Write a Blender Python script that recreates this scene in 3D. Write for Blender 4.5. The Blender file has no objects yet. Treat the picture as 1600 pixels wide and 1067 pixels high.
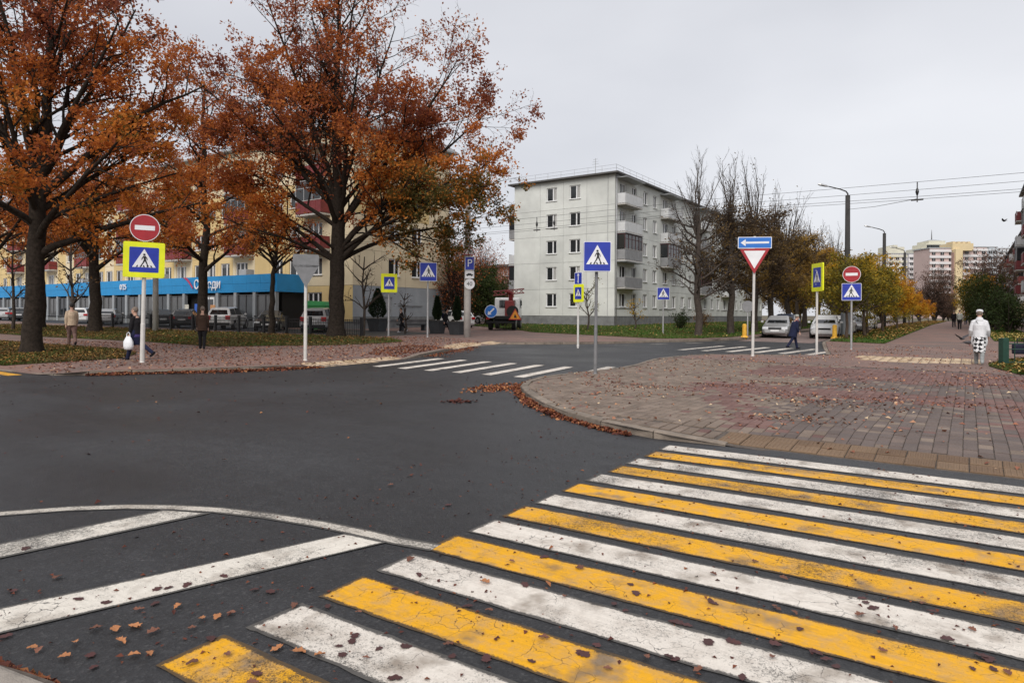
import bpy, bmesh, math, random
import numpy as np
from mathutils import Vector, Matrix
from mathutils.geometry import tessellate_polygon

# ------------------------------------------------------------------ camera, sky, sun, exposure
SC = bpy.context.scene
COL = SC.collection
R = math.radians
FPX, CAM_H, HOR = 1030.0, 1.72, 490.0
TH = math.atan(713 / 1030.0)
CT, ST = math.cos(TH), math.sin(TH)

cam_data = bpy.data.cameras.new("camera")
cam_data.sensor_width = 36.0
cam_data.lens = FPX / 1600 * 36.0
cam_data.shift_y = -(533.5 - HOR) / 1600
cam_data.clip_start = 0.05
cam_data.clip_end = 4000
cam = bpy.data.objects.new("camera", cam_data)
COL.objects.link(cam)
cam.matrix_world = Matrix.Translation((0, 0, CAM_H)) @ Matrix.Rotation(TH, 4, 'Z') @ Matrix.Rotation(R(90), 4, 'X') @ Matrix.Rotation(R(0.35), 4, 'Z')
SC.camera = cam

world = bpy.data.worlds.new("World")
SC.world = world
world.use_nodes = True
wn, wl = world.node_tree.nodes, world.node_tree.links
wn.clear()
w_out = wn.new("ShaderNodeOutputWorld")
w_bg = wn.new("ShaderNodeBackground")
w_bg.inputs["Strength"].default_value = 0.1
SUN_EL, SUN_ROT = R(43), R(163)
sky = wn.new("ShaderNodeTexSky")
sky.sky_type = 'NISHITA'
sky.sun_disc = False
sky.sun_elevation = SUN_EL
sky.sun_rotation = SUN_ROT
sky.dust_density = 3.0
w_tc = wn.new("ShaderNodeTexCoord")
w_map = wn.new("ShaderNodeMapping")
w_map.inputs["Scale"].default_value = (1.0, 1.0, 2.4)
w_noise = wn.new("ShaderNodeTexNoise")
w_noise.inputs["Scale"].default_value = 1.3
w_noise.inputs["Detail"].default_value = 5.0
w_noise.inputs["Roughness"].default_value = 0.45
w_ramp = wn.new("ShaderNodeValToRGB")                      # the unbroken cloud deck
w_ramp.color_ramp.elements[0].position = 0.3
w_ramp.color_ramp.elements[0].color = (3.35, 3.40, 3.64, 1)
w_ramp.color_ramp.elements[1].position = 0.72
w_ramp.color_ramp.elements[1].color = (4.75, 4.78, 4.95, 1)
w_mix = wn.new("ShaderNodeMix")
w_mix.data_type = 'RGBA'
w_mix.inputs[0].default_value = 0.93
wl.new(w_tc.outputs["Generated"], w_map.inputs["Vector"])
wl.new(w_map.outputs["Vector"], w_noise.inputs["Vector"])
wl.new(w_noise.outputs["Fac"], w_ramp.inputs["Fac"])
wl.new(sky.outputs["Color"], w_mix.inputs[6])
wl.new(w_ramp.outputs["Color"], w_mix.inputs[7])
wl.new(w_mix.outputs[2], w_bg.inputs["Color"])
wl.new(w_bg.outputs["Background"], w_out.inputs["Surface"])

sun_data = bpy.data.lights.new("sun", 'SUN')
sun_data.energy = 1.5
sun_data.angle = R(40)
sun_data.color = (1.0, 0.96, 0.91)
sun = bpy.data.objects.new("sun", sun_data)
COL.objects.link(sun)
sun_dir = Vector((math.sin(SUN_ROT) * math.cos(SUN_EL), math.cos(SUN_ROT) * math.cos(SUN_EL), math.sin(SUN_EL)))
sun.rotation_euler = sun_dir.to_track_quat('Z', 'Y').to_euler()
sun.location = (0, 0, 60)

SC.view_settings.view_transform = 'Standard'
SC.view_settings.look = 'None'
SC.view_settings.exposure = 0.92
SC.view_settings.gamma = 1.0
SC.view_settings.use_curve_mapping = False
SC.render.engine = 'CYCLES'
SC.cycles.use_denoising = True
try:
    SC.cycles.denoiser = 'OPENIMAGEDENOISE'
except Exception:
    pass
SC.cycles.max_bounces = 6
SC.cycles.transparent_max_bounces = 6
SC.cycles.sample_clamp_indirect = 4.0

# ------------------------------------------------------------------ helpers
rng = random.Random(7)
nrng = np.random.default_rng(7)


def depth_of(x, y):
    return -ST * x + CT * y


def terr(x, y):                                   # the ground climbs very gently away from the junction
    return 0.009 * min(max(depth_of(x, y) - 20, 0), 60)


def pd(px, d):                                    # photo column + distance -> ground position
    a = (px - 800) / FPX
    return (CT * a - ST) * d, (ST * a + CT) * d


def ray(px, py):
    c, s = math.cos(R(.35)), math.sin(R(.35))
    dx, dy = px - 800, py - HOR
    a, b = (c * dx + s * dy) / FPX, (-s * dx + c * dy) / FPX
    return CT * a - ST, ST * a + CT, -b


def gp(px, py, zo=0.12):                          # photo pixel -> position on the ground
    w = ray(px, py)
    lo, hi = 0.5, 1500
    for _ in range(50):
        m = (lo + hi) / 2
        if CAM_H + w[2] * m - 0.009 * min(max(m - 20, 0), 60) - zo > 0:
            lo = m
        else:
            hi = m
    return w[0] * lo, w[1] * lo


def face_cam(x, y, off=0.0):                      # yaw that turns a local -Y front towards the crossing's near corner
    return math.atan2(-x, y) + R(off)


def link(o, parent=None, loc=None, rot=None):
    COL.objects.link(o)
    if parent is not None:
        o.parent = parent
    if loc is not None:
        o.location = loc
    if rot is not None:
        o.rotation_euler = (0, 0, rot) if isinstance(rot, (int, float)) else rot
    return o


def tag(o, label=None, cat=None, group=None, kind=None):
    if label: o["label"] = label
    if cat: o["category"] = cat
    if group: o["group"] = group
    if kind: o["kind"] = kind
    return o


def empty(name, loc, rot=0.0, label=None, cat=None, group=None):
    o = bpy.data.objects.new(name, None)
    link(o, None, loc, rot)
    return tag(o, label, cat, group)


def inst(name, mesh, parent=None, loc=(0, 0, 0), rot=0.0, scale=None):
    o = bpy.data.objects.new(name, mesh)
    link(o, parent, loc, rot)
    if scale: o.scale = scale
    return o


def copy_tree(o, parent=None):
    c = o.copy()
    COL.objects.link(c)
    if parent is not None: c.parent = parent
    for ch in list(o.children):
        copy_tree(ch, c)
    return c


def clean_mesh_normals(me):
    bm = bmesh.new()
    bm.from_mesh(me)
    bmesh.ops.recalc_face_normals(bm, faces=bm.faces)
    bm.to_mesh(me)
    bm.free()


class MB:
    def __init__(s):
        s.v, s.f, s.m = [], [], []

    def add(s, vs, fs, m=0):
        k = len(s.v)
        s.v += [tuple(v) for v in vs]
        s.f += [tuple(i + k for i in f) for f in fs]
        s.m += [m] * len(fs)
        return s

    def box(s, c, d, m=0, rz=0.0, taper=1.0):
        hx, hy, hz = d[0] / 2, d[1] / 2, d[2] / 2
        cs, sn = math.cos(rz), math.sin(rz)
        vs = []
        for z in (-hz, hz):
            t = taper if z > 0 else 1.0
            for x, y in ((-hx, -hy), (hx, -hy), (hx, hy), (-hx, hy)):
                x, y = x * t, y * t
                vs.append((c[0] + x * cs - y * sn, c[1] + x * sn + y * cs, c[2] + z))
        return s.add(vs, [(3, 2, 1, 0), (4, 5, 6, 7), (0, 1, 5, 4), (1, 2, 6, 5), (2, 3, 7, 6), (3, 0, 4, 7)], m)

    def bbox(s, c, d, b=0.02, m=0):               # box with chamfered edges
        bm = bmesh.new()
        bmesh.ops.create_cube(bm, size=1)
        bmesh.ops.scale(bm, vec=d, verts=bm.verts)
        bmesh.ops.bevel(bm, geom=list(bm.edges), offset=b, segments=2, affect='EDGES', profile=0.6)
        bm.verts.index_update()
        s.add([(v.co.x + c[0], v.co.y + c[1], v.co.z + c[2]) for v in bm.verts], [[v.index for v in f.verts] for f in bm.faces], m)
        bm.free()
        return s

    def tube(s, pts, rad, n=8, m=0, cap=True):
        pts = [Vector(p) for p in pts]
        if not hasattr(rad, '__len__'): rad = [rad] * len(pts)
        vs, fs = [], []
        ref = Vector((0.13, 0.97, 0.21))
        for i, p in enumerate(pts):
            d = (pts[min(i + 1, len(pts) - 1)] - pts[max(i - 1, 0)])
            d = d.normalized() if d.length > 1e-9 else Vector((0, 0, 1))
            if abs(d.dot(ref)) > .95: ref = Vector((0.9, 0.1, 0.42))
            a = d.cross(ref).normalized()
            b = d.cross(a)
            for k in range(n):
                t = 2 * math.pi * k / n
                vs.append(p + (a * math.cos(t) + b * math.sin(t)) * rad[i])
        for i in range(len(pts) - 1):
            for k in range(n):
                k2 = (k + 1) % n
                fs.append((i * n + k, i * n + k2, (i + 1) * n + k2, (i + 1) * n + k))
        if cap:
            fs.append(tuple(range(n - 1, -1, -1)))
            fs.append(tuple(range((len(pts) - 1) * n, len(pts) * n)))
        return s.add(vs, fs, m)

    def prism(s, pts, y0, y1, m=0):               # 2D outline in x,z extruded along y
        n = len(pts)
        vs = [(p[0], y0, p[1]) for p in pts] + [(p[0], y1, p[1]) for p in pts]
        fs = [tuple(range(n)), tuple(range(2 * n - 1, n - 1, -1))]
        fs += [(i, i + n, (i + 1) % n + n, (i + 1) % n) for i in range(n)]
        return s.add(vs, fs, m)

    def slab(s, pts, z0, z1, m=0):                # 2D outline in x,y extruded along z
        n = len(pts)
        vs = [(p[0], p[1], z0) for p in pts] + [(p[0], p[1], z1) for p in pts]
        fs = [tuple(range(n - 1, -1, -1)), tuple(range(n, 2 * n))]
        fs += [(i, (i + 1) % n, (i + 1) % n + n, i + n) for i in range(n)]
        return s.add(vs, fs, m)

    def ball(s, c, r, m=0, n=10, k=6):
        if not hasattr(r, '__len__'): r = (r, r, r)
        vs = [(c[0], c[1], c[2] - r[2])]
        for i in range(1, k):
            t = -math.pi / 2 + math.pi * i / k
            for j in range(n):
                a = 2 * math.pi * j / n
                vs.append((c[0] + r[0] * math.cos(t) * math.cos(a), c[1] + r[1] * math.cos(t) * math.sin(a), c[2] + r[2] * math.sin(t)))
        vs.append((c[0], c[1], c[2] + r[2]))
        fs = [(0, 1 + (j + 1) % n, 1 + j) for j in range(n)]
        for i in range(k - 2):
            for j in range(n):
                a, b = 1 + i * n, 1 + (i + 1) * n
                fs.append((a + j, a + (j + 1) % n, b + (j + 1) % n, b + j))
        L = len(vs) - 1
        a = 1 + (k - 2) * n
        fs += [(a + j, a + (j + 1) % n, L) for j in range(n)]
        return s.add(vs, fs, m)

    def loft(s, rings, m=0, cap=True):            # rings of equal point counts
        n = len(rings[0])
        vs = [p for r in rings for p in r]
        fs = []
        for i in range(len(rings) - 1):
            for k in range(n):
                k2 = (k + 1) % n
                fs.append((i * n + k, i * n + k2, (i + 1) * n + k2, (i + 1) * n + k))
        if cap:
            fs.append(tuple(range(n - 1, -1, -1)))
            fs.append(tuple(range((len(rings) - 1) * n, len(rings) * n)))
        return s.add(vs, fs, m)

    def mesh(s, name, mats, smooth=False, fix=True):
        me = bpy.data.meshes.new(name)
        me.from_pydata(s.v, [], s.f)
        for mt in (mats if isinstance(mats, (list, tuple)) else [mats]):
            me.materials.append(mt)
        me.polygons.foreach_set("material_index", s.m)
        if smooth: me.polygons.foreach_set("use_smooth", [True] * len(s.f))
        if fix: clean_mesh_normals(me)
        me.update()
        return me

    def build(s, name, mats, parent=None, loc=(0, 0, 0), rot=0.0, smooth=False, fix=True):
        return inst(name, s.mesh(name, mats, smooth, fix), parent, loc, rot)


def np_mesh(name, verts, faces, mats, attrs=None, fmat=None, smooth=False):
    verts = np.asarray(verts, np.float32)
    faces = np.asarray(faces, np.int32)
    me = bpy.data.meshes.new(name)
    k = faces.shape[1]
    me.vertices.add(len(verts))
    me.vertices.foreach_set("co", verts.ravel())
    me.loops.add(faces.size)
    me.loops.foreach_set("vertex_index", faces.ravel())
    me.polygons.add(len(faces))
    me.polygons.foreach_set("loop_start", np.arange(0, faces.size, k, dtype=np.int32))
    for mt in (mats if isinstance(mats, (list, tuple)) else [mats]):
        me.materials.append(mt)
    if fmat is not None: me.polygons.foreach_set("material_index", np.asarray(fmat, np.int32))
    if smooth: me.polygons.foreach_set("use_smooth", np.ones(len(faces), bool))
    for an, av in (attrs or {}).items():
        at = me.attributes.new(an, 'FLOAT', 'POINT')
        at.data.foreach_set("value", np.asarray(av, np.float32))
    me.update(calc_edges=True)
    me.validate()
    return me


# ------------------------------------------------------------------ materials
def _nt(name):
    m = bpy.data.materials.new(name)
    m.use_nodes = True
    n, l = m.node_tree.nodes, m.node_tree.links
    return m, n, l, n["Principled BSDF"]


def mixrgb(n, l, fac, a, b, mode='MIX'):
    x = n.new("ShaderNodeMix")
    x.data_type = 'RGBA'
    x.blend_type = mode
    for sock, val in ((x.inputs[0], fac), (x.inputs[6], a), (x.inputs[7], b)):
        if hasattr(val, 'is_linked') or hasattr(val, 'links'):
            l.new(val, sock)
        elif isinstance(val, (int, float)):
            sock.default_value = val
        else:
            sock.default_value = (*val[:3], 1)
    return x.outputs[2]


def noise(n, l, vec, scale, detail=4, rough=0.55):
    x = n.new("ShaderNodeTexNoise")
    x.inputs["Scale"].default_value = scale
    x.inputs["Detail"].default_value = detail
    x.inputs["Roughness"].default_value = rough
    if vec is not None: l.new(vec, x.inputs["Vector"])
    return x.outputs["Fac"]


def ramp(n, l, fac, stops):
    x = n.new("ShaderNodeValToRGB")
    e = x.color_ramp.elements
    while len(e) < len(stops): e.new(0.5)
    for i, (p, c) in enumerate(stops):
        e[i].position = p
        e[i].color = (c, c, c, 1) if isinstance(c, (int, float)) else (*c[:3], 1)
    l.new(fac, x.inputs["Fac"])
    return x.outputs["Color"]


def math_n(n, l, op, a, b=0.0):
    x = n.new("ShaderNodeMath")
    x.operation = op
    for sock, val in ((x.inputs[0], a), (x.inputs[1], b)):
        if isinstance(val, (int, float)): sock.default_value = val
        else: l.new(val, sock)
    return x.outputs[0]


def obj_vec(n, l, world_space=False):
    if world_space:
        return n.new("ShaderNodeNewGeometry").outputs["Position"]
    return n.new("ShaderNodeTexCoord").outputs["Object"]


def bump(n, l, bsdf, h, strength=0.3, dist=0.02):
    b = n.new("ShaderNodeBump")
    b.inputs["Strength"].default_value = strength
    b.inputs["Distance"].default_value = dist
    l.new(h, b.inputs["Height"])
    l.new(b.outputs["Normal"], bsdf.inputs["Normal"])


def pm(name, col, rough=0.6, var=0.25, scale=6.0, metal=0.0, bmp=0.0, bscale=60.0, spec=0.5, ws=False, obj_var=0.0):
    """plain material with uneven tone and a fine relief"""
    m, n, l, b = _nt(name)
    v = obj_vec(n, l, ws)
    f = noise(n, l, v, scale, 6, 0.6)
    lo = [c * (1 - var) for c in col]
    hi = [min(1, c * (1 + var)) for c in col]
    c = ramp(n, l, f, [(0.3, lo), (0.7, hi)])
    if obj_var:
        oi = n.new("ShaderNodeObjectInfo").outputs["Random"]
        k = ramp(n, l, oi, [(0, 1 - obj_var), (1, 1 + 0 * obj_var)])
        c = mixrgb(n, l, 1.0, c, k, 'MULTIPLY')
    l.new(c, b.inputs["Base Color"])
    b.inputs["Roughness"].default_value = rough
    b.inputs["Metallic"].default_value = metal
    b.inputs["Specular IOR Level"].default_value = spec
    if bmp:
        bump(n, l, b, noise(n, l, v, bscale, 5, 0.65), bmp, 0.02)
    return m


def leafmat(name, stops, trans=0.25, rough=0.75):
    """leaf colour from the per-leaf attribute 'tone', a little light passing through"""
    m, n, l, b = _nt(name)
    at = n.new("ShaderNodeAttribute")
    at.attribute_name = "tone"
    c = ramp(n, l, at.outputs["Fac"], stops)
    l.new(c, b.inputs["Base Color"])
    b.inputs["Roughness"].default_value = rough
    b.inputs["Specular IOR Level"].default_value = 0.25
    if trans:
        t = n.new("ShaderNodeBsdfTranslucent")
        l.new(c, t.inputs["Color"])
        mx = n.new("ShaderNodeMixShader")
        mx.inputs[0].default_value = trans
        l.new(b.outputs[0], mx.inputs[1])
        l.new(t.outputs[0], mx.inputs[2])
        l.new(mx.outputs[0], n["Material Output"].inputs["Surface"])
    return m


M = {}
# asphalt: aggregate speckle, worn lanes, faint damp patches
m, n, l, b = _nt("asphalt")
v = obj_vec(n, l, True)
agg = n.new("ShaderNodeTexVoronoi")
agg.inputs["Scale"].default_value = 70
l.new(v, agg.inputs["Vector"])
fine = noise(n, l, v, 260, 3, 0.7)
mid = noise(n, l, v, 5.0, 6, 0.65)
big = noise(n, l, v, 0.35, 4, 0.5)
c = ramp(n, l, agg.outputs["Color"], [(0.05, (.010, .010, .011)), (0.7, (.034, .034, .036)), (0.93, (.085, .083, .080)), (1, (.18, .175, .165))])
c = mixrgb(n, l, 0.45, c, ramp(n, l, fine, [(0.35, (.012, .012, .0135)), (0.7, (.062, .061, .062))]))
mp = n.new("ShaderNodeMapping")
mp.inputs["Rotation"].default_value = (0, 0, R(-12))
mp.inputs["Scale"].default_value = (0.14, 1.5, 1)
l.new(v, mp.inputs["Vector"])
streak = noise(n, l, mp.outputs["Vector"], 1.1, 4, 0.55)
c = mixrgb(n, l, 1.0, c, ramp(n, l, streak, [(0.32, .86), (0.5, 1.0), (0.7, 1.14)]), 'MULTIPLY')
c = mixrgb(n, l, 1.0, c, ramp(n, l, big, [(0.28, .68), (0.5, 1.0), (0.7, 1.42)]), 'MULTIPLY')
c = mixrgb(n, l, 1.0, c, ramp(n, l, mid, [(0.3, .78), (0.7, 1.2)]), 'MULTIPLY')
c = mixrgb(n, l, 1.0, c, (.74, .75, .78), 'MULTIPLY')
l.new(c, b.inputs["Base Color"])
l.new(ramp(n, l, big, [(0.35, .44), (0.65, .64)]), b.inputs["Roughness"])
b.inputs["Specular IOR Level"].default_value = 0.45
bump(n, l, b, math_n(n, l, 'ADD', agg.outputs["Distance"], fine), 0.55, 0.006)
M['asphalt'] = m


def paint(name, col, wear, dirt):
    """thick road paint: thin places, cracks and scuffs; asphalt shows where it is gone"""
    m, n, l, b = _nt(name)
    v = obj_vec(n, l, True)
    at = n.new("ShaderNodeAttribute")
    at.attribute_name = "edge"
    fine = noise(n, l, v, 130, 3, 0.75)
    fine2 = noise(n, l, v, 42, 4, 0.7)
    big = noise(n, l, v, 1.7, 4, 0.6)
    oi = n.new("ShaderNodeObjectInfo").outputs["Random"]
    # cracks
    dist = n.new("ShaderNodeTexNoise")
    dist.inputs["Scale"].default_value = 9
    dist.inputs["Detail"].default_value = 4
    l.new(v, dist.inputs["Vector"])
    dv = mixrgb(n, l, 0.11, v, dist.outputs["Color"])
    vor = n.new("ShaderNodeTexVoronoi")
    vor.feature = 'DISTANCE_TO_EDGE'
    vor.inputs["Scale"].default_value = 7.5
    l.new(dv, vor.inputs["Vector"])
    crack = ramp(n, l, vor.outputs["Distance"], [(0.0, 1.0), (0.006, 1.0), (0.016, 0.0)])
    ck = ramp(n, l, noise(n, l, v, 2.3, 3, .5), [(0.50, 0.0), (0.58, 1.0)])
    crack = math_n(n, l, 'MULTIPLY', crack, ck)
    # wear
    w = math_n(n, l, 'ADD', math_n(n, l, 'MULTIPLY', fine, .55), math_n(n, l, 'MULTIPLY', fine2, .45))
    w = math_n(n, l, 'ADD', w, math_n(n, l, 'MULTIPLY', math_n(n, l, 'SUBTRACT', big, .5), .44))
    w = math_n(n, l, 'ADD', w, math_n(n, l, 'MULTIPLY', math_n(n, l, 'SUBTRACT', oi, .5), .10))
    edge = math_n(n, l, 'MULTIPLY', math_n(n, l, 'SUBTRACT', 1.0, at.outputs["Fac"]), .42)
    w = math_n(n, l, 'ADD', w, edge)
    gone = ramp(n, l, w, [(wear - .06, 0.0), (wear + .075, .9)])
    gone = math_n(n, l, 'MAXIMUM', math_n(n, l, 'MULTIPLY', gone, 1.0), math_n(n, l, 'MULTIPLY', crack, .8))
    body = ramp(n, l, fine2, [(0.3, [x * .84 for x in col]), (0.7, col)])
    # lengthwise brush marks, dull scuffed patches
    mp = n.new("ShaderNodeMapping")
    mp.inputs["Scale"].default_value = (1.2, 26, 1)
    l.new(v, mp.inputs["Vector"])
    br = noise(n, l, mp.outputs["Vector"], 1.6, 4, .6)
    body = mixrgb(n, l, 1.0, body, ramp(n, l, br, [(0.3, .86), (0.65, 1.0)]), 'MULTIPLY')
    sc = ramp(n, l, noise(n, l, v, 2.9, 4, .55), [(0.54, 0.0), (0.70, dirt)])
    body = mixrgb(n, l, sc, body, (.16, .12, .085))
    gr = ramp(n, l, noise(n, l, v, 7.5, 6, .7), [(0.45, 0.0), (0.8, dirt * .8)])
    body = mixrgb(n, l, gr, body, (.30, .245, .20))
    c = mixrgb(n, l, gone, body, (.026, .0255, .026))
    l.new(c, b.inputs["Base Color"])
    b.inputs["Roughness"].default_value = 0.72
    b.inputs["Specular IOR Level"].default_value = 0.3
    h = math_n(n, l, 'SUBTRACT', math_n(n, l, 'MULTIPLY', fine, .35), gone)
    bump(n, l, b, h, 0.35, 0.006)
    return m


M['paint_white'] = paint("worn_white_paint", (.76, .70, .625), .575, .75)
M['paint_yellow'] = paint("worn_yellow_paint", (.80, .395, .012), .605, .9)
M['paint_speck'] = paint("speckled_white_paint", (.76, .71, .63), .54, .5)
M['paint_thin'] = paint("thin_white_paint", (.62, .57, .50), .50, .6)

# paving colours
def paver_mat(name, stops, bscale=90):
    m, n, l, b = _nt(name)
    v = obj_vec(n, l, True)
    at = n.new("ShaderNodeAttribute")
    at.attribute_name = "tone"
    oi = n.new("ShaderNodeObjectInfo").outputs["Random"]
    f = math_n(n, l, 'FRACT', math_n(n, l, 'ADD', at.outputs["Fac"], oi))
    c = ramp(n, l, f, stops)
    c = mixrgb(n, l, 1.0, c, ramp(n, l, noise(n, l, v, 55, 5, .7), [(0.25, .68), (0.75, 1.22)]), 'MULTIPLY')
    c = mixrgb(n, l, 1.0, c, ramp(n, l, noise(n, l, v, 1.1, 5, .6), [(0.3, .78), (0.7, 1.12)]), 'MULTIPLY')
    l.new(c, b.inputs["Base Color"])
    b.inputs["Roughness"].default_value = .85
    bump(n, l, b, noise(n, l, v, bscale, 4, .7), .35, .008)
    return m


M['paver_grey'] = paver_mat("grey_paver", [(0, (.105, .078, .068)), (.4, (.135, .100, .086)), (.75, (.115, .090, .082)), (1, (.165, .122, .102))])
M['paver_tan'] = paver_mat("tan_paver", [(0, (.150, .112, .086)), (.5, (.190, .142, .110)), (1, (.225, .172, .136))])
M['paver_red'] = paver_mat("red_paver", [(0, (.130, .064, .054)), (.5, (.155, .082, .070)), (1, (.185, .105, .090))])
M['tile_tan'] = paver_mat("tactile_tile", [(0, (.135, .080, .045)), (.5, (.165, .103, .060)), (1, (.20, .13, .078))])
M['tile_pale'] = paver_mat("pale_tactile_tile", [(0, (.46, .33, .20)), (.5, (.55, .41, .27)), (1, (.62, .48, .33))])
M['joint'] = pm("sandy_joint", (.085, .068, .056), .95, .4, 14, bmp=.4, ws=True)
M['path_paving'] = pm("far_paving", (.185, .135, .122), .9, .3, 2.2, bmp=.3, bscale=30, ws=True)
# far paving: reddish brick texture with joints too fine to build
m, n, l, b = _nt("reddish_paving")
v = obj_vec(n, l, True)
bt = n.new("ShaderNodeTexBrick")
bt.inputs["Scale"].default_value = 1.0
bt.inputs["Brick Width"].default_value = .2
bt.inputs["Row Height"].default_value = .1
bt.inputs["Mortar Size"].default_value = .006
bt.inputs["Color1"].default_value = (.165, .110, .092, 1)
bt.inputs["Color2"].default_value = (.20, .135, .11, 1)
bt.inputs["Mortar"].default_value = (.10, .08, .07, 1)
l.new(v, bt.inputs["Vector"])
c = mixrgb(n, l, 1.0, bt.outputs["Color"], ramp(n, l, noise(n, l, v, .45, 5, .6), [(0.3, (.72, .78, .82)), (0.68, (1.22, 1.02, .98))]), 'MULTIPLY')
c = mixrgb(n, l, 1.0, c, ramp(n, l, noise(n, l, v, 12, 4, .6), [(0.3, .82), (0.7, 1.15)]), 'MULTIPLY')
l.new(c, b.inputs["Base Color"])
b.inputs["Roughness"].default_value = .88
M['paving_far'] = m

M['kerb'] = pm("kerb_concrete", (.215, .175, .14), .9, .28, 5, bmp=.5, bscale=70, ws=True, obj_var=.22)
M['kerb_near'] = pm("pale_kerb_concrete", (.30, .265, .23), .9, .25, 9, bmp=.5, bscale=110, ws=True)
M['concrete'] = pm("concrete", (.42, .40, .375), .85, .15, 3, bmp=.3)
M['soil'] = pm("soil", (.10, .082, .048), .95, .45, 2.5, bmp=.6, bscale=14, ws=True)
m, n, l, b = _nt("turf")
v = obj_vec(n, l, True)
c = ramp(n, l, noise(n, l, v, 1.3, 6, .65), [(0.28, (.115, .085, .035)), (0.5, (.085, .085, .022)), (0.72, (.052, .075, .016))])
c = mixrgb(n, l, 1.0, c, ramp(n, l, noise(n, l, v, 24, 4, .7), [(0.3, .6), (0.7, 1.3)]), 'MULTIPLY')
l.new(c, b.inputs["Base Color"])
b.inputs["Roughness"].default_value = .95
b.inputs["Specular IOR Level"].default_value = .15
bump(n, l, b, noise(n, l, v, 30, 4, .7), .8, .05)
M['turf'] = m
M['grass'] = leafmat("grass_blades", [(0, (.10, .082, .030)), (.45, (.072, .090, .020)), (1, (.048, .105, .014))], .15)
M['litter_road'] = leafmat("fallen_oak_leaves", [(0, (.070, .022, .017)), (.35, (.135, .040, .022)), (.7, (.27, .095, .038)), (1, (.42, .20, .085))], 0)
M['litter_path'] = leafmat("fallen_leaves_on_paving", [(0, (.12, .045, .035)), (.5, (.30, .12, .07)), (.8, (.42, .24, .14)), (1, (.55, .42, .28))], 0)
M['litter_lawn'] = leafmat("fallen_leaves_on_lawn", [(0, (.10, .040, .016)), (.4, (.20, .095, .024)), (.75, (.31, .18, .045)), (1, (.40, .30, .10))], 0)
M['leaf_dark'] = pm("wet_maroon_leaf", (.075, .024, .022), .6, .4, 30, obj_var=.3)
M['leaf_tan'] = pm("dry_orange_leaf", (.46, .19, .075), .7, .3, 30, obj_var=.3)
M['leaf_brown'] = pm("brown_leaf", (.19, .075, .045), .7, .35, 30, obj_var=.4)
# bark
M['bark'] = pm("dark_oak_bark", (.030, .023, .018), .95, .5, 9, bmp=1.0, bscale=22, spec=.15)
M['bark_linden'] = pm("linden_bark", (.062, .050, .042), .95, .4, 7, bmp=.8, bscale=20, spec=.15)
M['bark_twig'] = pm("young_bark", (.075, .055, .042), .95, .4, 7, bmp=.6, bscale=20, spec=.15)
# metals, glass, plastics
M['steel'] = pm("galvanised_steel", (.42, .42, .42), .45, .15, 8, metal=.6)
M['pole_grey'] = pm("grey_pole", (.17, .17, .175), .5, .2, 6)
M['pole_white'] = pm("white_pole", (.56, .54, .51), .5, .12, 4)
M['sign_back'] = pm("sign_back_aluminium", (.20, .20, .205), .55, .15, 5, metal=.2)
M['black_iron'] = pm("black_iron", (.012, .012, .013), .5, .3, 8)
M['green_iron'] = pm("green_iron", (.010, .045, .030), .45, .3, 8)
M['s_blue'] = pm("sign_blue", (.014, .034, .33), .4, .16, 2.2)
M['s_blue2'] = pm("sign_light_blue", (.02, .15, .52), .35, .06, 3)
M['s_white'] = pm("sign_white", (.72, .72, .735), .4, .10, 2.2)
M['s_red'] = pm("sign_red", (.33, .014, .022), .4, .16, 2.2)
M['s_yellow'] = pm("sign_fluorescent_yellow", (.74, .77, .012), .4, .12, 2.2)
M['s_black'] = pm("sign_black", (.008, .008, .010), .45, .1, 3)
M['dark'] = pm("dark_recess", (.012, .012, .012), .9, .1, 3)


def glassmat(name, col, rough=.06, spec=.5):
    m, n, l, b = _nt(name)
    b.inputs["Base Color"].default_value = (*col, 1)
    b.inputs["Roughness"].default_value = rough
    b.inputs["Specular IOR Level"].default_value = spec
    bump(n, l, b, noise(n, l, obj_vec(n, l), 1.6, 2, .4), .06, .05)
    return m


M['glass'] = glassmat("window_glass", (.022, .024, .026))
M['glass_mid'] = glassmat("window_glass_with_blinds", (.10, .10, .10), .12)
M['glass_shop'] = glassmat("shop_glass", (.05, .055, .06), .08)
M['car_glass'] = glassmat("car_glass", (.012, .014, .016), .03, .7)
M['curtain'] = pm("pale_curtain", (.36, .355, .34), .9, .2, 9)
M['frame_white'] = pm("white_window_frame", (.72, .72, .72), .5, .06, 3)
M['rubber'] = pm("tyre_rubber", (.012, .012, .012), .85, .3, 20)
M['rim'] = pm("alloy_rim", (.38, .38, .39), .35, .1, 6, metal=.7)
M['lamp_red'] = pm("tail_lamp", (.35, .010, .012), .15, .15, 8)
M['lamp_clear'] = pm("head_lamp", (.62, .64, .66), .1, .1, 8)
M['plate'] = pm("number_plate", (.62, .62, .62), .5, .2, 30)
M['wire'] = pm("wire", (.06, .06, .062), .6, .2, 5)
# ------------------------------------------------------------------ the ground: road, pavements, kerbs, lawns
def inpoly(x, y, P):
    c = False
    j = len(P) - 1
    for i in range(len(P)):
        if (P[i][1] > y) != (P[j][1] > y) and x < (P[j][0] - P[i][0]) * (y - P[i][1]) / (P[j][1] - P[i][1]) + P[i][0]:
            c = not c
        j = i
    return c


def seg_dist(x, y, a, b):
    dx, dy = b[0] - a[0], b[1] - a[1]
    t = max(0, min(1, ((x - a[0]) * dx + (y - a[1]) * dy) / (dx * dx + dy * dy)))
    return math.hypot(x - a[0] - t * dx, y - a[1] - t * dy)


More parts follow.
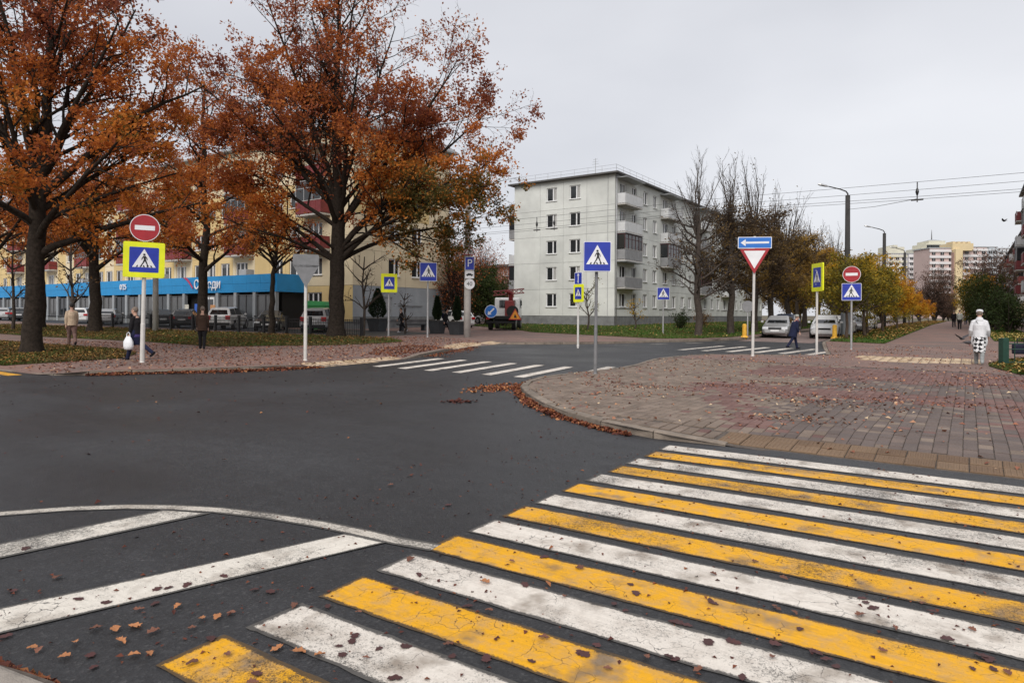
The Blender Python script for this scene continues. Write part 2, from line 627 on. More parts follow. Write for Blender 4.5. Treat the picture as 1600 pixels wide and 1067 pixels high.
DROPS = [((-2.3, 8.7), (14, 8.7), .1, 1.5), ((-16.6, 13.9), (-16.7, 17.2), .25, 1.3), ((-60, 7.1), (-20.6, 7.2), .3, 1.6),
         ((-18.9, 23), (-19.9, 26.6), .25, 1.3), ((-5.1, 29.6), (-5.7, 34), .3, 1.6)]


def lift(x, y):                                    # height of the pavement above the road: 12 cm, down to 1 cm at the dropped kerbs
    w = 0
    for a, b, r0, r1 in DROPS:
        w = max(w, min(1, max(0, (r1 - seg_dist(x, y, a, b)) / (r1 - r0))))
    return 0.12 - 0.108 * w


def gz(x, y):                                      # top of the pavement
    return terr(x, y) + lift(x, y)


def sheet(name, pts, mat, zf, xs=(), ys=(), sides=0.0):
    bm = bmesh.new()
    vs = [bm.verts.new((p[0], p[1], 0)) for p in pts]
    for tri in tessellate_polygon([[Vector((p[0], p[1], 0)) for p in pts]]):
        try: bm.faces.new([vs[i] for i in tri])
        except ValueError: pass
    def cut(co, no):
        bmesh.ops.bisect_plane(bm, geom=bm.verts[:] + bm.edges[:] + bm.faces[:], plane_co=co, plane_no=no, dist=1e-4)
    for d in (20, 80):
        cut((-ST * d, CT * d, 0), (-ST, CT, 0))
    for x in xs: cut((x, 0, 0), (1, 0, 0))
    for y in ys: cut((0, y, 0), (0, 1, 0))
    for v in bm.verts: v.co.z = zf(v.co.x, v.co.y)
    bmesh.ops.recalc_face_normals(bm, faces=bm.faces)
    if sum(f.normal.z for f in bm.faces) < 0: bmesh.ops.reverse_faces(bm, faces=bm.faces)
    me = bpy.data.meshes.new(name)
    bm.to_mesh(me)
    bm.free()
    me.materials.append(mat)
    return inst(name, me)


RBLOCK = [(14, 8.72), (-2.6, 8.70), (-3.3, 8.62), (-3.9, 8.68), (-4.55, 8.93), (-5.45, 9.45), (-6.4, 10.2), (-7.35, 11.15), (-8.15, 12.1), (-8.65, 13.0),
          (-8.95, 13.9), (-8.97, 15.2), (-8.85, 16.4), (-8.6, 17.8), (-8.7, 19.3), (-9.0, 20.8), (-9.2, 22.5), (-8.95, 24.3), (-8.3, 25.9), (-7.2, 26.6),
          (-6.0, 27.2), (-5.2, 28.6), (-4.9, 30.2), (-5.2, 32), (-5.6, 34), (-6.0, 36), (-6.6, 39.5), (-6.9, 44), (-7.1, 60), (-7.1, 165), (90, 165), (90, 8.72)]
LBLOCK = [(-170, 7.0), (-23.8, 7.1), (-20.5, 7.3), (-19.4, 7.75), (-18.9, 8.8), (-18.3, 9.65), (-17.6, 10.7), (-17.0, 12), (-16.65, 13.2), (-16.6, 14.3),
          (-16.6, 15.7), (-16.7, 17), (-17.0, 18.5), (-17.9, 20.6), (-18.8, 22.8), (-19.5, 24.6), (-19.9, 26.3), (-19.6, 27.7), (-18.2, 29), (-16.8, 30.6),
          (-15.6, 32.2), (-14.5, 34.9), (-13.2, 37), (-12.2, 39), (-11.5, 42), (-11.4, 48), (-11.6, 60), (-11.6, 165), (-170, 165)]
NBLOCK = [(-12, .85), (-3.95, 1.10), (-3.67, 1.16), (-3.5, 1.205), (-3.3, 1.245), (-3.1, 1.22), (-2.9, 1.05), (-2.6, .75), (14, .7), (14, -8), (-12, -8)]

ground = sheet("ground", [(-1600, -900), (1600, -900), (1600, 1900), (-1600, 1900)], M['soil'], lambda x, y: terr(x, y) - .06)
tag(ground, "brown earth and dry turf reaching to the horizon", "ground", kind="structure")
road = sheet("road", [(-175, -14), (60, -14), (60, 170), (-175, 170)], M['asphalt'], lambda x, y: terr(x, y))
tag(road, "dark asphalt road junction with painted crossings", "road", kind="structure")

half = lambda a, b: [a + .5 * i for i in range(int((b - a) / .5) + 1)]
pave_r = sheet("pavement", RBLOCK, M['joint'], lambda x, y: gz(x, y) - .014, half(-9, 4), half(8.75, 12) + half(27, 36))
tag(pave_r, "paved corner with grey and red blocks beside the yellow and white crossing", "pavement", kind="structure")
pave_l = sheet("pavement", LBLOCK, M['paving_far'], gz, half(-24, -15), half(7.5, 30))
tag(pave_l, "reddish block pavement on the far side under the oaks", "pavement", kind="structure")
pave_n = sheet("pavement", NBLOCK, M['joint'], lambda x, y: .088)
tag(pave_n, "grey pavement corner at the near end of the crossing", "pavement", kind="structure")
# far part of the right-hand pavement: too far off to tell its blocks apart
far_r = sheet("paving_field", [(-8.7, 23.05), (-8.8, 24.2), (-8.15, 25.75), (-7.1, 26.4), (-5.9, 27.0), (-5.0, 28.5), (-4.7, 30.2), (-5.0, 32), (-5.4, 34), (-5.8, 36), (-6.4, 39.5), (-6.7, 44), (-6.9, 60), (-6.9, 165), (80, 165), (80, 8.9), (2.75, 8.9), (2.75, 23.05)],
              M['paving_far'], lambda x, y: gz(x, y) - .002, half(-9, 3), half(9, 11) + half(27, 36))
far_r.parent = pave_r
drive = sheet("driveway", [(-11.3, 40), (-7.2, 40), (-7.3, 60), (-7.3, 160), (-11.4, 160), (-11.2, 48)], M['path_paving'], lambda x, y: terr(x, y) + .006)
tag(drive, "brownish driveway where cars are parked under the trees", "driveway", kind="structure")
parking = sheet("parking_lot", [(-29, 28.2), (-29.5, 34.9), (-40, 35), (-41, 32.6), (-150, 32.6), (-150, 27.6), (-60, 27.2), (-40, 27.2)], M['asphalt'], lambda x, y: gz(x, y) + .006)
tag(parking, "asphalt parking strip in front of the blue shop", "parking lot", kind="structure")


def resample(pts, step):
    out, acc = [pts[0]], 0.0
    for a, b in zip(pts, pts[1:]):
        L = math.hypot(b[0] - a[0], b[1] - a[1])
        t = step - acc
        while t <= L:
            out.append((a[0] + (b[0] - a[0]) * t / L, a[1] + (b[1] - a[1]) * t / L))
            t += step
        acc = L - (t - step)
    return out


def kerb(pts, step, label, mat, zf, width=.16, inside=1):
    root = empty("kerb", (0, 0, 0), 0, label, "kerb")
    tag(root, kind="structure")
    P = resample(pts, step)
    for i in range(len(P) - 1):
        a, b = P[i], P[i + 1]
        L = math.hypot(b[0] - a[0], b[1] - a[1])
        ux, uy = (b[0] - a[0]) / L, (b[1] - a[1]) / L
        nx, ny = uy * inside, -ux * inside                      # towards the pavement
        g = .012
        j = rng.uniform(-.008, .008)
        vs = []
        for (px_, py_) in ((a[0] + ux * g, a[1] + uy * g), (b[0] - ux * g, b[1] - uy * g)):
            zt = zf(px_, py_) + .006 + j
            zb = terr(px_, py_) - .12
            w = width
            prof = [(0, zb), (0, zt - .03), (.012, zt - .008), (.035, zt), (w, zt), (w, zb)]
            vs += [(px_ + nx * q, py_ + ny * q, z) for q, z in prof]
        mb = MB()
        fs = [(k, (k + 1) % 6, (k + 1) % 6 + 6, k + 6) for k in range(6)] + [(5, 4, 3, 2, 1, 0), (6, 7, 8, 9, 10, 11)]
        mb.add([(v_[0] - a[0], v_[1] - a[1], v_[2]) for v_ in vs], fs)
        mb.build("kerb_stone", mat, root, (a[0], a[1], 0))
    return root


kerb(RBLOCK[1:30][:28] + [(-7.1, 70)], 1.0, "concrete kerb curving round the paved corner at the right", M['kerb'], gz)
kerb([(-34, 7.05)] + LBLOCK[1:26] + [(-11.5, 70)], 1.0, "long kerb along the far pavement with leaves in its gutter", M['kerb'], gz, inside=-1)
kerb(NBLOCK[:8], .8, "pale kerb at the lower left edge close to the camera", M['kerb_near'], lambda x, y: .10)


def inview(x, y, z=0.1, pad=0):
    d = depth_of(x, y)
    if d < .5: return False
    rr = CT * x + ST * y
    px, py = 800 + FPX * rr / d, HOR + FPX * (CAM_H - z) / d
    return -pad < px < 1600 + pad and py < 1067 + pad


# ---- tactile tiles at the dropped kerb
def tile_mesh(w, mat, ribs=6):
    mb = MB()
    mb.box((0, 0, -.015), (w - .012, w - .012, .03))
    for k in range(ribs):
        x = -w / 2 + w * (k + .5) / ribs
        mb.box((x, 0, .0025), (w / ribs * .45, w - .05, .006), taper=.85)
    return mb.mesh("tactile_tile", mat)


tm = tile_mesh(.31, M['tile_tan'])
for row in range(2):
    for i in range(16):
        x, y = -2.62 + .31 * i, 8.99 + .31 * row
        o = inst("tactile_tile", tm, pave_r, (x + rng.uniform(-.004, .004), y + rng.uniform(-.004, .004), gz(x, y) + rng.uniform(-.004, .003)),
                 (math.atan2(lift(x, y + .15) - lift(x, y - .15), .3), rng.uniform(-.01, .01), rng.uniform(-.012, .012)))
# ---- block paving
def red_at(x, y):
    if 14.0 + .12 * (x + 2) < y < 15.9 and x > -5.2: return True
    if 18.4 < y < 22.4 and x > -5.8 + .1 * y * .3: return True
    if abs((x + 2.75) + .42 * (y - 10.4)) < .34 and 9.7 < y < 14.2: return True
    if x > .42 and y < 14 and (y > 11.2 or x > .8): return True
    return False


cells = []
PW, PL = .155, .205
for i in range(-60, 18):
    off = rng.choice((0, 0, .1025))
    for j in range(0, 72):
        x, y = i * PW + .03, 9.42 + off + j * PL + PL / 2
        if y < 9.47 and -2.78 < x < 2.4: continue
        if y < 9.57 and -2.78 < x < 2.4: y = max(y, 9.57)
        if not (inpoly(x - .2, y - .1, RBLOCK) and inpoly(x - .14, y + .1, RBLOCK) and inpoly(x, y - .24, RBLOCK)): continue
        if x > 2.7 or y > 23: continue
        cells.append((x, y))
for i in range(-40, -17):                              # the wedge left of the tactile tiles
    for j in range(3):
        x, y = i * PW + .03, 8.72 + j * PL + PL / 2
        if x < -2.82 and y < 9.42 and inpoly(x - .1, y - .2, RBLOCK) and inpoly(x + .1, y - .2, RBLOCK): cells.append((x, y))
vis_cells = sorted([c for c in cells if inview(c[0], c[1], .1, 4)], key=lambda c: depth_of(*c))
single = vis_cells[:300]
rest = vis_cells[300:] + [c for c in cells if not inview(c[0], c[1], .1, 4)]
mbp = MB()
mbp.bbox((0, 0, -.025), (PW - .007, PL - .007, .05), .005)
pav_meshes = {}
for key in ('paver_grey', 'paver_tan', 'paver_red'):
    mb = MB()
    w, h = (PW - .007) / 2, (PL - .007) / 2
    t = .006
    mb.add([(-w, -h, -.05), (w, -h, -.05), (w, h, -.05), (-w, h, -.05), (-w, -h, -t), (w, -h, -t), (w, h, -t), (-w, h, -t),
            (-w + t, -h + t, 0), (w - t, -h + t, 0), (w - t, h - t, 0), (-w + t, h - t, 0)],
           [(0, 1, 5, 4), (1, 2, 6, 5), (2, 3, 7, 6), (3, 0, 4, 7), (4, 5, 9, 8), (5, 6, 10, 9), (6, 7, 11, 10), (7, 4, 8, 11), (8, 9, 10, 11)])
    pav_meshes[key] = mb.mesh("paving_block", M[key])


def pkey(x, y):
    if red_at(x + rng.gauss(0, .16), y + rng.gauss(0, .3)) or rng.random() < .03: return 'paver_red'
    return 'paver_tan' if rng.random() < .12 or x + rng.gauss(0, .35) < -2.55 - .05 * (y - 9) + .3 * math.sin(y) or (y > 15.9 and x < -3.2) else 'paver_grey'


for x, y in single:
    inst("paving_block", pav_meshes[pkey(x, y)], pave_r, (x, y, gz(x, y) + rng.uniform(-.006, .006)),
         (math.atan2(lift(x, y + .1) - lift(x, y - .1), .2) + rng.uniform(-.012, .012), rng.uniform(-.015, .015), rng.uniform(-.02, .02)))
proto = np.array([v.co[:] for v in pav_meshes['paver_grey'].vertices], np.float32)
pf = np.array([f.vertices[:] for f in pav_meshes['paver_grey'].polygons], np.int32)
V, F, Tn, Fm = [], [], [], []
for q, (x, y) in enumerate(rest):
    p = proto + np.array([x, y, gz(x, y) + rng.uniform(-.004, .004)])
    p[:, 2] += (proto[:, 0] * rng.uniform(-.015, .015) + proto[:, 1] * (rng.uniform(-.015, .015) + (lift(x, y + .1) - lift(x, y - .1)) / .2))
    V.append(p)
    F.append(pf + q * len(proto))
    Tn.append(np.full(len(proto), rng.random()))
    Fm.append(np.full(len(pf), ('paver_grey', 'paver_tan', 'paver_red').index(pkey(x, y))))
me = np_mesh("paving_blocks", np.concatenate(V), np.concatenate(F), [M['paver_grey'], M['paver_tan'], M['paver_red']], {'tone': np.concatenate(Tn)}, np.concatenate(Fm))
tag(inst("block_paving", me, pave_r), kind="stuff")
# pale tactile strips farther off (tiles laid as fields)
def tile_field(pts, parent, mat, s=.3):
    xs = [p[0] for p in pts]
    ys = [p[1] for p in pts]
    V, F, Tn = [], [], []
    k = 0
    x = min(xs)
    while x < max(xs):
        y = min(ys)
        while y < max(ys):
            if inpoly(x + s / 2, y + s / 2, pts):
                g = .012
                c = [(x + g, y + g), (x + s - g, y + g), (x + s - g, y + s - g), (x + g, y + s - g)]
                V += [(a, b_, gz(a, b_) + .006) for a, b_ in c] + [(a, b_, gz(a, b_) - .01) for a, b_ in c]
                F += [(k, k + 1, k + 2, k + 3), (k + 4, k + 5, k + 1, k), (k + 5, k + 6, k + 2, k + 1), (k + 6, k + 7, k + 3, k + 2), (k + 7, k + 4, k, k + 3)]
                Tn += [rng.random()] * 8
                k += 8
            y += s
        x += s
    o = inst("tactile_paving", np_mesh("tactile_paving", V, F, mat, {'tone': Tn}), parent)
    tag(o, kind="stuff")
    return o


tile_field([(-3.5, 28.7), (-2.2, 28.9), (.35, 29.4), (.45, 27.0), (-1.3, 26.1), (-3.2, 26.3)], pave_r, M['tile_pale'])
tile_field([(-16.75, 13.3), (-16.72, 15.7), (-16.85, 17.4), (-17.5, 17.5), (-17.45, 13.4)], pave_l, M['tile_pale'])
tile_field([(-18.95, 22.9), (-19.7, 24.7), (-20.05, 26.3), (-19.8, 27.6), (-20.6, 27.9), (-21.0, 26.2), (-20.4, 24.2), (-19.7, 22.6)], pave_l, M['tile_pale'])

# ---- painted markings, each a thin sheet on the road
def marking(name, quad, mat, zo=.005, parent=None):
    """quad: 4 corners in order; an edge band carries the fray of the paint"""
    q = [Vector((p[0], p[1], 0)) for p in quad]
    L = max((q[1] - q[0]).length, .01)
    W = max((q[3] - q[0]).length, .01)
    near = depth_of(q[0].x, q[0].y) < 12
    st = .09 if near else .6
    us = sorted({0, min(.04 / L, .2), 1 - min(.04 / L, .2), 1} | {i / max(2, int(L / st)) for i in range(1, max(2, int(L / st)))})
    ws = [0, min(.035 / W, .3), 1 - min(.035 / W, .3), 1]
    wob = .0065 if near else 0
    vs, ed, fs = [], [], []
    for i, u in enumerate(us):
        for j, w in enumerate(ws):
            p = q[0] * (1 - u) * (1 - w) + q[1] * u * (1 - w) + q[2] * u * w + q[3] * (1 - u) * w
            vs.append((p.x + rng.uniform(-wob, wob), p.y + rng.uniform(-wob, wob), terr(p.x, p.y) + zo))
            ed.append(0.0 if i in (0, len(us) - 1) or j in (0, 3) else 1.0)
    for i in range(len(us) - 1):
        for j in range(3):
            fs.append((i * 4 + j, (i + 1) * 4 + j, (i + 1) * 4 + j + 1, i * 4 + j + 1))
    me = np_mesh(name, vs, fs, mat, {'edge': ed})
    clean = me.polygons[0].normal.z
    if clean < 0: me.flip_normals()
    return inst(name, me, parent)


for k in range(14):
    top = 2.02 + .4854 * k
    bot = top - .372
    x0 = -3.235 + rng.uniform(-.012, .012)
    marking("crossing_stripe", [(x0, bot), (2.6, bot + .16), (2.6, top + .16), (x0 - .01, top)], M['paint_white'] if k % 2 else M['paint_yellow'], .005, road)
for i in range(7):
    x = -15.45 + 1.09 * i
    y0 = 14.75 if i < 6 else 15.6
    marking("crossing_stripe", [(x - .2, y0), (x + .2, y0), (x - .4, y0 + 3.85), (x - .8, y0 + 3.85)], M['paint_white'], .005, road)
for i in range(6):
    x = -10.9 + 1.08 * i
    marking("crossing_stripe", [(x - .2, 29.3 + .1 * i), (x + .2, 29.3 + .1 * i), (x + .75, 34 + .1 * i), (x + .35, 34 + .1 * i)], M['paint_white'], .005, road)
for (xa, ya), (xb, yb) in (((-15.2, 31.2), (-14.4, 31.9)), ((-14.0, 33.0), (-13.3, 33.9)), ((-12.9, 35.3), (-12.2, 36.3)), ((-11.9, 37.4), (-11.3, 38.6))):
    marking("lane_dash", [(xa, ya), (xb, yb), (xb + .2, yb - .15), (xa + .2, ya - .15)], M['paint_thin'], .005, road)
for k in range(6):
    y = 6.7 - .97 * k / 2
    marking("crossing_stripe", [(-27, y), (-20.75 + .05 * k, y), (-20.75 + .05 * k, y + .37), (-27, y + .37)], M['paint_yellow'] if k % 2 == 0 else M['paint_white'], .005, road)
arc = [(-7.6, .6), (-7.2, 1.4), (-6.72, 2.12), (-6.42, 2.52), (-6.07, 2.85), (-5.71, 3.08), (-5.35, 3.25), (-4.85, 3.41), (-4.31, 3.52), (-3.9, 3.57), (-3.53, 3.60), (-3.2, 3.66)]
for a, b_, c_ in zip(arc, arc[1:], arc[2:] + [(-2.87, 3.72)]):
    pass
vs, ed, fs = [], [], []
for i, p in enumerate(arc):
    a, c_ = Vector(arc[max(i - 1, 0)]), Vector(arc[min(i + 1, len(arc) - 1)])
    t = (c_ - a).normalized()
    nn = Vector((-t.y, t.x))
    for q, e in ((-.080, 0), (-.045, 1), (.045, 1), (.080, 0)):
        vs.append((p[0] + nn.x * q, p[1] + nn.y * q, .0055))
        ed.append(e)
for i in range(len(arc) - 1):
    for j in range(3): fs.append((i * 4 + j, (i + 1) * 4 + j, (i + 1) * 4 + j + 1, i * 4 + j + 1))
me = np_mesh("island_outline", vs, fs, M['paint_thin'], {'edge': ed})
if me.polygons[0].normal.z < 0: me.flip_normals()
inst("island_outline", me, road)
marking("island_hatch", [(-6.05, .3), (-5.71, .3), (-5.30, 3.17), (-5.72, 2.98)], M['paint_speck'], .008, road)
marking("island_hatch", [(-4.93, .3), (-4.52, .3), (-3.56, 3.525), (-3.98, 3.475)], M['paint_speck'], .008, road)

# ---- lawns
LAWNS = {
    'oak': [(-24.2, 7.7), (-23.1, 8.9), (-23.3, 10.7), (-25.0, 12.0), (-27.7, 12.6), (-32, 12.3), (-38, 12.0), (-70, 11.4), (-70, 7.5)],
    'fence': [(-70, 14.2), (-50, 15.2), (-42.7, 15.2), (-33.1, 16.3), (-27, 16.2), (-25.9, 17.8), (-24.0, 20.1), (-23.5, 22.5), (-23.8, 24.6), (-26.5, 26.4), (-29.6, 26.6), (-38, 25.6), (-43, 25.3), (-70, 23.5)],
    'white': [(-29, 43.0), (-26.2, 40.3), (-18.3, 37.9), (-15.0, 37.0), (-13.3, 38.9), (-12.3, 42), (-12.2, 48), (-12.3, 60), (-12.3, 150), (-29.2, 150), (-29.2, 60.3), (-42, 60.3), (-42, 52)],
    'park': [(-6.4, 40.6), (-3.62, 39.6), (-3.62, 160), (-6.9, 160), (-6.8, 60), (-6.7, 46)],
    'right': [(.55, 26.0), (1.1, 23.2), (2.0, 21.6), (9, 21.0), (9, 30.5), (1.75, 30.5), (.9, 28.2)],
    'right_far': [(1.25, 47.5), (3.6, 47), (3.6, 160), (1.25, 160)],
}
LTXT = {'oak': "leaf-strewn lawn strip around the big oak at the left edge", 'fence': "yellowed lawn in front of the black fence", 'white': "green lawn in front of the white apartment block",
        'park': "narrow leafy lawn between the driveway and the long path", 'right': "small grass patch with the green fence", 'right_far': "lawn along the right side of the long path"}
for key, P in LAWNS.items():
    o = sheet("lawn", P, M['turf'], lambda x, y: gz(x, y) + .02)
    tag(o, LTXT[key], "lawn", kind="structure")
    LAWNS[key] = (P, o)


def sample(P, n, bias=None):
    xs = np.array([p[0] for p in P])
    ys = np.array([p[1] for p in P])
    out = []
    while len(out) < n:
        x, y = rng.uniform(xs.min(), xs.max()), rng.uniform(ys.min(), ys.max())
        if inpoly(x, y, P) and inview(x, y, .1, 30) and (bias is None or rng.random() < bias(x, y)): out.append((x, y))
    return out


def grass(key, n, h=.09, greens=.5, nearbias=True):
    P, par = LAWNS[key]
    pts = sample(P, n, (lambda x, y: min(1, (26 / depth_of(x, y)) ** 1.6)) if nearbias else None)
    a = np.array([(x, y, gz(x, y) + .015) for x, y in pts])
    th = nrng.uniform(0, 2 * np.pi, n)
    d = np.array([depth_of(x, y) for x, y in pts])
    w = (.012 + .0005 * d)[:, None]
    side = np.stack([np.cos(th), np.sin(th), 0 * th], 1) * w
    hh = (h * nrng.uniform(.5, 1.4, n))[:, None]
    lean = np.stack([nrng.normal(0, .5, n), nrng.normal(0, .5, n), np.ones(n)], 1) * hh
    V = np.stack([a - side, a + side, a + lean], 1).reshape(-1, 3)
    patch = np.array([.5 + .5 * math.sin(x * .9 + 1.7 * math.sin(y * .7)) for x, y in pts])
    tone = np.clip(greens + (patch - .5) * .7 + nrng.normal(0, .2, n), 0, 1)
    o = inst("grass", np_mesh("grass", V, np.arange(3 * n).reshape(-1, 3), M['grass'], {'tone': np.repeat(tone, 3)}), None)
    return tag(o, LTXT[key].replace("lawn", "grass", 1) + ", short blades", "grass", kind="stuff")


grass('oak', 26000, .08, .16)
grass('fence', 30000, .09, .14)
grass('white', 30000, .10, .8)
grass('park', 12000, .10, .75)
grass('right', 7000, .08, .7)
grass('right_far', 9000, .10, .85)


def leaf_cloud(pos, size, tone, up=1.0, curl=.25):
    """flat four-cornered fallen leaves with a fold"""
    n = len(pos)
    th = nrng.uniform(0, 2 * np.pi, n)
    nx, ny = nrng.normal(0, curl, n), nrng.normal(0, curl, n)
    N = np.stack([nx, ny, np.ones(n) * up], 1)
    N /= np.linalg.norm(N, axis=1, keepdims=True)
    A = np.stack([np.cos(th), np.sin(th), 0 * th], 1)
    A -= N * (A * N).sum(1, keepdims=True)
    A /= np.linalg.norm(A, axis=1, keepdims=True)
    B = np.cross(N, A)
    s = size[:, None]
    fold = N * s * nrng.uniform(.05, .35, n)[:, None]
    wq = nrng.uniform(.45, .75, n)[:, None]
    V = np.stack([pos - A * s * .5, pos + B * s * .5 * wq + fold + A * s * .08, pos + A * s * .5, pos - B * s * .5 * wq + fold + A * s * .08], 1).reshape(-1, 3)
    i = np.arange(n)[:, None] * 4
    F = np.concatenate([i + np.array([[0, 2, 1]]), i + np.array([[0, 3, 2]])], 0)
    return V, F, np.repeat(tone, 4)


def litter(name, pts, size, mat, label, parent=None, tone=(.5, .28), h=.012, curl=.25, zf=None):
    pos = np.array([(p[0], p[1], (zf or gz)(p[0], p[1]) + (p[2] if len(p) > 2 else h * rng.uniform(.7, 2))) for p in pts])
    n = len(pos)
    V, F, T_ = leaf_cloud(pos, nrng.uniform(size[0], size[1], n), np.clip(nrng.normal(tone[0], tone[1], n), 0, 1), 1, curl)
    o = inst(name, np_mesh(name, V, F, mat, {'tone': T_}), parent)
    return tag(o, label, "fallen leaves", kind="stuff")


litter("fallen_leaves", sample(LAWNS['oak'][0], 5200), (.06, .13), M['litter_lawn'], "yellow and brown leaves lying on the lawn round the big oak", h=.05, tone=(.38, .26))
litter("fallen_leaves", sample(LAWNS['fence'][0], 7000), (.07, .14), M['litter_lawn'], "brown leaves lying on the lawn before the black fence", h=.06, tone=(.36, .26))
litter("fallen_leaves", sample(LAWNS['white'][0], 1800), (.10, .2), M['litter_lawn'], "scattered yellow leaves on the lawn of the white block", tone=(.85, .15), h=.08)
litter("fallen_leaves", sample(LAWNS['park'][0], 5200, lambda x, y: 1 if 43 < y else .12), (.10, .2), M['litter_lawn'], "orange leaf carpet under the row of young maples", tone=(.62, .25), h=.08)
litter("fallen_leaves", sample(LAWNS['right'][0], 500), (.08, .15), M['litter_lawn'], "leaves on the grass by the green fence", tone=(.7, .2), h=.06)
litter("fallen_leaves", sample(LAWNS['right_far'][0], 900, lambda x, y: 1 if y < 62 else .1), (.10, .2), M['litter_lawn'], "yellow leaves on the lawn right of the path", tone=(.9, .15), h=.08)
# leaves on the paving: a thin scatter with drifts
def rb(x, y):
    return .16 + .84 * max(0, math.sin(x * 1.3 + math.sin(y * .8) * 2) * math.sin(y * 1.1 + x * .4)) ** 2
RB_ = [p for p in RBLOCK if p[1] < 41] + [(1.2, 41), (3, 8.72)]
litter("fallen_leaves", [p for p in sample(RB_, 2600, rb) if p[1] > 9], (.035, .10), M['litter_path'], "dry leaves and scraps strewn over the paved corner", h=.006, curl=.35)
drifts = [(-6.0, 13.6, .75, .35, 170), (-4.6, 14.9, .5, .25, 100), (-3.4, 16.3, 1.2, .12, 160), (-1.8, 13.0, .8, .3, 120), (-2.3, 10.8, .5, .2, 70), (-1.3, 14.2, 1.6, .25, 220), (.2, 14.6, .6, .1, 60), (-1.2, 18.9, 2, .3, 160), (.9, 20.5, .8, .8, 160)]
dp = []
for cx, cy, sx, sy, nn in drifts:
    dp += [(rng.gauss(cx, sx), rng.gauss(cy, sy)) for _ in range(nn)]
litter("fallen_leaves", dp, (.03, .075), M['litter_path'], "small drifts of brown leaves on the paved corner", tone=(.34, .28), h=.006, curl=.4)
LB_ = [(-16.9, 13), (-17.1, 18), (-19.5, 24), (-20.5, 27), (-26, 30), (-30, 27), (-24, 24), (-24, 20), (-26, 17), (-33, 15.5), (-40, 14), (-38, 12.5), (-28, 12.9), (-24.5, 11.5), (-23, 9), (-24, 7.6), (-20, 7.5), (-18.8, 9.5)]
litter("fallen_leaves", sample(LB_, 4200), (.05, .12), M['litter_path'], "pinkish brown leaves covering the far pavement", tone=(.42, .25), h=.01)
litter("fallen_leaves", sample([(-17.0, 17.6), (-19.2, 23), (-21.2, 22.6), (-21, 20), (-18.2, 17)], 900), (.06, .13), M['litter_road'], "reddish leaf drift beside the pale tactile strip", tone=(.45, .2), h=.012)


def gutter(pts, n, w, hmax, label, t0=.0, t1=1.0):
    segs = resample(pts, .1)
    out = []
    for _ in range(n):
        i = int(rng.uniform(t0, t1) * (len(segs) - 2))
        a, b = segs[i], segs[i + 1]
        u = rng.random()
        tx, ty = b[0] - a[0], b[1] - a[1]
        L = math.hypot(tx, ty) + 1e-9
        clump = .45 + .55 * abs(math.sin(i * .23) * math.cos(i * .071 + 1))
        q = abs(rng.gauss(0, w)) * clump + .03
        hh = max(.006, hmax * (1 - q / (w * 2.6))) * rng.random() * clump + .008
        out.append((a[0] + tx * u - ty / L * q, a[1] + ty * u + tx / L * q, hh))
    return litter("leaf_drift", out, (.04, .09), M['litter_road'], label, tone=(.40, .27), curl=.8, zf=terr)


gutter(RBLOCK[3:11], 2300, .10, .085, "orange brown oak leaves heaped along the kerb of the paved corner")
dp = [(rng.gauss(-8.85, .28), rng.gauss(12.3, .45), rng.uniform(.006, .025)) for _ in range(420)]
litter("leaf_drift", dp, (.05, .10), M['litter_road'], "leaf heap spreading onto the road at the tip of the corner", tone=(.6, .27), curl=.7, zf=terr)
gutter(list(reversed(LBLOCK[3:10])), 2300, .22, .10, "band of pale orange leaves in the gutter below the far kerb", .12, .98)
gutter(list(reversed(LBLOCK[12:16])), 600, .5, .04, "red brown leaves along the far kerb by the zebra crossing")
gutter([(-5, 1.05), (-3.95, 1.10), (-3.5, 1.205), (-3.1, 1.22), (-2.8, .95)], 700, .05, .06, "curled leaves against the near kerb")
rp = []
while len(rp) < 300:
    x, y = rng.uniform(-22, -2), rng.uniform(1.5, 14)
    if not inpoly(x, y, RBLOCK) and not inpoly(x, y, LBLOCK) and rng.random() < (.15 + .85 * (x < -9)): rp.append((x, y))
litter("fallen_leaves", rp, (.025, .07), M['litter_road'], "single small leaves and scraps scattered over the asphalt", tone=(.3, .3), h=.008, zf=terr)

# single oak leaves big enough to pick apart, lying on the road and the stripes
def oak_leaf(seed, mat):
    r_ = random.Random(seed)
    n = 22
    ring = []
    for i in range(n):
        t = 2 * math.pi * i / n
        lobes = 1 + .26 * math.cos(7 * t + seed) * (1 if abs(math.cos(t)) < .93 else .2) + r_.uniform(-.09, .09)
        x, y = .5 * math.cos(t) * (1 + .05 * r_.random()), .31 * math.sin(t) * lobes * (1.15 - .35 * math.cos(t))
        ring.append((x, y, .16 * (y * y) * 4 + .10 * r_.uniform(-1, 1) + .05 * math.sin(3 * x + seed)))
    mb = MB()
    vs = [(0, 0, -.02)] + ring + [(-.5, .012, 0), (-.72, .01, .05), (-.72, -.01, .05), (-.5, -.012, 0)]
    mb.add(vs, [(0, 1 + i, 1 + (i + 1) % n) for i in range(n)] + [(n + 1, n + 2, n + 3, n + 4)])
    return mb.mesh("oak_leaf", mat, smooth=True, fix=False)


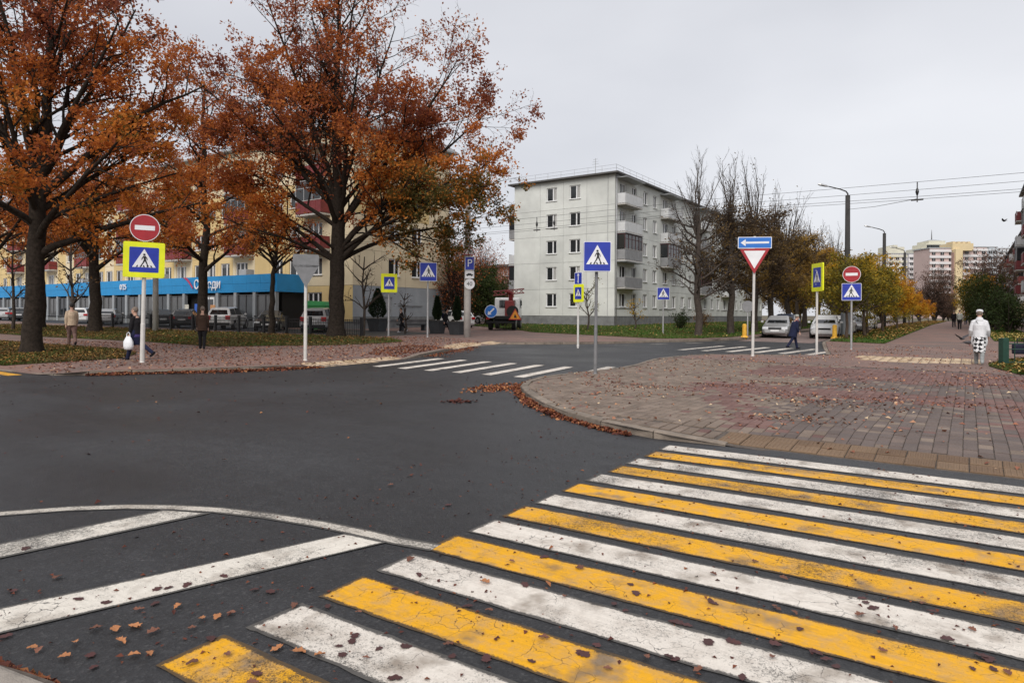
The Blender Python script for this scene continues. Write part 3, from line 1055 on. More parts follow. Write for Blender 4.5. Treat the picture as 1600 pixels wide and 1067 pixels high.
LM = [oak_leaf(s, M[k]) for s in (1, 2, 3, 4) for k in ('leaf_dark', 'leaf_tan', 'leaf_brown')]
LEAFPX = """180,986,t 210,981,t 314,970,t 340,967,t 361,961,b 117,1007,t 50,1016,t 100,1030,t 142,1025,d 146,1045,d 190,1005,t 235,1025,t 210,1027,t 277,951,t 217,955,b 242,945,d
422,926,d 397,923,d 350,902,d 292,916,d 245,923,d 262,921,d 165,943,d 122,938,d 40,859,d 432,1017,t 467,1022,t 500,1027,t 535,1025,d 529,1012,d 555,995,d 550,1004,d 592,1016,d 635,1012,d 572,1032,b 617,1062,d
707,1027,d 655,900,d 641,877,b 617,922,d 651,930,b 757,912,t 730,949,d 764,957,b 355,1026,b 400,1055,d 512,949,d 7,997,d 882,935,b 985,915,d 994,929,d 1110,940,d 1115,944,d 1215,955,b 1242,961,b 1210,950,b
1347,937,d 1365,952,d 1352,943,d 1442,946,b 1457,957,d 1345,964,b 960,945,d 977,956,d 1060,975,d 1050,974,d 1074,979,d 1145,1004,d 1149,1007,d 1107,1005,d 1212,1008,d 1277,1022,d 1269,1020,d 1292,1032,d 1307,1043,d
1207,1030,b 905,1022,d 932,1010,d 912,1024,d 950,1049,b 1055,1032,d 1046,1028,d 1535,1027,d 1545,1032,d 1520,1047,d 1552,1047,d 1575,1055,b 820,915,d 850,872,d 830,1035,d 1160,1060,d 1520,987,b 1330,902,b 1225,906,b 1115,900,b
700,1010,b 760,1030,d 850,1000,b 1010,1030,b 1090,1050,b 800,880,b 905,890,b 1010,860,b 1180,880,b 1400,985,b 1480,1000,d 1250,985,d 1380,1020,b 90,905,b 300,985,b 560,960,b 20,925,d 330,1000,d 300,1040,b 60,1020,b
395,1070,b 240,990,b 150,985,b 460,950,b 700,790,d 610,760,b 350,720,b 560,720,b""".split()
for s in LEAFPX:
    a, b_, k = s.split(',')
    x, y = gp(float(a), float(b_), .0)
    kk = {'d': 0, 't': 1, 'b': 2}[k]
    sc = rng.uniform(.042, .078) * (.85 if k == 'b' else 1)
    o = inst("fallen_leaf", LM[rng.randrange(4) * 3 + kk], road, (x, y, .011 if k == 'd' else .019),
             (rng.uniform(-.1, .1), rng.uniform(-.1, .1), rng.uniform(0, 6.3)), (sc, sc * rng.uniform(.7, 1.1), sc * (.35 if k == 'd' else .8)))

cr = []
while len(cr) < 900:
    x, y = rng.uniform(-5.2, 1.4), rng.uniform(1.2, 8.4)
    if inview(x, y, 0, 10) and rng.random() < .25 + .75 * abs(math.sin(x * 2.1 + 1.1 * y) * math.cos(y * 1.3 - x)) ** 2: cr.append((x, y))
litter("leaf_crumbs", cr, (.012, .04), M['litter_road'], "crumbs of crushed leaves over the crossing stripes", tone=(.2, .2), h=.006, curl=.2, zf=terr)

dp = [gp(rng.gauss(715, 11), rng.gauss(628, 1.3), 0) for _ in range(90)]
litter("leaf_drift", dp, (.05, .11), M['litter_road'], "small dark patch of wet leaves alone on the asphalt", tone=(.05, .1), h=.008, curl=.3, zf=terr)
# ------------------------------------------------------------------ buildings
M['wall_white'] = pm("whitewashed_panel", (.60, .612, .58), .88, .16, .35, bmp=.25, bscale=18, ws=True, obj_var=.10)
M['wall_core'] = pm("joint_sealant", (.25, .25, .24), .9, .2, 3)
M['plinth'] = pm("dark_plinth_render", (.17, .175, .175), .9, .3, 1.5, bmp=.4, bscale=12, ws=True)
M['wall_cream'] = pm("cream_panel", (.66, .56, .385), .88, .08, .6, bmp=.2, bscale=18, ws=True, obj_var=.08)
M['wall_yellow'] = pm("yellow_panel", (.60, .45, .215), .88, .09, .6, bmp=.2, bscale=18, ws=True, obj_var=.10)
M['wall_grey'] = pm("grey_render", (.30, .32, .335), .88, .12, .9, bmp=.3, bscale=14, ws=True, obj_var=.05)
M['wall_pale'] = pm("pale_render", (.58, .545, .50), .88, .08, .6, ws=True, obj_var=.06)
M['roof_metal'] = pm("grey_roof_sheet", (.33, .34, .35), .5, .2, 1.5)
M['roof_dark'] = pm("dark_eaves_sheet", (.085, .08, .078), .6, .25, 2)
M['balc_white'] = pm("white_balcony_panel", (.56, .565, .57), .8, .1, 2, obj_var=.08)
M['balc_grey'] = pm("grey_balcony_sheet", (.25, .25, .255), .7, .15, 2, obj_var=.15)
M['balc_red'] = pm("dark_red_balcony_sheet", (.20, .028, .030), .6, .2, 3, obj_var=.25)
M['balc_frame'] = pm("dark_red_balcony_frame", (.075, .022, .026), .6, .2, 3)
M['shop_frame'] = pm("dark_shop_frame", (.10, .10, .105), .5, .2, 3)
M['grey_frame'] = pm("grey_balcony_frame", (.32, .32, .33), .6, .2, 3)
M['fascia'] = pm("blue_fascia_panel", (.014, .27, .60), .45, .08, 1.2, obj_var=.08)
M['letter'] = pm("white_letter", (.80, .80, .82), .4, .04, 3)
M['pink_tower'] = pm("pink_tower_render", (.52, .40, .375), .9, .07, .2, ws=True)
M['white_tower'] = pm("white_tower_render", (.64, .62, .625), .9, .06, .2, ws=True)
M['yellow_tower'] = pm("yellow_tower_render", (.62, .50, .305), .9, .06, .2, ws=True)
M['cream_tower'] = pm("cream_tower_render", (.58, .56, .46), .9, .08, .2, ws=True)
M['blue_tower'] = pm("bluish_tower_render", (.50, .53, .56), .9, .06, .2, ws=True)
M['brick_far'] = pm("reddish_far_wall", (.36, .235, .20), .9, .2, .5, ws=True)


def panel_mesh(w, h, holes, mat, t=.22, g=.012):
    """a facade panel facing -Y, lower left corner at the origin, with real openings"""
    xs = sorted({g, w - g} | {v_ for q in holes for v_ in (q[0], q[2])})
    zs = sorted({g, h - g} | {v_ for q in holes for v_ in (q[1], q[3])})
    mb = MB()
    for i in range(len(xs) - 1):
        for j in range(len(zs) - 1):
            cx, cz = (xs[i] + xs[i + 1]) / 2, (zs[j] + zs[j + 1]) / 2
            if any(q[0] < cx < q[2] and q[1] < cz < q[3] for q in holes): continue
            mb.add([(xs[i], 0, zs[j]), (xs[i + 1], 0, zs[j]), (xs[i + 1], 0, zs[j + 1]), (xs[i], 0, zs[j + 1])], [(0, 1, 2, 3)])
    def rim(x0, z0, x1, z1, flip):
        c = [(x0, z0), (x1, z0), (x1, z1), (x0, z1)]
        for k in range(4):
            a, b_ = c[k], c[(k + 1) % 4]
            q = [(a[0], 0, a[1]), (b_[0], 0, b_[1]), (b_[0], t, b_[1]), (a[0], t, a[1])]
            mb.add(q if flip else q[::-1], [(0, 1, 2, 3)])
    rim(g, g, w - g, h - g, False)
    for q in holes: rim(*q, True)
    return mb.mesh("wall_panel", mat, fix=False)


def window_mesh(w, h, mull=(.5,), fr=.09, mat=None):
    mb = MB()
    mb.box((w / 2, 0, fr / 2), (w, .07, fr)).box((w / 2, 0, h - fr / 2), (w, .07, fr))
    mb.box((fr / 2, 0, h / 2), (fr, .068, h - 2 * fr)).box((w - fr / 2, 0, h / 2), (fr, .068, h - 2 * fr))
    for u in mull: mb.box((w * u, 0, h / 2), (fr * 1.5, .066, h - 2 * fr))
    mb.box((w / 2, -.10, -.02), (w + .12, .24, .035))                       # drip sill
    return mb.mesh("window", mat or M['frame_white'])


def pane_mesh(w, h, style):
    mb = MB()
    y = .01
    if style == 0:
        mb.box((w / 2, y + .02, h / 2), (w - .1, .012, h - .1), 0)
    elif style == 1:                                                        # curtain drawn on one side behind the glass line
        mb.box((w * .36, y + .02, h / 2), (w * .62, .012, h - .1), 0)
        mb.box((w * .82, y + .02, h / 2), (w * .27, .012, h - .1), 1)
    elif style == 2:
        mb.box((w / 2, y + .02, h * .38), (w - .1, .012, h * .66), 0)
        mb.box((w / 2, y + .02, h * .84), (w - .1, .012, h * .24), 2)
    else:
        mb.box((w * .5, y + .02, h / 2), (w * .5, .012, h - .1), 0)
        mb.box((w * .14, y + .02, h / 2), (w * .2, .012, h - .1), 1)
        mb.box((w * .86, y + .02, h / 2), (w * .2, .012, h - .1), 1)
    return mb.mesh("pane", [M['glass'], M['curtain'], M['glass_mid']])


class Facade:
    """one side of a building; local x runs along it, z up, outside is -y. Everything becomes a child of root."""
    def __init__(s, root, origin, yaw):
        s.root, s.o, s.yaw = root, Vector(origin), yaw
        s.cache = {}

    def at(s, x, y, z):
        c, sn = math.cos(s.yaw), math.sin(s.yaw)
        return (s.o.x + x * c - y * sn, s.o.y + x * sn + y * c, s.o.z + z)

    def put(s, name, mesh, x, y, z, parent=None):
        return inst(name, mesh, s.root, s.at(x, y, z), s.yaw)

    def panel(s, x, z, w, h, holes, mat):
        key = ('p', round(w, 3), round(h, 3), tuple(tuple(round(v_, 3) for v_ in q) for q in holes), mat.name)
        if key not in s.cache: s.cache[key] = panel_mesh(w, h, holes, mat)
        return s.put("wall_panel", s.cache[key], x, 0, z)

    def window(s, x, z, w, h, mull=(.5,), style=None, mat=None):
        key = ('w', round(w, 3), round(h, 3), mull, mat.name if mat else 0)
        if key not in s.cache: s.cache[key] = window_mesh(w, h, mull, .085, mat)
        o = s.put("window", s.cache[key], x, .12, z)
        st = rng.choice((0, 0, 1, 2, 3)) if style is None else style
        k2 = ('g', round(w, 3), round(h, 3), st)
        if k2 not in s.cache: s.cache[k2] = pane_mesh(w, h, st)
        inst("pane", s.cache[k2], o)
        return o

    def balcony(s, x, z, w, kind, depth=1.0, h=1.05, hood=False):
        """slab and rails; kinds: white / grey / red sheets, glazed adds a framed storey of glass"""
        key = ('b', round(w, 2), kind, hood)
        if key not in s.cache:
            sm = {'white': M['balc_white'], 'grey': M['balc_grey'], 'red': M['balc_red'], 'glazed': M['balc_grey'], 'glazed_red': M['balc_red']}[kind]
            a = MB()
            a.box((w / 2, -depth / 2, -.08), (w, depth, .14), 0)
            a.box((w / 2, -depth + .03, h + .02), (w, .06, .05), 0)
            b_ = MB()
            n = max(4, int(w / .32))
            for i in range(n):                                           # corrugated front: separate sheets proud of each other
                b_.box((w * (i + .5) / n, -depth + .025 - .012 * (i % 2), h / 2), (w / n - .006, .03, h - .06), 0)
            for sx in (.02, w - .02): b_.box((sx, -depth / 2, h / 2), (.03, depth - .1, h - .06), 0)
            gl = None
            fm = M['balc_frame'] if kind == 'glazed' else M['grey_frame'] if kind == 'glazed_red' else None
            if fm:
                gl = MB()
                k = max(3, int(w / .85))
                for i in range(k + 1): gl.box((.04 + (w - .08) * i / k, -depth + .04, h + .80), (.07, .06, 1.5), 0)
                gl.box((w / 2, -depth + .04, h + 1.52), (w, .08, .08), 0).box((w / 2, -depth + .042, h + 1.05), (w, .05, .05), 0)
                for sx in (.03, w - .03): gl.box((sx, -depth / 2, h + 1.52), (.05, depth, .08), 0)
                gl.box((w / 2, -depth + .05, h + .78), (w - .02, .012, 1.46), 1)
                for sx in (.035, w - .035): gl.box((sx, -depth / 2, h + .78), (.012, depth - .1, 1.46), 1)
                gl.box((w / 2, -depth / 2 - .05, h + 1.62), (w + .1, depth + .1, .06), 2)
                gl = gl.mesh("glazing", [fm, M['glass'], M['roof_metal']])
            hd = None
            if hood: hd = MB().box((w / 2, -depth / 2 - .1, 2.62), (w + .3, depth + .2, .07), 0).mesh("hood", M['roof_metal'])
            s.cache[key] = (a.mesh("balcony", M['concrete']), b_.mesh("parapet", sm), gl, hd)
        a, b_, gl, hd = s.cache[key]
        o = s.put("balcony", a, x, 0, z)
        inst("parapet", b_, o)
        if gl: inst("glazing", gl, o)
        if hd: inst("hood", hd, o)
        return o


# ---- white five-storey block in the middle
wb = (-29.4, 60.6)
zb = terr(*wb) + .12
root = empty("apartment_block", (wb[0], wb[1], zb), 0, "whitewashed five-storey panel apartment block with plain end wall beyond the junction", "apartment block")
L_END, L_SIDE, H0, FH = 12.3, 58.0, .98, 2.83
EV = H0 + 5 * FH + .25
mb = MB()
mb.box((-L_END / 2, L_SIDE / 2, EV / 2 - .05), (L_END - .46, L_SIDE - .46, EV - .1))
mb.build("wall_core", M['wall_core'], root)
mb = MB()
mb.box((-L_END / 2, L_SIDE / 2, H0 / 2 - .15), (L_END - .06, L_SIDE - .06, H0 + .28))
mb.build("plinth", M['plinth'], root)
fe = Facade(root, (-L_END, 0, 0), 0)
cols = [(0, 3.4, None), (3.4, 2.9, .8), (6.3, 2.8, .75), (9.1, 3.2, None)]
for f in range(5):
    for x, w, wx in cols:
        z = H0 + FH * f
        h = FH + (.25 if f == 4 else 0)
        if wx is None:
            fe.panel(x, z, w, h, [], M['wall_white'])
        else:
            fe.panel(x, z, w, h, [(wx, .95, wx + 1.3, 2.38)], M['wall_white'])
            fe.window(x + wx, z + .95, 1.3, 1.43, (.62,), style=rng.choice((0, 0, 1)))
fs_ = Facade(root, (0, 0, 0), R(90))
kinds = [[None, 'grey', 'glazed', 'white', 'white'], [None, 'glazed_red', 'glazed', 'white', 'white'], [None, 'glazed', 'white', 'grey', 'white'], [None, 'white', 'grey', 'glazed', 'white'], [None, 'grey', 'white', 'white', 'white']]
kinds[1] = [None, None, 'glazed', 'white', 'white']
for mo in range(5):
    x0 = 11.6 * mo
    for f in range(5):
        z = H0 + FH * f
        h = FH + (.25 if f == 4 else 0)
        for (dx, w, wx, ww, door) in ((0, 3.3, 1.2, 1.5, True), (3.3, 2.9, .85, 1.15, False), (6.2, 2.7, .9, 1.15, False), (8.9, 2.7, .9, 1.15, False)):
            up = door and kinds[mo][f] is not None
            zh = .12 if up else .95
            fs_.panel(x0 + dx, z, w, h, [(wx, zh, wx + ww, 2.38)], M['wall_white'])
            fs_.window(x0 + dx + wx, z + zh, ww, 2.38 - zh, (.45,), style=rng.choice((0, 0, 1, 3)))
        k = kinds[mo][f]
        if k: fs_.balcony(x0 + .35, z + .1, 4.3, k, hood=(f == 4 or (k == 'grey' and f == 1)))
    mb = MB()                                                             # ground-floor bay with a barred window
    mb.box((x0 + 2.2, -.02, H0 + .82), (4.2, .08, .06))
    fs_.put("drip_ledge", mb.mesh("drip_ledge", M['grey_frame']), 0, -.01, 0)
mb = MB()                                                                 # hidden left side keeps a row of balconies that peep past the edge
fl = Facade(root, (-L_END, L_SIDE, 0), R(-90))
for mo in range(5):
    for f in range(5):
        z = H0 + FH * f
        fl.panel(11.6 * mo, z, 11.6, FH + (.25 if f == 4 else 0), [], M['wall_white'])
        if f: fl.balcony(L_SIDE - 11.6 * mo - 4.6, z + .1, 4.2, rng.choice(('white', 'grey', 'white', 'glazed')))
fb = Facade(root, (0, L_SIDE, 0), R(180))
for f in range(5): fb.panel(0, H0 + FH * f, L_END, FH + (.25 if f == 4 else 0), [], M['wall_white'])
mb = MB()
ov = .55
mb.add([(-L_END - ov, -ov, EV), (ov, -ov, EV), (ov, L_SIDE + ov, EV), (-L_END - ov, L_SIDE + ov, EV), (-L_END - ov, -ov, EV + .16), (ov, -ov, EV + .16), (ov, L_SIDE + ov, EV + .16), (-L_END - ov, L_SIDE + ov, EV + .16),
        (-L_END / 2, 4, EV + .75), (-L_END / 2, L_SIDE - 4, EV + .75)],
       [(3, 2, 1, 0), (0, 1, 5, 4), (1, 2, 6, 5), (2, 3, 7, 6), (3, 0, 4, 7), (4, 5, 8), (5, 6, 9, 8), (6, 7, 9), (7, 4, 8, 9)])
roof = mb.build("roof", M['roof_dark'], root)
mb = MB()
rl = [(-L_END - .3, -.3), (.3, -.3), (.3, L_SIDE)]
for a, b_ in zip(rl, rl[1:]):
    n = int(math.hypot(b_[0] - a[0], b_[1] - a[1]) / 1.6)
    for i in range(n + 1):
        x, y = a[0] + (b_[0] - a[0]) * i / n, a[1] + (b_[1] - a[1]) * i / n
        mb.tube([(x, y, EV + .15), (x, y, EV + .85)], .018, 5)
    for z in (.5, .85): mb.tube([(a[0], a[1], EV + z), (b_[0], b_[1], EV + z)], .014, 5)
mb.build("roof_railing", M['steel'], roof)
mb = MB()
mb.tube([(-3.0, 1.5, EV + .3), (-3.0, 1.5, EV + 2.2)], .03, 6)
for z, w in ((2.1, .5), (1.85, .7), (1.6, .8)): mb.tube([(-3.0 - w / 2, 1.5, EV + z), (-3.0 + w / 2, 1.5, EV + z)], .015, 5)
mb.build("aerial", M['steel'], roof)
mb = MB()
mb.tube([(.12, .18, .3), (.12, .18, EV - .1)], .055, 8)
mb.build("downpipe", M['grey_frame'], root, smooth=True)
mb = MB()
mb.tube([(-.75, -.06, .9), (-.75, -.06, EV)], .02, 6)
mb.build("lightning_rod", M['grey_frame'], root)
# stains and seams get their colour from the panels; a lower porch roof sits on the long side
# ---- yellow and cream five-storey block behind the oaks
yb = pd(551, 52)
zy = terr(*yb) + .12
root = empty("apartment_block", (yb[0], yb[1], zy), 0, "cream and yellow five-storey apartment block with dark red balconies behind the oaks", "apartment block")
LX, LY, H0, FH = 92.0, 11.8, .62, 2.88
EV = H0 + 5 * FH + 1.1
mb = MB()
mb.box((-LX / 2, LY / 2, EV / 2 - .05), (LX - .46, LY - .46, EV - .1))
mb.build("wall_core", M['wall_core'], root)
mb = MB()
mb.box((-LX / 2, LY / 2, H0 / 2 - .2), (LX - .08, LY - .08, H0 + .38))
mb.build("plinth", M['plinth'], root)
ff = Facade(root, (-LX, 0, 0), 0)


def sx(s_): return LX - s_                                              # distance from the near corner -> local x


# bays counted from the near corner
bays = [(0, 2.6, 'cream', None)]
s_ = 2.6
while s_ < LX - 10:
    bays += [(s_, 3.4, 'cream', 'balcony'), (s_ + 3.4, 2.5, 'yellow', 'win'), (s_ + 5.9, 2.2, 'cream' if int(s_) % 2 else 'yellow', 'win'), (s_ + 8.1, 2.2, 'yellow', None if int(s_) % 3 else 'win')]
    s_ += 10.3
for f in range(5):
    z = H0 + FH * f
    h = FH + (1.1 if f == 4 else 0)
    for s0, w, colr, kind in bays:
        x = sx(s0 + w)
        c = M['wall_cream'] if colr == 'cream' or (f == 4) else M['wall_yellow']
        if s0 < 6.2 and f < 2 and colr == 'cream' and f == 0: c = M['wall_yellow']
        if kind is None:
            ff.panel(x, z, w, h, [], c)
        elif kind == 'win':
            ww = min(1.45, w - .6)
            a = (w - ww) / 2
            ff.panel(x, z, w, h, [(a, .9, a + ww, 2.35)], c)
            ff.window(x + a, z + .9, ww, 1.45, (.62,))
        else:
            up = f > 1
            zh = .12 if up else .9
            ff.panel(x, z, w, h, [(.45, zh, 2.3, 2.35)], c)
            ff.window(x + .45, z + zh, 1.85, 2.35 - zh, (.35, .7))
            if up: ff.balcony(x + .1, z + .08, 3.2, 'red' if (int(s0) + f) % 5 else 'glazed_red', hood=(f == 4))
fe = Facade(root, (0, 0, 0), R(90))
for f in range(5):
    z = H0 + FH * f
    h = FH + (1.1 if f == 4 else 0)
    for i, (y0, w, wn_) in enumerate(((0, 3.1, 0), (3.1, 2.8, 1), (5.9, 3.0, 1), (8.9, 2.9, 0))):
        c = M['wall_yellow'] if (f in (1, 2, 3) and i in (0, 2) and f != 1 and (f + i) % 2) else M['wall_cream']
        if f == 0: c = M['wall_grey']
        if f == 0 and i == 1:
            fe.panel(y0, z, w, h, [(.2, -0 + .02, 1.2, 2.0)], c)
            fe.put("door", MB().box((.5, .12, 1.0), (1.0, .06, 2.0)).box((.88, .07, 1.0), (.05, .06, .14)).mesh("door", M['roof_metal']), y0 + .2, 0, z + .02)
        elif f == 0 and i == 3:
            fe.panel(y0, z, w, h, [(1.0, .7, 1.7, 2.1)], c)
            fe.window(y0 + 1.0, z + .7, .7, 1.4, ())
        elif f > 0 and wn_:
            fe.panel(y0, z, w, h, [(.8, .9, 2.1, 2.35)], c)
            fe.window(y0 + .8, z + .9, 1.3, 1.45, (.6,))
        else:
            fe.panel(y0, z, w, h, [], c)
mb = MB()
mb.box((6.5, -.04, 1.6), (3.0, .06, .07)).box((6.0, -.05, .55), (12.0, .12, .28))
fe.put("ledge", mb.mesh("ledge", M['plinth']), 0, -.01, H0 - .3)
mb = MB().tube([(.1, -.1, .1), (.1, -.1, EV)], .06, 8)
fe.put("downpipe", mb.mesh("downpipe", M['grey_frame'], True), LY - .3, 0, 0)
mb = MB()
ov = .6
mb.add([(-LX - ov, -ov, EV), (ov, -ov, EV), (ov, LY + ov, EV), (-LX - ov, LY + ov, EV), (-LX - ov, -ov, EV + .15), (ov, -ov, EV + .15), (ov, LY + ov, EV + .15), (-LX - ov, LY + ov, EV + .15), (-LX, LY / 2, EV + 1.9), (0, LY / 2, EV + 1.9)],
       [(3, 2, 1, 0), (0, 1, 5, 4), (1, 2, 6, 5), (2, 3, 7, 6), (3, 0, 4, 7), (4, 5, 9, 8), (5, 6, 9), (6, 7, 8, 9), (7, 4, 8)])
roof = mb.build("roof", M['roof_metal'], root)
mb = MB()
for i in range(50): mb.tube([(-i * 1.8, -.35, EV + .15), (-i * 1.8, -.35, EV + .8)], .02, 5)
for z in (.5, .8): mb.tube([(.3, -.35, EV + z), (-LX, -.35, EV + z)], .016, 5)
mb.build("roof_railing", M['steel'], roof)
mb = MB()
for s_ in (14, 34, 55, 75): mb.box((-s_, 4.2, EV + 1.6), (1.0, .8, 1.6)).box((-s_, 4.2, EV + 2.45), (1.2, 1.0, .1))
mb.build("chimney", M['concrete'], roof)

# ---- the blue-fronted shop built against its ground floor
sh = (yb[0] - 5.6, yb[1] - 2.9)
zs_ = terr(*sh) + .12
shop = empty("shop", (sh[0], sh[1], zs_), 0, "low grey shop annex with a long bright blue fascia and white lettering", "shop")
SL, SD = 84.0, 2.85
ZF0, ZF1 = 2.95, 4.40
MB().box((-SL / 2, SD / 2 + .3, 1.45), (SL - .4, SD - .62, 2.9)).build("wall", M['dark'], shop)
MB().box((-SL / 2, SD / 2, ZF1 - .35), (SL - .1, SD - .05, .5)).build("roof", M['roof_metal'], shop)
MB().box((-SL / 2, .06, .28), (SL, .34, .62)).build("plinth", M['plinth'], shop)
fpm = {}
x = 0.0
i = 0
while x < SL - 1:
    w = 1.95
    for r_ in range(2):
        hh = (ZF1 - ZF0) / 2
        key = (w, r_)
        if key not in fpm:
            mb = MB()
            z0 = ZF0 + hh * r_ + .008
            y0, y1 = -.12 - .05 * r_, -.17 - .05 * r_
            mb.add([(0.008, y0, z0), (w - .008, y0, z0), (w - .008, y1, z0 + hh - .016), (.008, y1, z0 + hh - .016), (.008, .1, z0), (w - .008, .1, z0), (w - .008, .1, z0 + hh - .016), (.008, .1, z0 + hh - .016)],
                   [(0, 1, 2, 3), (4, 7, 6, 5), (0, 4, 5, 1), (3, 2, 6, 7), (0, 3, 7, 4), (1, 5, 6, 2)])
            fpm[key] = mb.mesh("fascia_panel", M['fascia'])
        inst("fascia_panel", fpm[key], shop, (-x - w, 0, 0))
    x += w
    i += 1
MB().box((.03, SD / 2 - .1, (ZF0 + ZF1) / 2), (.08, SD, ZF1 - ZF0)).build("fascia_end", M['fascia'], shop)
# shopfront: piers, stall risers and big panes
pier = MB().box((0, .02, 1.5), (.38, .30, 2.88)).mesh("pier", M['wall_grey'])
wfr = window_mesh(2.3, 2.0, (.5,), .05, M['shop_frame'])
wpn = [MB().box((1.15, .03, 1.0), (2.22, .012, 1.92)).mesh("pane", M[k]) for k in ('glass_shop', 'glass_mid', 'glass')]
x = .2
k = 0
while x < SL - 3:
    inst("pier", pier, shop, (-x, 0, 0))
    if not 8.4 < x < 11.5:
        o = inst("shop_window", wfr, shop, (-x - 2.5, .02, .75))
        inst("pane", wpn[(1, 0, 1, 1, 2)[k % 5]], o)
    x += 2.7
    k += 1
ent = MB().box((-10.0, .05, 1.35), (2.2, .1, 2.5), 0).build("entrance", [M['frame_white']], shop)
MB().box((-10.55, -.02, 1.3), (.9, .05, 2.2)).box((-9.5, -.02, 1.3), (.9, .05, 2.2)).build("door", M['glass_shop'], ent)
posters = [(-8.95, .75, 1.5, .8, (.62, .30, .12)), (-11.5, .7, 1.55, .9, (.03, .12, .50)), (-12.4, .6, 1.1, .8, (.05, .16, .48)), (-8.2, .6, 1.2, .7, (.55, .42, .33)), (-13.2, .7, 1.6, .7, (.6, .58, .5))]
for px_, w, z, h, c in posters:
    MB().box((px_, -.10, z), (w, .02, h)).build("poster", pm("poster_print", c, .5, .35, 5), shop)


def text_mesh(txt, size, mat, depth=.02, name="lettering"):
    cu = bpy.data.curves.new(name, 'FONT')
    cu.body = txt
    cu.size = size
    cu.extrude = depth
    cu.align_x = 'CENTER'
    cu.align_y = 'CENTER'
    o = bpy.data.objects.new(name, cu)
    COL.objects.link(o)
    me = bpy.data.meshes.new_from_object(o.evaluated_get(bpy.context.evaluated_depsgraph_get()))
    bpy.data.objects.remove(o)
    me.name = name
    me.materials.clear()
    me.materials.append(mat)
    return me


def letters(txt, size, mat, parent, loc, rot=(R(90), 0, 0), depth=.02):
    return inst("lettering", text_mesh(txt, size, mat, depth), parent, loc, rot)


letters("Соседи", 1.15, M['letter'], shop, (-9.6, -.27, 3.68), depth=.03)
letters("0/25", .78, M['letter'], shop, (-24.8, -.27, 3.72), depth=.03)
# pinkish red swoosh left of the name
sw = []
for i in range(13):
    t = i / 12
    sw.append((-13.6 + 1.7 * t, 4.38 - 1.05 * t ** 1.6))
for i in range(13):
    t = 1 - i / 12
    sw.append((-13.0 + 1.15 * t, 4.38 - .92 * t ** 1.4))
MB().prism(sw, -.30, -.26).build("swoosh", pm("crimson_swoosh", (.42, .03, .10), .4, .1, 3), shop)
acm = MB().bbox((0, 0, 0), (1.1, .8, .75), .03).mesh("air_conditioner", M['roof_metal'])
for s_ in (6, 20, 37, 52): inst("air_conditioner", acm, shop, (-s_, 1.2, ZF1 + .2))

# ---- right-hand five-storey block with dark red balconies, seen edge-on
rb_ = pd(1593, 67)
zr = terr(*rb_) + .12
def right_block(name, x, y, L, EVH, label, near):
    root = empty(name, (x, y, zr), 0, label, "apartment block", "red balcony blocks along the long path")
    H0, FH = .9, (EVH - .9 - .4) / 5
    W_ = 12
    mb = MB().box((W_ / 2, L / 2, EVH / 2), (W_ - .46, L - .46, EVH - .05))
    mb.build("wall_core", M['wall_core'], root)
    MB().box((W_ / 2, L / 2, H0 / 2 - .2), (W_ - .06, L - .06, H0 + .38)).build("plinth", M['plinth'], root)
    fw = Facade(root, (0, L, 0), R(-90))
    n = int(L / 6)
    for f in range(5):
        z = H0 + FH * f
        h = FH + (.4 if f == 4 else 0)
        for i in range(n):
            w = L / n
            c = M['wall_pale'] if f else M['wall_yellow']
            up = f > 0 and i % 2 == (n - 1) % 2
            fw.panel(i * w, z, w * .55, h, [(.6, .9 if not up else .12, 2.3, 2.3)], c)
            fw.window(i * w + .6, z + (.9 if not up else .12), 1.7, 1.4 if not up else 2.18, (.5,))
            fw.panel(i * w + w * .55, z, w * .45, h, [(.55, .9, 1.75, 2.3)], c)
            fw.window(i * w + w * .55 + .55, z + .9, 1.2, 1.4, (.5,))
            if up: fw.balcony(i * w + .1, z + .05, 3.3, ('white', 'red', 'glazed_red', 'white', 'red')[(i * 2 + f) % 5], 1.15 if near else 1.3)
    fn = Facade(root, (0, 0, 0), 0)
    for f in range(5):
        z = H0 + FH * f
        h = FH + (.4 if f == 4 else 0)
        for i in range(4):
            wn_ = i in (1, 2)
            fn.panel(i * 3, z, 3, h, [(.8, .9, 2.1, 2.3)] if wn_ else [], M['wall_cream'])
            if wn_: fn.window(i * 3 + .8, z + .9, 1.3, 1.4)
    mb = MB()
    ov = .75
    mb.add([(-ov, -.4, EVH), (W_ + ov, -.4, EVH), (W_ + ov, L + .4, EVH), (-ov, L + .4, EVH), (-ov, -.4, EVH + .2), (W_ + ov, -.4, EVH + .2), (W_ + ov, L + .4, EVH + .2), (-ov, L + .4, EVH + .2), (W_ / 2, 2, EVH + 2.1), (W_ / 2, L - 2, EVH + 2.1)],
           [(3, 2, 1, 0), (0, 1, 5, 4), (1, 2, 6, 5), (2, 3, 7, 6), (3, 0, 4, 7), (4, 5, 8), (5, 6, 9, 8), (6, 7, 9), (7, 4, 8, 9)])
    mb.build("roof", M['roof_dark'], root)
    MB().tube([(-.12, .25, .2), (-.12, .25, EVH)], .06, 8).build("downpipe", M['balc_frame'], root, smooth=True)
    return root


right_block("apartment_block", 5.7, 58, 42, 15.6, "five-storey block with dark red balconies cut by the right edge of the picture", True)
x2, y2 = pd(1588, 84)
right_block("apartment_block", 7.4, 122, 108, 14.4, "farther low block with stacked red and white balconies behind the lilac bushes", False)

# ---- distant high-rises closing the street
def tower_part(mb_, x0, x1, y0, y1, z0, z1, m=0):
    mb_.box(((x0 + x1) / 2, (y0 + y1) / 2, (z0 + z1) / 2), (x1 - x0, y1 - y0, z1 - z0), m)


D_T = 330.0
def tx(px): return (px - 800) / FPX * D_T * 1.0                           # width across the view at that distance


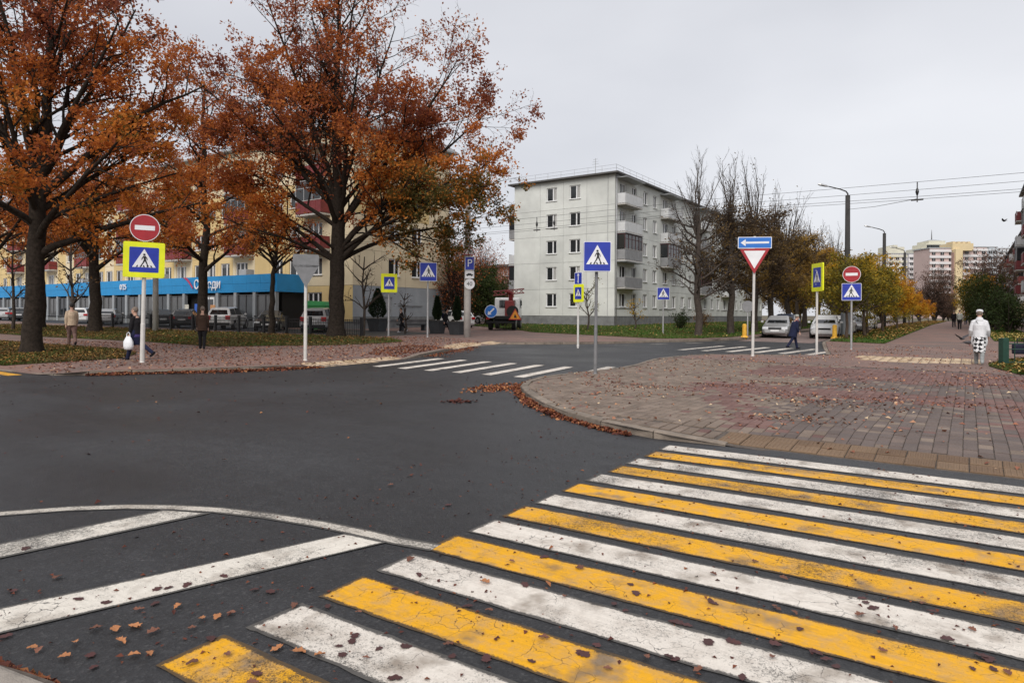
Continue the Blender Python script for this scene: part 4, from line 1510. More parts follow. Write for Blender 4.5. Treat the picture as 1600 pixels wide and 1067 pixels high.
def th(py): return (HOR + 3 - py) / FPX * D_T + CAM_H - .54


def tower(name, px0, px1, top, dist, label, style, extras=()):
    """striped slab: floors of recessed windows between proud bands"""
    k = dist / FPX
    cx, cy = pd((px0 + px1) / 2, dist)
    w = (px1 - px0) * k
    H = (493 - top) * k + 1.2
    root = empty(name, (cx, cy, .5), TH, label, "high-rise", "distant high-rise flats")
    core, bandm = style
    MB().box((0, 7, H / 2), (w - .6, 13.5, H - .1)).build("wall", core, root)
    fl = 3.05
    n = int(H / fl)
    bm_ = MB().box((0, 0, 0), (w, .5, 1.25)).mesh("band", bandm)
    nb = max(2, int(w / 3.4))
    wm = MB().box((0, 0, 0), (1.7, .2, 1.45)).box((0, -.06, 0), (.09, .22, 1.45), 1).mesh("window", [M['glass'], M['frame_white']])
    for f in range(n):
        z = H - 1.2 - fl * f
        if z < 12: break
        inst("band", bm_, root, (0, 0, z))
        for i in range(nb):
            if z - 1.3 > 3: inst("window", wm, root, (-w / 2 + w * (i + .5) / nb, .20, z - 1.4))
    MB().box((0, 7, H + .2), (w + .4, 14, .5)).build("roof", M['roof_metal'], root)
    for q in extras:
        nm, (a, b_, zt0, zt1), mt = q
        MB().box((((a + b_) / 2 - (px0 + px1) / 2) * k, 6, ((493 - zt0) + (493 - zt1)) / 2 * k + 1.2), ((b_ - a) * k, 8, (zt0 - zt1) * k + .3)).build(nm, mt, root)
    return root


tower("high_rise", 1452, 1492, 387, 330, "left pink and white striped wing of the distant high-rise under a spire", (M['pink_tower'], M['white_tower']))
tower("high_rise", 1504, 1543, 385, 332, "pink and white striped wing right of the yellow corner of the distant high-rise", (M['pink_tower'], M['white_tower']))
cx, cy = pd(1498.3, 327)
k = 327 / FPX
root = empty("stair_tower", (cx, cy, .5), TH, "windowless yellow corner tower with a roof block between two striped wings", "high-rise", "distant high-rise flats")
MB().box((0, 6, 54.5 * k), (11 * k, 12, 109 * k)).build("wall", M['yellow_tower'], root)
MB().box((10 * k, 7, 113 * k), (33 * k, 10, 11.5 * k)).build("roof_block", M['yellow_tower'], root)
MB().box((-5.8 * k, 5, 52 * k), (.5, 8, 104 * k)).build("drain_strip", M['brick_far'], root)
for i in range(4): MB().box((-3 * k + i * 8 * k, 5, 120 * k), (4 * k, 5, 3 * k)).build("vent_housing", M['yellow_tower'], root)
tower("high_rise", 1544, 1558, 385, 345, "pale bluish flat tower right of the pink stripes", (M['blue_tower'], M['blue_tower']))
tower("high_rise", 1559, 1578, 387, 380, "palest bluish tower half hidden by the red balcony block", (M['white_tower'], M['blue_tower']))
tower("high_rise", 1387, 1417, 396, 360, "whitish tower with a yellow top storey behind the lamp posts", (M['white_tower'], M['cream_tower']), (("roof_block", (1387, 1416, 397, 385), M['cream_tower']), ("vent_housing", (1399, 1405, 386, 382), M['cream_tower'])))
tower("high_rise", 1419, 1440, 396, 375, "low grey-white tower between the cream tower and the spire", (M['white_tower'], M['white_tower']))
tower("high_rise", 1370, 1386, 399, 390, "grey tower just right of the nearest lamp post", (M['white_tower'], M['cream_tower']))
cx, cy = pd(1466, 372)
k = 372 / FPX
root = empty("spire_tower", (cx, cy, .5), TH, "stepped cream tower crowned by a thin spire above the striped wings", "high-rise", "distant high-rise flats")
MB().box((0, 8, 55 * k), (52 * k, 15, 110 * k)).build("wall", M['cream_tower'], root)
MB().box((1 * k, 8, 113 * k), (36 * k, 13, 8 * k)).box((2 * k, 8, 119 * k), (26 * k, 11, 6 * k)).build("upper_tier", M['cream_tower'], root)
MB().loft([[(3 * k + a * r_, 8 + b_ * r_, z * k + 0) for a, b_ in ((-1, -1), (1, -1), (1, 1), (-1, 1))] for r_, z in ((4.2, 121.5), (3.0, 123.5), (1.2, 125))]).build("cupola", M['roof_metal'], root)
MB().tube([(3 * k, 8, 124 * k), (3 * k, 8, 141 * k)], [.35, .08], 6).build("spire", M['roof_dark'], root)
wm = MB().box((0, 0, 0), (1.6, .2, 1.6)).mesh("window", M['glass'])
for i in range(9): inst("window", wm, root, (-14 * k + i * 3.6 * k, 1.42, 113 * k))
# reddish block half seen between the trees behind the yellow building
cx, cy = pd(748, 118)
root = empty("brick_house", (cx, cy, terr(cx, cy) + .1), 0, "low pinkish house far behind the trees left of the white block", "house")
MB().box((0, 6, 4.6), (17, 11.6, 9.2)).build("wall", M['brick_far'], root)
MB().box((0, 6, 9.4), (18, 13, .4)).build("roof", M['roof_dark'], root)
wm = window_mesh(1.5, 1.5, (.5,))
pn = pane_mesh(1.5, 1.5, 0)
for f in range(3):
    for i in range(5):
        o = inst("window", wm, root, (-7.5 + 3.2 * i, .18, 1.6 + 3 * f))
        inst("pane", pn, o)
# ------------------------------------------------------------------ trees
def tubes_np(lines, sides):
    """lines: list of (pts array n x 3, radii n) -> verts, quad faces"""
    V, F, k = [], [], 0
    for (P, r_), n in zip(lines, sides):
        P = np.asarray(P)
        D = np.gradient(P, axis=0)
        D /= np.linalg.norm(D, axis=1, keepdims=True) + 1e-9
        ref = np.array([0.31, 0.87, 0.38]) if abs(D[0] @ np.array([.31, .87, .38])) < .9 else np.array([.95, .1, .3])
        A = np.cross(D, ref)
        A /= np.linalg.norm(A, axis=1, keepdims=True) + 1e-9
        B = np.cross(D, A)
        t = np.linspace(0, 2 * np.pi, n, endpoint=False)
        ring = P[:, None, :] + (A[:, None, :] * np.cos(t)[None, :, None] + B[:, None, :] * np.sin(t)[None, :, None]) * np.asarray(r_)[:, None, None]
        V.append(ring.reshape(-1, 3))
        m = len(P)
        i = np.arange(m - 1)[:, None] * n
        j = np.arange(n)[None, :]
        j2 = (j + 1) % n
        F.append((np.stack([i + j, i + j2, i + n + j2, i + n + j], -1).reshape(-1, 4)) + k)
        k += m * n
    return np.concatenate(V), np.concatenate(F)


class Tree:
    def __init__(s, seed):
        s.r = random.Random(seed)
        s.lines, s.lv, s.tips = [], [], []

    def curve(s, p0, d0, L, r0, r1, n, wander, up, end=None):
        p, d = Vector(p0), Vector(d0).normalized()
        pts, rad = [p.copy()], [r0]
        for i in range(n):
            t = (i + 1) / n
            d = d + Vector((s.r.gauss(0, wander), s.r.gauss(0, wander), s.r.gauss(0, wander * .8) + up))
            if end is not None:
                d = d.normalized() * .75 + (Vector(end) - p).normalized() * (.35 + .9 * t)
            d.normalize()
            p = p + d * (L / n)
            pts.append(p.copy())
            rad.append(r0 + (r1 - r0) * t ** .9)
        return pts, rad

    def add(s, pts, rad, lv):
        s.lines.append((np.array([q[:] for q in pts]), np.array(rad)))
        s.lv.append(lv)

    def side(s, d, ang):
        d = d.normalized()
        a = d.orthogonal().normalized()
        a = Matrix.Rotation(s.r.uniform(0, 6.283), 3, d) @ a
        return (d * math.cos(ang) + a * math.sin(ang)).normalized()

    def branch(s, pts, rad, lv, spec):
        """spec: per level dict(n per metre, ratio, ang, wander, up, last, dens)"""
        sp = spec[lv]
        L = sum((b - a).length for a, b in zip(pts, pts[1:]))
        if sp is None or sp.get('last'):
            s.tips += [(pts[i], (pts[i] - pts[i - 1]).normalized(), sp.get('dens', 1.0) if sp else 1.0) for i in range(1, len(pts))]
            return
        n = max(2, int(L * sp['n'] + s.r.random()))
        for k in range(n):
            t = sp.get('t0', .22) + (1 - sp.get('t0', .22)) * (k + s.r.random() * .9) / n
            t = min(t, .985)
            f = t * (len(pts) - 1)
            i = int(f)
            p = pts[i].lerp(pts[i + 1], f - i)
            d = (pts[i + 1] - pts[i]).normalized()
            nd = s.side(d, sp['ang'] * s.r.uniform(.65, 1.3))
            if sp.get('flat'): nd.z = nd.z * (1 - sp['flat']) + .05
            l2 = L * sp['ratio'] * (1.15 - .6 * t) * s.r.uniform(.7, 1.25)
            l2 = max(min(l2, sp.get('max', 99)), sp.get('min', .25))
            r2 = max(rad[i] * sp.get('rr', .5), sp.get('rmin', .006))
            q, rr = s.curve(p, nd, l2, r2, max(.004, r2 * .3), sp.get('seg', 4), sp['wander'], sp['up'])
            s.add(q, rr, lv + 1)
            s.branch(q, rr, lv + 1, spec)
        s.tips.append((pts[-1], (pts[-1] - pts[-2]).normalized(), sp.get('dens', 1.0)))

    def wood(s, name, mat, lo=0, hi=99):
        sel = [(l_, v_) for l_, v_ in zip(s.lines, s.lv) if lo <= v_ <= hi]
        sides = [(12, 9, 7, 5, 4, 3, 3)[min(v_, 6)] if lo + v_ < 5 else 3 for _, v_ in sel]
        V, F = tubes_np([l_ for l_, _ in sel], sides)
        return np_mesh(name, V, F, mat, smooth=True)

    def leaves(s, name, mat, per, size, tone, keep=None, spread=.16, droop=0.0, aspect=.62):
        pos, dr, tn = [], [], []
        for p, d, w in s.tips:
            k = per * w * (keep(p) if keep else 1)
            c = int(k) + (s.r.random() < k - int(k))
            if c:
                pos += [p[:]] * c
                dr += [d[:]] * c
                tn += [tone(p)] * c
        n = len(pos)
        g = np.random.default_rng(int(s.r.random() * 1e6))
        pos = np.array(pos) + g.normal(0, spread, (n, 3)) * np.array([1, 1, .7])
        A = np.array(dr) * .6 + g.normal(0, .7, (n, 3))
        A[:, 2] -= droop
        A /= np.linalg.norm(A, axis=1, keepdims=True)
        N = g.normal(0, .6, (n, 3)) + np.array([0, 0, .7])
        B = np.cross(N, A)
        B /= np.linalg.norm(B, axis=1, keepdims=True) + 1e-9
        N = np.cross(A, B)
        sz = (size * g.uniform(.65, 1.35, n))[:, None]
        w = aspect * .5
        V = np.stack([pos, pos + A * sz * .55 + B * sz * w + N * sz * .10, pos + A * sz, pos + A * sz * .55 - B * sz * w + N * sz * .10], 1).reshape(-1, 3)
        i = np.arange(n)[:, None] * 4
        F = np.concatenate([i + np.array([[0, 1, 2]]), i + np.array([[0, 2, 3]])], 0)
        T_ = np.clip(np.array(tn) + g.normal(0, .11, n), 0, 1)
        return np_mesh(name, V, F, mat, {'tone': np.repeat(T_, 4)})


# tone 0 dark red-brown ... .5 rust ... .75 orange ... 1 olive
M['oak_leaves'] = leafmat("oak_foliage", [(0, (.19, .055, .040)), (.25, (.30, .090, .045)), (.5, (.52, .165, .042)), (.74, (.62, .22, .036)), (.86, (.19, .12, .032)), (1, (.095, .090, .024))], .5)
M['brown_leaves'] = leafmat("dead_brown_foliage", [(0, (.060, .036, .022)), (.5, (.12, .062, .026)), (1, (.22, .12, .030))], .25)
M['lime_leaves'] = leafmat("withered_lime_foliage", [(0, (.060, .040, .026)), (.35, (.14, .088, .036)), (.65, (.27, .165, .036)), (1, (.46, .26, .035))], .35)
M['maple_leaves'] = leafmat("turning_maple_foliage", [(0, (.070, .074, .018)), (.3, (.15, .13, .020)), (.6, (.40, .26, .022)), (.85, (.62, .32, .024)), (1, (.52, .19, .025))], .4)
M['green_leaves'] = leafmat("green_foliage", [(0, (.018, .030, .010)), (.5, (.040, .060, .014)), (1, (.10, .085, .018))], .25)
M['thuja'] = leafmat("conifer_sprays", [(0, (.010, .022, .010)), (1, (.030, .050, .018))], .1)
from mathutils import noise as mnoise


def clump(p, f=.55, lo=-.12, hi=.22):
    v_ = mnoise.noise(Vector(p) * f) + .45 * mnoise.noise(Vector(p) * f * 2.7)
    return min(1.0, max(0.0, (v_ - lo) / (hi - lo)))


RV, DV = Vector((CT, ST, 0)), Vector((-ST, CT, 0))


def tree_root(name, px_or_xy, d, label, cat="tree", group=None):
    x, y = pd(px_or_xy, d) if not isinstance(px_or_xy, tuple) else px_or_xy
    return empty(name, (x, y, gz(x, y) - .02), 0, label, cat, group)


OAK = {0: None,
       1: dict(n=1.25, ratio=.46, ang=.80, wander=.16, up=.05, seg=5, rr=.5, t0=.2, max=4.2, min=1.2, rmin=.02),
       2: dict(n=2.0, ratio=.42, ang=.82, wander=.2, up=.03, seg=4, rr=.52, t0=.2, max=1.7, min=.5, rmin=.011),
       3: dict(n=3.0, ratio=.45, ang=.8, wander=.2, up=.0, seg=3, rr=.55, t0=.2, max=.75, min=.22, rmin=.0075, dens=1.0),
       4: dict(last=True)}


def big_oak(seed, trunk, trunk_r, limbs, spec=OAK):
    """trunk: points (right, away, up); limbs: (index height, end point, start radius)"""
    t = Tree(seed)
    to = lambda q: RV * q[0] + DV * q[1] + Vector((0, 0, q[2]))
    pts = [to(q) for q in trunk]
    fine, rad = [], []
    for i in range(len(pts) - 1):
        for k in range(3):
            u = k / 3
            fine.append(pts[i].lerp(pts[i + 1], u) + Vector((t.r.gauss(0, .025), t.r.gauss(0, .025), 0)))
            rad.append(trunk_r[i] * (1 - u) + trunk_r[i + 1] * u)
    fine.append(pts[-1])
    rad.append(trunk_r[-1])
    fine[0] = pts[0]
    t.add([fine[0] - Vector((0, 0, .3))] + fine, [rad[0] * 1.45] + [rad[0] * 1.22] + rad[1:], 0)
    top = [p for p in fine if p.z > trunk[-1][2] * .45]
    t.branch(top, rad[-len(top):], 1, spec)
    for z0, end, r0 in limbs:
        i = min(range(len(fine)), key=lambda k: abs(fine[k].z - z0))
        e = to(end)
        p = fine[i]
        d0 = (e - p).normalized() + Vector((0, 0, .35))
        L = (e - p).length * 1.06
        q, rr = t.curve(p, d0, L, r0, .025, 9, .10, .0, end=e)
        t.add(q, rr, 1)
        t.branch(q, rr, 1, spec)
    return t


# ---- the spreading oak in the centre left
def oak_center():
    limbs = [(4.6, (-6.6, 1.0, 9.0), .17), (4.1, (-5.6, -1.6, 6.6), .13), (7.0, (-5.2, .6, 15.5), .20), (7.6, (-3.2, -2.5, 18.5), .17), (7.8, (-6.8, 2.5, 12.4), .13),
             (7.6, (3.0, .8, 18.0), .19), (6.6, (6.8, -.8, 15.4), .20), (5.2, (8.3, .6, 13.0), .20), (4.4, (8.4, -1.2, 9.4), .18), (4.2, (8.0, 1.4, 7.2), .15), (5.0, (8.6, -2.6, 8.3), .13), (4.8, (4.6, -2.2, 8.2), .12),
             (6.0, (-1.6, -6.2, 11.5), .16), (6.8, (2.5, -5.4, 14.2), .15), (5.6, (.8, 6.4, 11.0), .16), (7.2, (-3.5, 5.0, 14.5), .14), (5.0, (-2.8, -3.4, 7.2), .10), (7.0, (4.6, 4.2, 14.6), .15), (8.6, (-1.4, 1.0, 20.5), .15), (8.8, (1.6, -1.2, 20.5), .14), (7.4, (-7.8, -.8, 14.6), .15), (6.2, (-8.0, .6, 11.2), .14)]
    t = big_oak(11, [(0, 0, 0), (.05, 0, 1.5), (0, .05, 3.8), (.12, 0, 5.5), (.05, .1, 8.2), (0, 0, 11), (-.1, .1, 14.5), (.1, 0, 18), (-.1, 0, 21.5)], [.52, .44, .42, .40, .34, .26, .19, .12, .05], limbs)
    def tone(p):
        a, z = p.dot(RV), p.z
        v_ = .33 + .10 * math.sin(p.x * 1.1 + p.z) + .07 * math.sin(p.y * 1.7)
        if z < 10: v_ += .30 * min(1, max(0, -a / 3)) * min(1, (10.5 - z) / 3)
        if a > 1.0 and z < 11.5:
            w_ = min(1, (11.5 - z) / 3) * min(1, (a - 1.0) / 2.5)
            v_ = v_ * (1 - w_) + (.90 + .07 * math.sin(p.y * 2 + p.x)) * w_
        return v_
    def keep(p):
        a, z = p.dot(RV), p.z
        k = 1.0
        if z > 13: k *= max(.22, 1 - (z - 13) / 10)
        if a > 3 and z > 14.5: k *= .7
        if abs(a) < 1.6 and z > 9: k *= .6
        if a > 2 and z < 10.5: k = min(1.4, k * 1.7 + .1)
        k *= .06 + 1.15 * clump(p, .62, -.10, .28)
        return k
    root = tree_root("oak_tree", 525, 38.6, "spreading red-brown oak with a thick dark trunk in front of the black fence")
    inst("trunk", t.wood("trunk", M['bark'], 0, 1), root)
    inst("branches", t.wood("branches", M['bark'], 2, 9), root)
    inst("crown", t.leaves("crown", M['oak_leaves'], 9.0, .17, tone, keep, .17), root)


oak_center()


def oak_left():
    limbs = [(3.7, (5.4, .8, 5.6), .15), (4.1, (4.6, -2.0, 7.4), .14), (5.9, (3.2, .5, 12.4), .18), (5.9, (5.6, .8, 9.9), .17), (5.5, (-2.8, .3, 10.6), .18), (6.0, (-.8, -1.6, 13.4), .16), (6.2, (1.2, 1.4, 14.6), .16),
             (4.6, (-4.4, -1.5, 7.0), .15), (5.0, (1.6, -4.2, 8.0), .13), (5.0, (2.8, 4.2, 8.8), .13), (4.6, (-2.6, 3.6, 7.2), .13), (6.2, (3.9, -1.6, 11.2), .14), (5.2, (.6, -3.0, 10.6), .12), (4.4, (-1.2, -3.4, 6.0), .10), (6.4, (-2.2, 2.6, 13.5), .14), (4.8, (3.9, 2.2, 7.0), .11)]
    t = big_oak(23, [(0, 0, 0), (.03, 0, 1.2), (.10, 0, 3), (.16, .05, 4.6), (.20, .05, 6.2), (.5, 0, 8), (.45, .1, 10.5), (.7, 0, 13), (.6, 0, 16)], [.35, .30, .285, .27, .24, .17, .12, .08, .04], limbs)
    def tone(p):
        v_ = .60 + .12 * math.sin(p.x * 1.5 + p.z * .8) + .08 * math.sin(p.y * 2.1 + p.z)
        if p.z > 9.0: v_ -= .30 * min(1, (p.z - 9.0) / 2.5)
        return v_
    def keep(p):
        k = .10 + 1.1 * clump(p, .75, -.16, .22)
        if p.z > 10.5: k *= .6
        return k
    root = tree_root("oak_tree", 50, 23.9, "tall orange oak on the lawn at the left edge, nearest of the oaks")
    inst("trunk", t.wood("trunk", M['bark'], 0, 1), root)
    inst("branches", t.wood("branches", M['bark'], 2, 9), root)
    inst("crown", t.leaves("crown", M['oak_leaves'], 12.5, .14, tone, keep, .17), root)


oak_left()


def oak_mid(seed, px, d, hgt, rad, tr, label, tones, per=4.5, low=4.0, off=0, size=.17):
    r_ = random.Random(seed)
    limbs = []
    nl = 15
    for i in range(nl):
        t = (i + .5) / nl
        az = i * 2.4 + r_.uniform(-.4, .4)
        z0 = low * .85 + (hgt * .62 - low * .85) * t
        reach = rad * (1 - .55 * t) * r_.uniform(.75, 1.1)
        limbs.append((z0, (reach * math.cos(az), reach * math.sin(az), z0 + reach * r_.uniform(.35, .95)), .03 + tr * .34 * (1 - .5 * t)))
    n = 7
    trunk = [(off * (k / n) + r_.gauss(0, .08) * (k > 0), r_.gauss(0, .08) * (k > 0), hgt * .93 * k / n) for k in range(n + 1)]
    t = big_oak(seed, trunk, [tr * (1 - .88 * (k / n) ** .8) + .02 for k in range(n + 1)], limbs)
    a0, a1 = tones
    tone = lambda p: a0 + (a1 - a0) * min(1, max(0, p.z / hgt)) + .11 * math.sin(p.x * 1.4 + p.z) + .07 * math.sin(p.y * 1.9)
    keep = lambda p: (.08 + 1.1 * clump(p, .7, -.14, .24)) * (1 if p.z < hgt * .6 else .6)
    root = tree_root("oak_tree", px, d, label)
    inst("trunk", t.wood("trunk", M['bark'], 0, 1), root)
    inst("branches", t.wood("branches", M['bark'], 2, 9), root)
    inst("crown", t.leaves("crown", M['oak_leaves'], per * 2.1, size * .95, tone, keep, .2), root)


oak_mid(31, 317, 43.5, 17.5, 5.2, .36, "orange oak with a straight dark trunk between the parked cars and the lawn path", (.66, .34), 5.6, 4.2)
oak_mid(32, 147, 43.0, 15, 5.6, .40, "orange oak behind the man in the beige jacket", (.62, .40), 5.2, 4.6)
oak_mid(34, 62, 50.0, 13, 4.5, .36, "orange oak whose dark trunk shows just right of the left-edge oak", (.62, .45), 4.0, 5.0)
oak_mid(36, -40, 40.0, 14, 5.2, .34, "rust coloured oak mostly beyond the left edge of the picture", (.60, .38), 4.5, 4.5)
oak_mid(35, 425, 41.0, 9.5, 2.6, .20, "young crooked oak with sparse brown leaves before the end of the shop", (.34, .28), 1.8, 4.6, .35, .15)

# ---- limes beyond the junction: pruned trunks with brushes of bare upright shoots
def lime(seed, H, leafy):
    t = Tree(seed)
    r_ = t.r
    zf = H * .62
    trunk = [Vector((r_.gauss(0, .06) * (k > 0), r_.gauss(0, .06) * (k > 0), zf * k / 6)) for k in range(7)]
    t.add([trunk[0] - Vector((0, 0, .3))] + trunk, [.32, .28] + [.26 - .02 * k for k in range(1, 7)], 0)
    sp = {1: dict(n=2.1, ratio=.42, ang=.75, wander=.2, up=.07, seg=4, rr=.5, t0=.2, max=2.2, min=.7, rmin=.018),
          2: dict(n=3.2, ratio=.5, ang=.7, wander=.22, up=.06, seg=4, rr=.55, t0=.15, max=1.2, min=.4, rmin=.011),
          3: dict(n=3.2, ratio=.55, ang=.6, wander=.2, up=.04, seg=3, rr=.6, t0=.2, max=.7, min=.3, rmin=.008), 4: dict(last=True)}
    for i in range(22):
        z = H * (.19 + .43 * (i + r_.random()) / 22)
        k = min(5, int(z / zf * 6))
        az = i * 2.4 + r_.random()
        L = r_.uniform(2.2, 3.9) * (1.15 - .3 * z / zf)
        q, rr = t.curve(trunk[k].lerp(trunk[k + 1], z / zf * 6 - k), Vector((math.cos(az), math.sin(az), r_.uniform(.1, .7))), L, .09, .02, 6, .16, .06)
        t.add(q, rr, 1)
        t.branch(q, rr, 1, sp)
    shoots = {1: dict(n=1.7, ratio=.33, ang=.42, wander=.08, up=.12, seg=4, rr=.5, t0=.15, max=1.8, min=.5, rmin=.012),
              2: dict(n=2.6, ratio=.4, ang=.45, wander=.1, up=.1, seg=3, rr=.6, t0=.2, max=.8, min=.3, rmin=.008), 3: dict(last=True, dens=.15)}
    for i in range(13):
        az = r_.uniform(0, 6.28)
        tilt = r_.uniform(.05, .42)
        p = trunk[-1 - (i % 2)] + Vector((math.cos(az), math.sin(az), 0)) * .1
        q, rr = t.curve(p, Vector((math.cos(az) * tilt, math.sin(az) * tilt, 1)), H * .36 * r_.uniform(.65, 1.1), .05, .009, 8, .05, .05)
        t.add(q, rr, 1)
        t.branch(q, rr, 1, shoots)
    wood = t.wood("trunk", M['bark_linden'], 0, 1)
    tw = t.wood("branches", M['bark_linden'], 2, 9)
    lo, hi, per, t0 = leafy
    keep = lambda p: (1.0 if lo < p.z / H < hi else .06) * (.45 + .75 * max(0, math.sin(p.x * 1.9 + p.z) * math.cos(p.y * 1.3)))
    lf = t.leaves("crown", M['lime_leaves'], per, .16, lambda p: .22 + t0 + .2 * math.sin(p.x + p.z * 1.3), keep, .2)
    return wood, tw, lf


LIMES = [lime(41, 14.2, (.3, .7, .35, 0)), lime(42, 14.6, (.14, .72, 5.5, 0)), lime(43, 14.0, (.12, .70, 6.5, .25)), lime(44, 13.6, (.10, .74, 7.5, .55))]
spots = [(-14.6, 42.6, 0, "bare lime with a slim straight trunk, nearest to the white block"), (-14.0, 47.8, 1, "dark thick-trunked lime left of the round-backed sign"), (-13.6, 52.6, 1, "dark lime directly behind the give-way sign"),
         (-13.8, 58.6, 2, "third lime of the row behind the silver sedan"), (-13.8, 65.0, 2, "lime behind the roof of the silver sedan"), (-13.7, 72.0, 3, "lime trunk above the dark parked cars"),
         (-13.8, 80.0, 2, "lime far along the driveway row, ochre leaves"), (-13.8, 90.0, 3, "farthest lime of the driveway row"), (-18.0, 76.0, 1, "brown lime set back along the white block"), (-18.0, 90.0, 1, "last lime set back along the white block")]
for i, (x, y, k, lab) in enumerate(spots):
    root = tree_root("lime_tree", (x, y), 0, lab, "tree", "limes along the driveway")
    root.rotation_euler = (0, 0, i * 1.37)
    s = (.94 + .1 * ((i * 7) % 5) / 5)
    root.scale = (s, s, s * (.90 if y < 70 else .88))
    for nm, me in zip(("trunk", "branches", "crown"), LIMES[k]): inst(nm, me, root)

# ---- young maples by the long path
def maple(seed, H, W, t0, t1):
    t = Tree(seed)
    r_ = t.r
    trunk = [Vector((r_.gauss(0, .05) * (k > 0), r_.gauss(0, .05) * (k > 0), H * .8 * k / 6)) for k in range(7)]
    t.add([trunk[0] - Vector((0, 0, .2))] + trunk, [.12, .11] + [.10 - .014 * k for k in range(1, 7)], 0)
    sp = {1: dict(n=2.2, ratio=.45, ang=.8, wander=.16, up=.06, seg=4, rr=.55, t0=.15, max=1.6, min=.5, rmin=.012),
          2: dict(n=3.2, ratio=.5, ang=.8, wander=.2, up=.03, seg=3, rr=.6, t0=.15, max=.9, min=.3, rmin=.008), 3: dict(last=True)}
    for i in range(15):
        z = H * (.24 + .5 * (i + r_.random()) / 15)
        k = min(5, int(z / (H * .8) * 6))
        az = i * 2.4 + r_.random()
        L = W * r_.uniform(.7, 1.1) * (1.1 - .5 * z / H)
        q, rr = t.curve(trunk[k], Vector((math.cos(az), math.sin(az), r_.uniform(.35, 1.0))), L, .05, .012, 5, .12, .05)
        t.add(q, rr, 1)
        t.branch(q, rr, 1, sp)
    t.branch(trunk[3:], [.05] * 4, 1, sp)
    lf = t.leaves("crown", M['maple_leaves'], 9.5, .16, lambda p: t0 + (t1 - t0) * (p.z / H) + .10 * math.sin(p.x * 2 + p.z), lambda p: .5 + .7 * (.5 + .5 * math.sin(p.x * 2.1 + p.z) * math.sin(p.y * 1.7)), .16)
    return t.wood("trunk", M['bark_twig'], 0, 1), t.wood("branches", M['bark_twig'], 2, 9), lf


MAPLES = [maple(51, 6.3, 2.7, .12, .48), maple(52, 6.6, 2.7, .28, .72), maple(53, 7.0, 2.6, .62, .90), maple(54, 6.0, 2.4, .75, .98)]
msp = [(-6.1, 44.5, 0, .95, "olive green young maple nearest the lamp post"), (-5.6, 49, 0, .98, "second olive young maple by the path"), (-6.0, 54, 1, .95, "yellowing olive maple by the path"), (-5.5, 59, 1, .86, "third maple, half yellow"),
       (-6.1, 64.5, 1, .84, "yellow-green maple in the middle of the row"), (-5.4, 70, 2, .76, "golden maple in the middle of the row"), (-5.9, 77, 2, .84, "tallest golden maple of the row"), (-5.4, 85, 2, .70, "golden maple past the second lamp post"),
       (-5.6, 94, 3, .72, "orange maple near the far end of the row"), (-5.3, 105, 3, .62, "small orange maple, last but one of the row"), (-5.0, 118, 3, .58, "last orange maple of the row"), (-8.7, 57, 1, .95, "young maple between the parked cars")]
for i, (x, y, k, s, lab) in enumerate(msp):
    root = tree_root("maple_tree", (x, y), 0, lab, "tree", "young maples along the path")
    root.rotation_euler = (0, 0, i * 2.1)
    root.scale = (s, s, s)
    for nm, me in zip(("trunk", "branches", "crown"), MAPLES[k]): inst(nm, me, root)


def shrub(seed, H, W, per, size, mat, tone, name="crown", dens=1.0, bark='bark_linden', z0=.05):
    t = Tree(seed)
    r_ = t.r
    sp = {1: dict(n=2.0, ratio=.42, ang=.7, wander=.16, up=.08, seg=4, rr=.55, t0=.1, max=H * .3, min=.3, rmin=.01),
          2: dict(n=2.6, ratio=.5, ang=.75, wander=.2, up=.04, seg=3, rr=.6, t0=.1, max=H * .18, min=.2, rmin=.007), 3: dict(last=True)}
    for i in range(11):
        az = i * 2.4
        tl = r_.uniform(.1, 1.0) * W / H
        q, rr = t.curve((r_.gauss(0, .12), r_.gauss(0, .12), -.1), Vector((math.cos(az) * tl, math.sin(az) * tl, 1)), H * r_.uniform(.7, 1.02), .018 * H ** .8 + .01, .01, 7, .08, .02)
        t.add(q, rr, 1)
        t.branch(q, rr, 1, sp)
    lf = t.leaves(name, mat, per, size, tone, lambda p: dens * (.45 + .8 * (.5 + .5 * math.sin(p.x * 1.5 + p.z) * math.sin(p.y * 1.4 + p.z))), .2)
    return t.wood("stems", M[bark], 0, 9), lf


def put_shrub(name, x, y, parts, label, cat="bush", group=None, rot=0, sc=1):
    root = tree_root(name, (x, y), 0, label, cat, group)
    root.rotation_euler = (0, 0, rot)
    root.scale = (sc, sc, sc)
    inst("stems", parts[0], root)
    inst("crown", parts[1], root)


M['twiggy_leaves'] = leafmat('withered_brown_foliage', [(0, (.09, .055, .045)), (.5, (.16, .09, .06)), (1, (.26, .15, .06))], .3)
SG = shrub(61, 5.6, 3.6, 9, .18, M['green_leaves'], lambda p: .35 + .12 * math.sin(p.x + p.z) + .06 * p.z)
SG2 = shrub(62, 3.0, 2.4, 9, .15, M['green_leaves'], lambda p: .25 + .1 * math.sin(p.x + p.z))
SB = shrub(63, 9.5, 3.4, 3.2, .19, M['twiggy_leaves'], lambda p: .3 + .1 * math.sin(p.x + p.z), bark='bark_linden')
SO = shrub(64, 6.0, 3.0, 7, .18, M['maple_leaves'], lambda p: .35 + .08 * p.z + .1 * math.sin(p.x))
bx, by = pd(1532, 66)
put_shrub("lilac_bush", bx, by, SG, "large dark green bush right of the long path", rot=.5, sc=.92)
bx, by = pd(1519, 78)
put_shrub("lilac_bush", bx, by, SO, "green and orange bush beyond the large dark bush", rot=1.5, sc=.92)
bx, by = pd(1556, 58)
put_shrub("lilac_bush", bx, by, SG2, "small dark bush between the path and the red balcony block", rot=2.2, sc=1.1)
bx, by = pd(1578, 52)
put_shrub("lilac_bush", bx, by, SG2, "low dark bush under the wall at the right edge", rot=.2, sc=1.05)
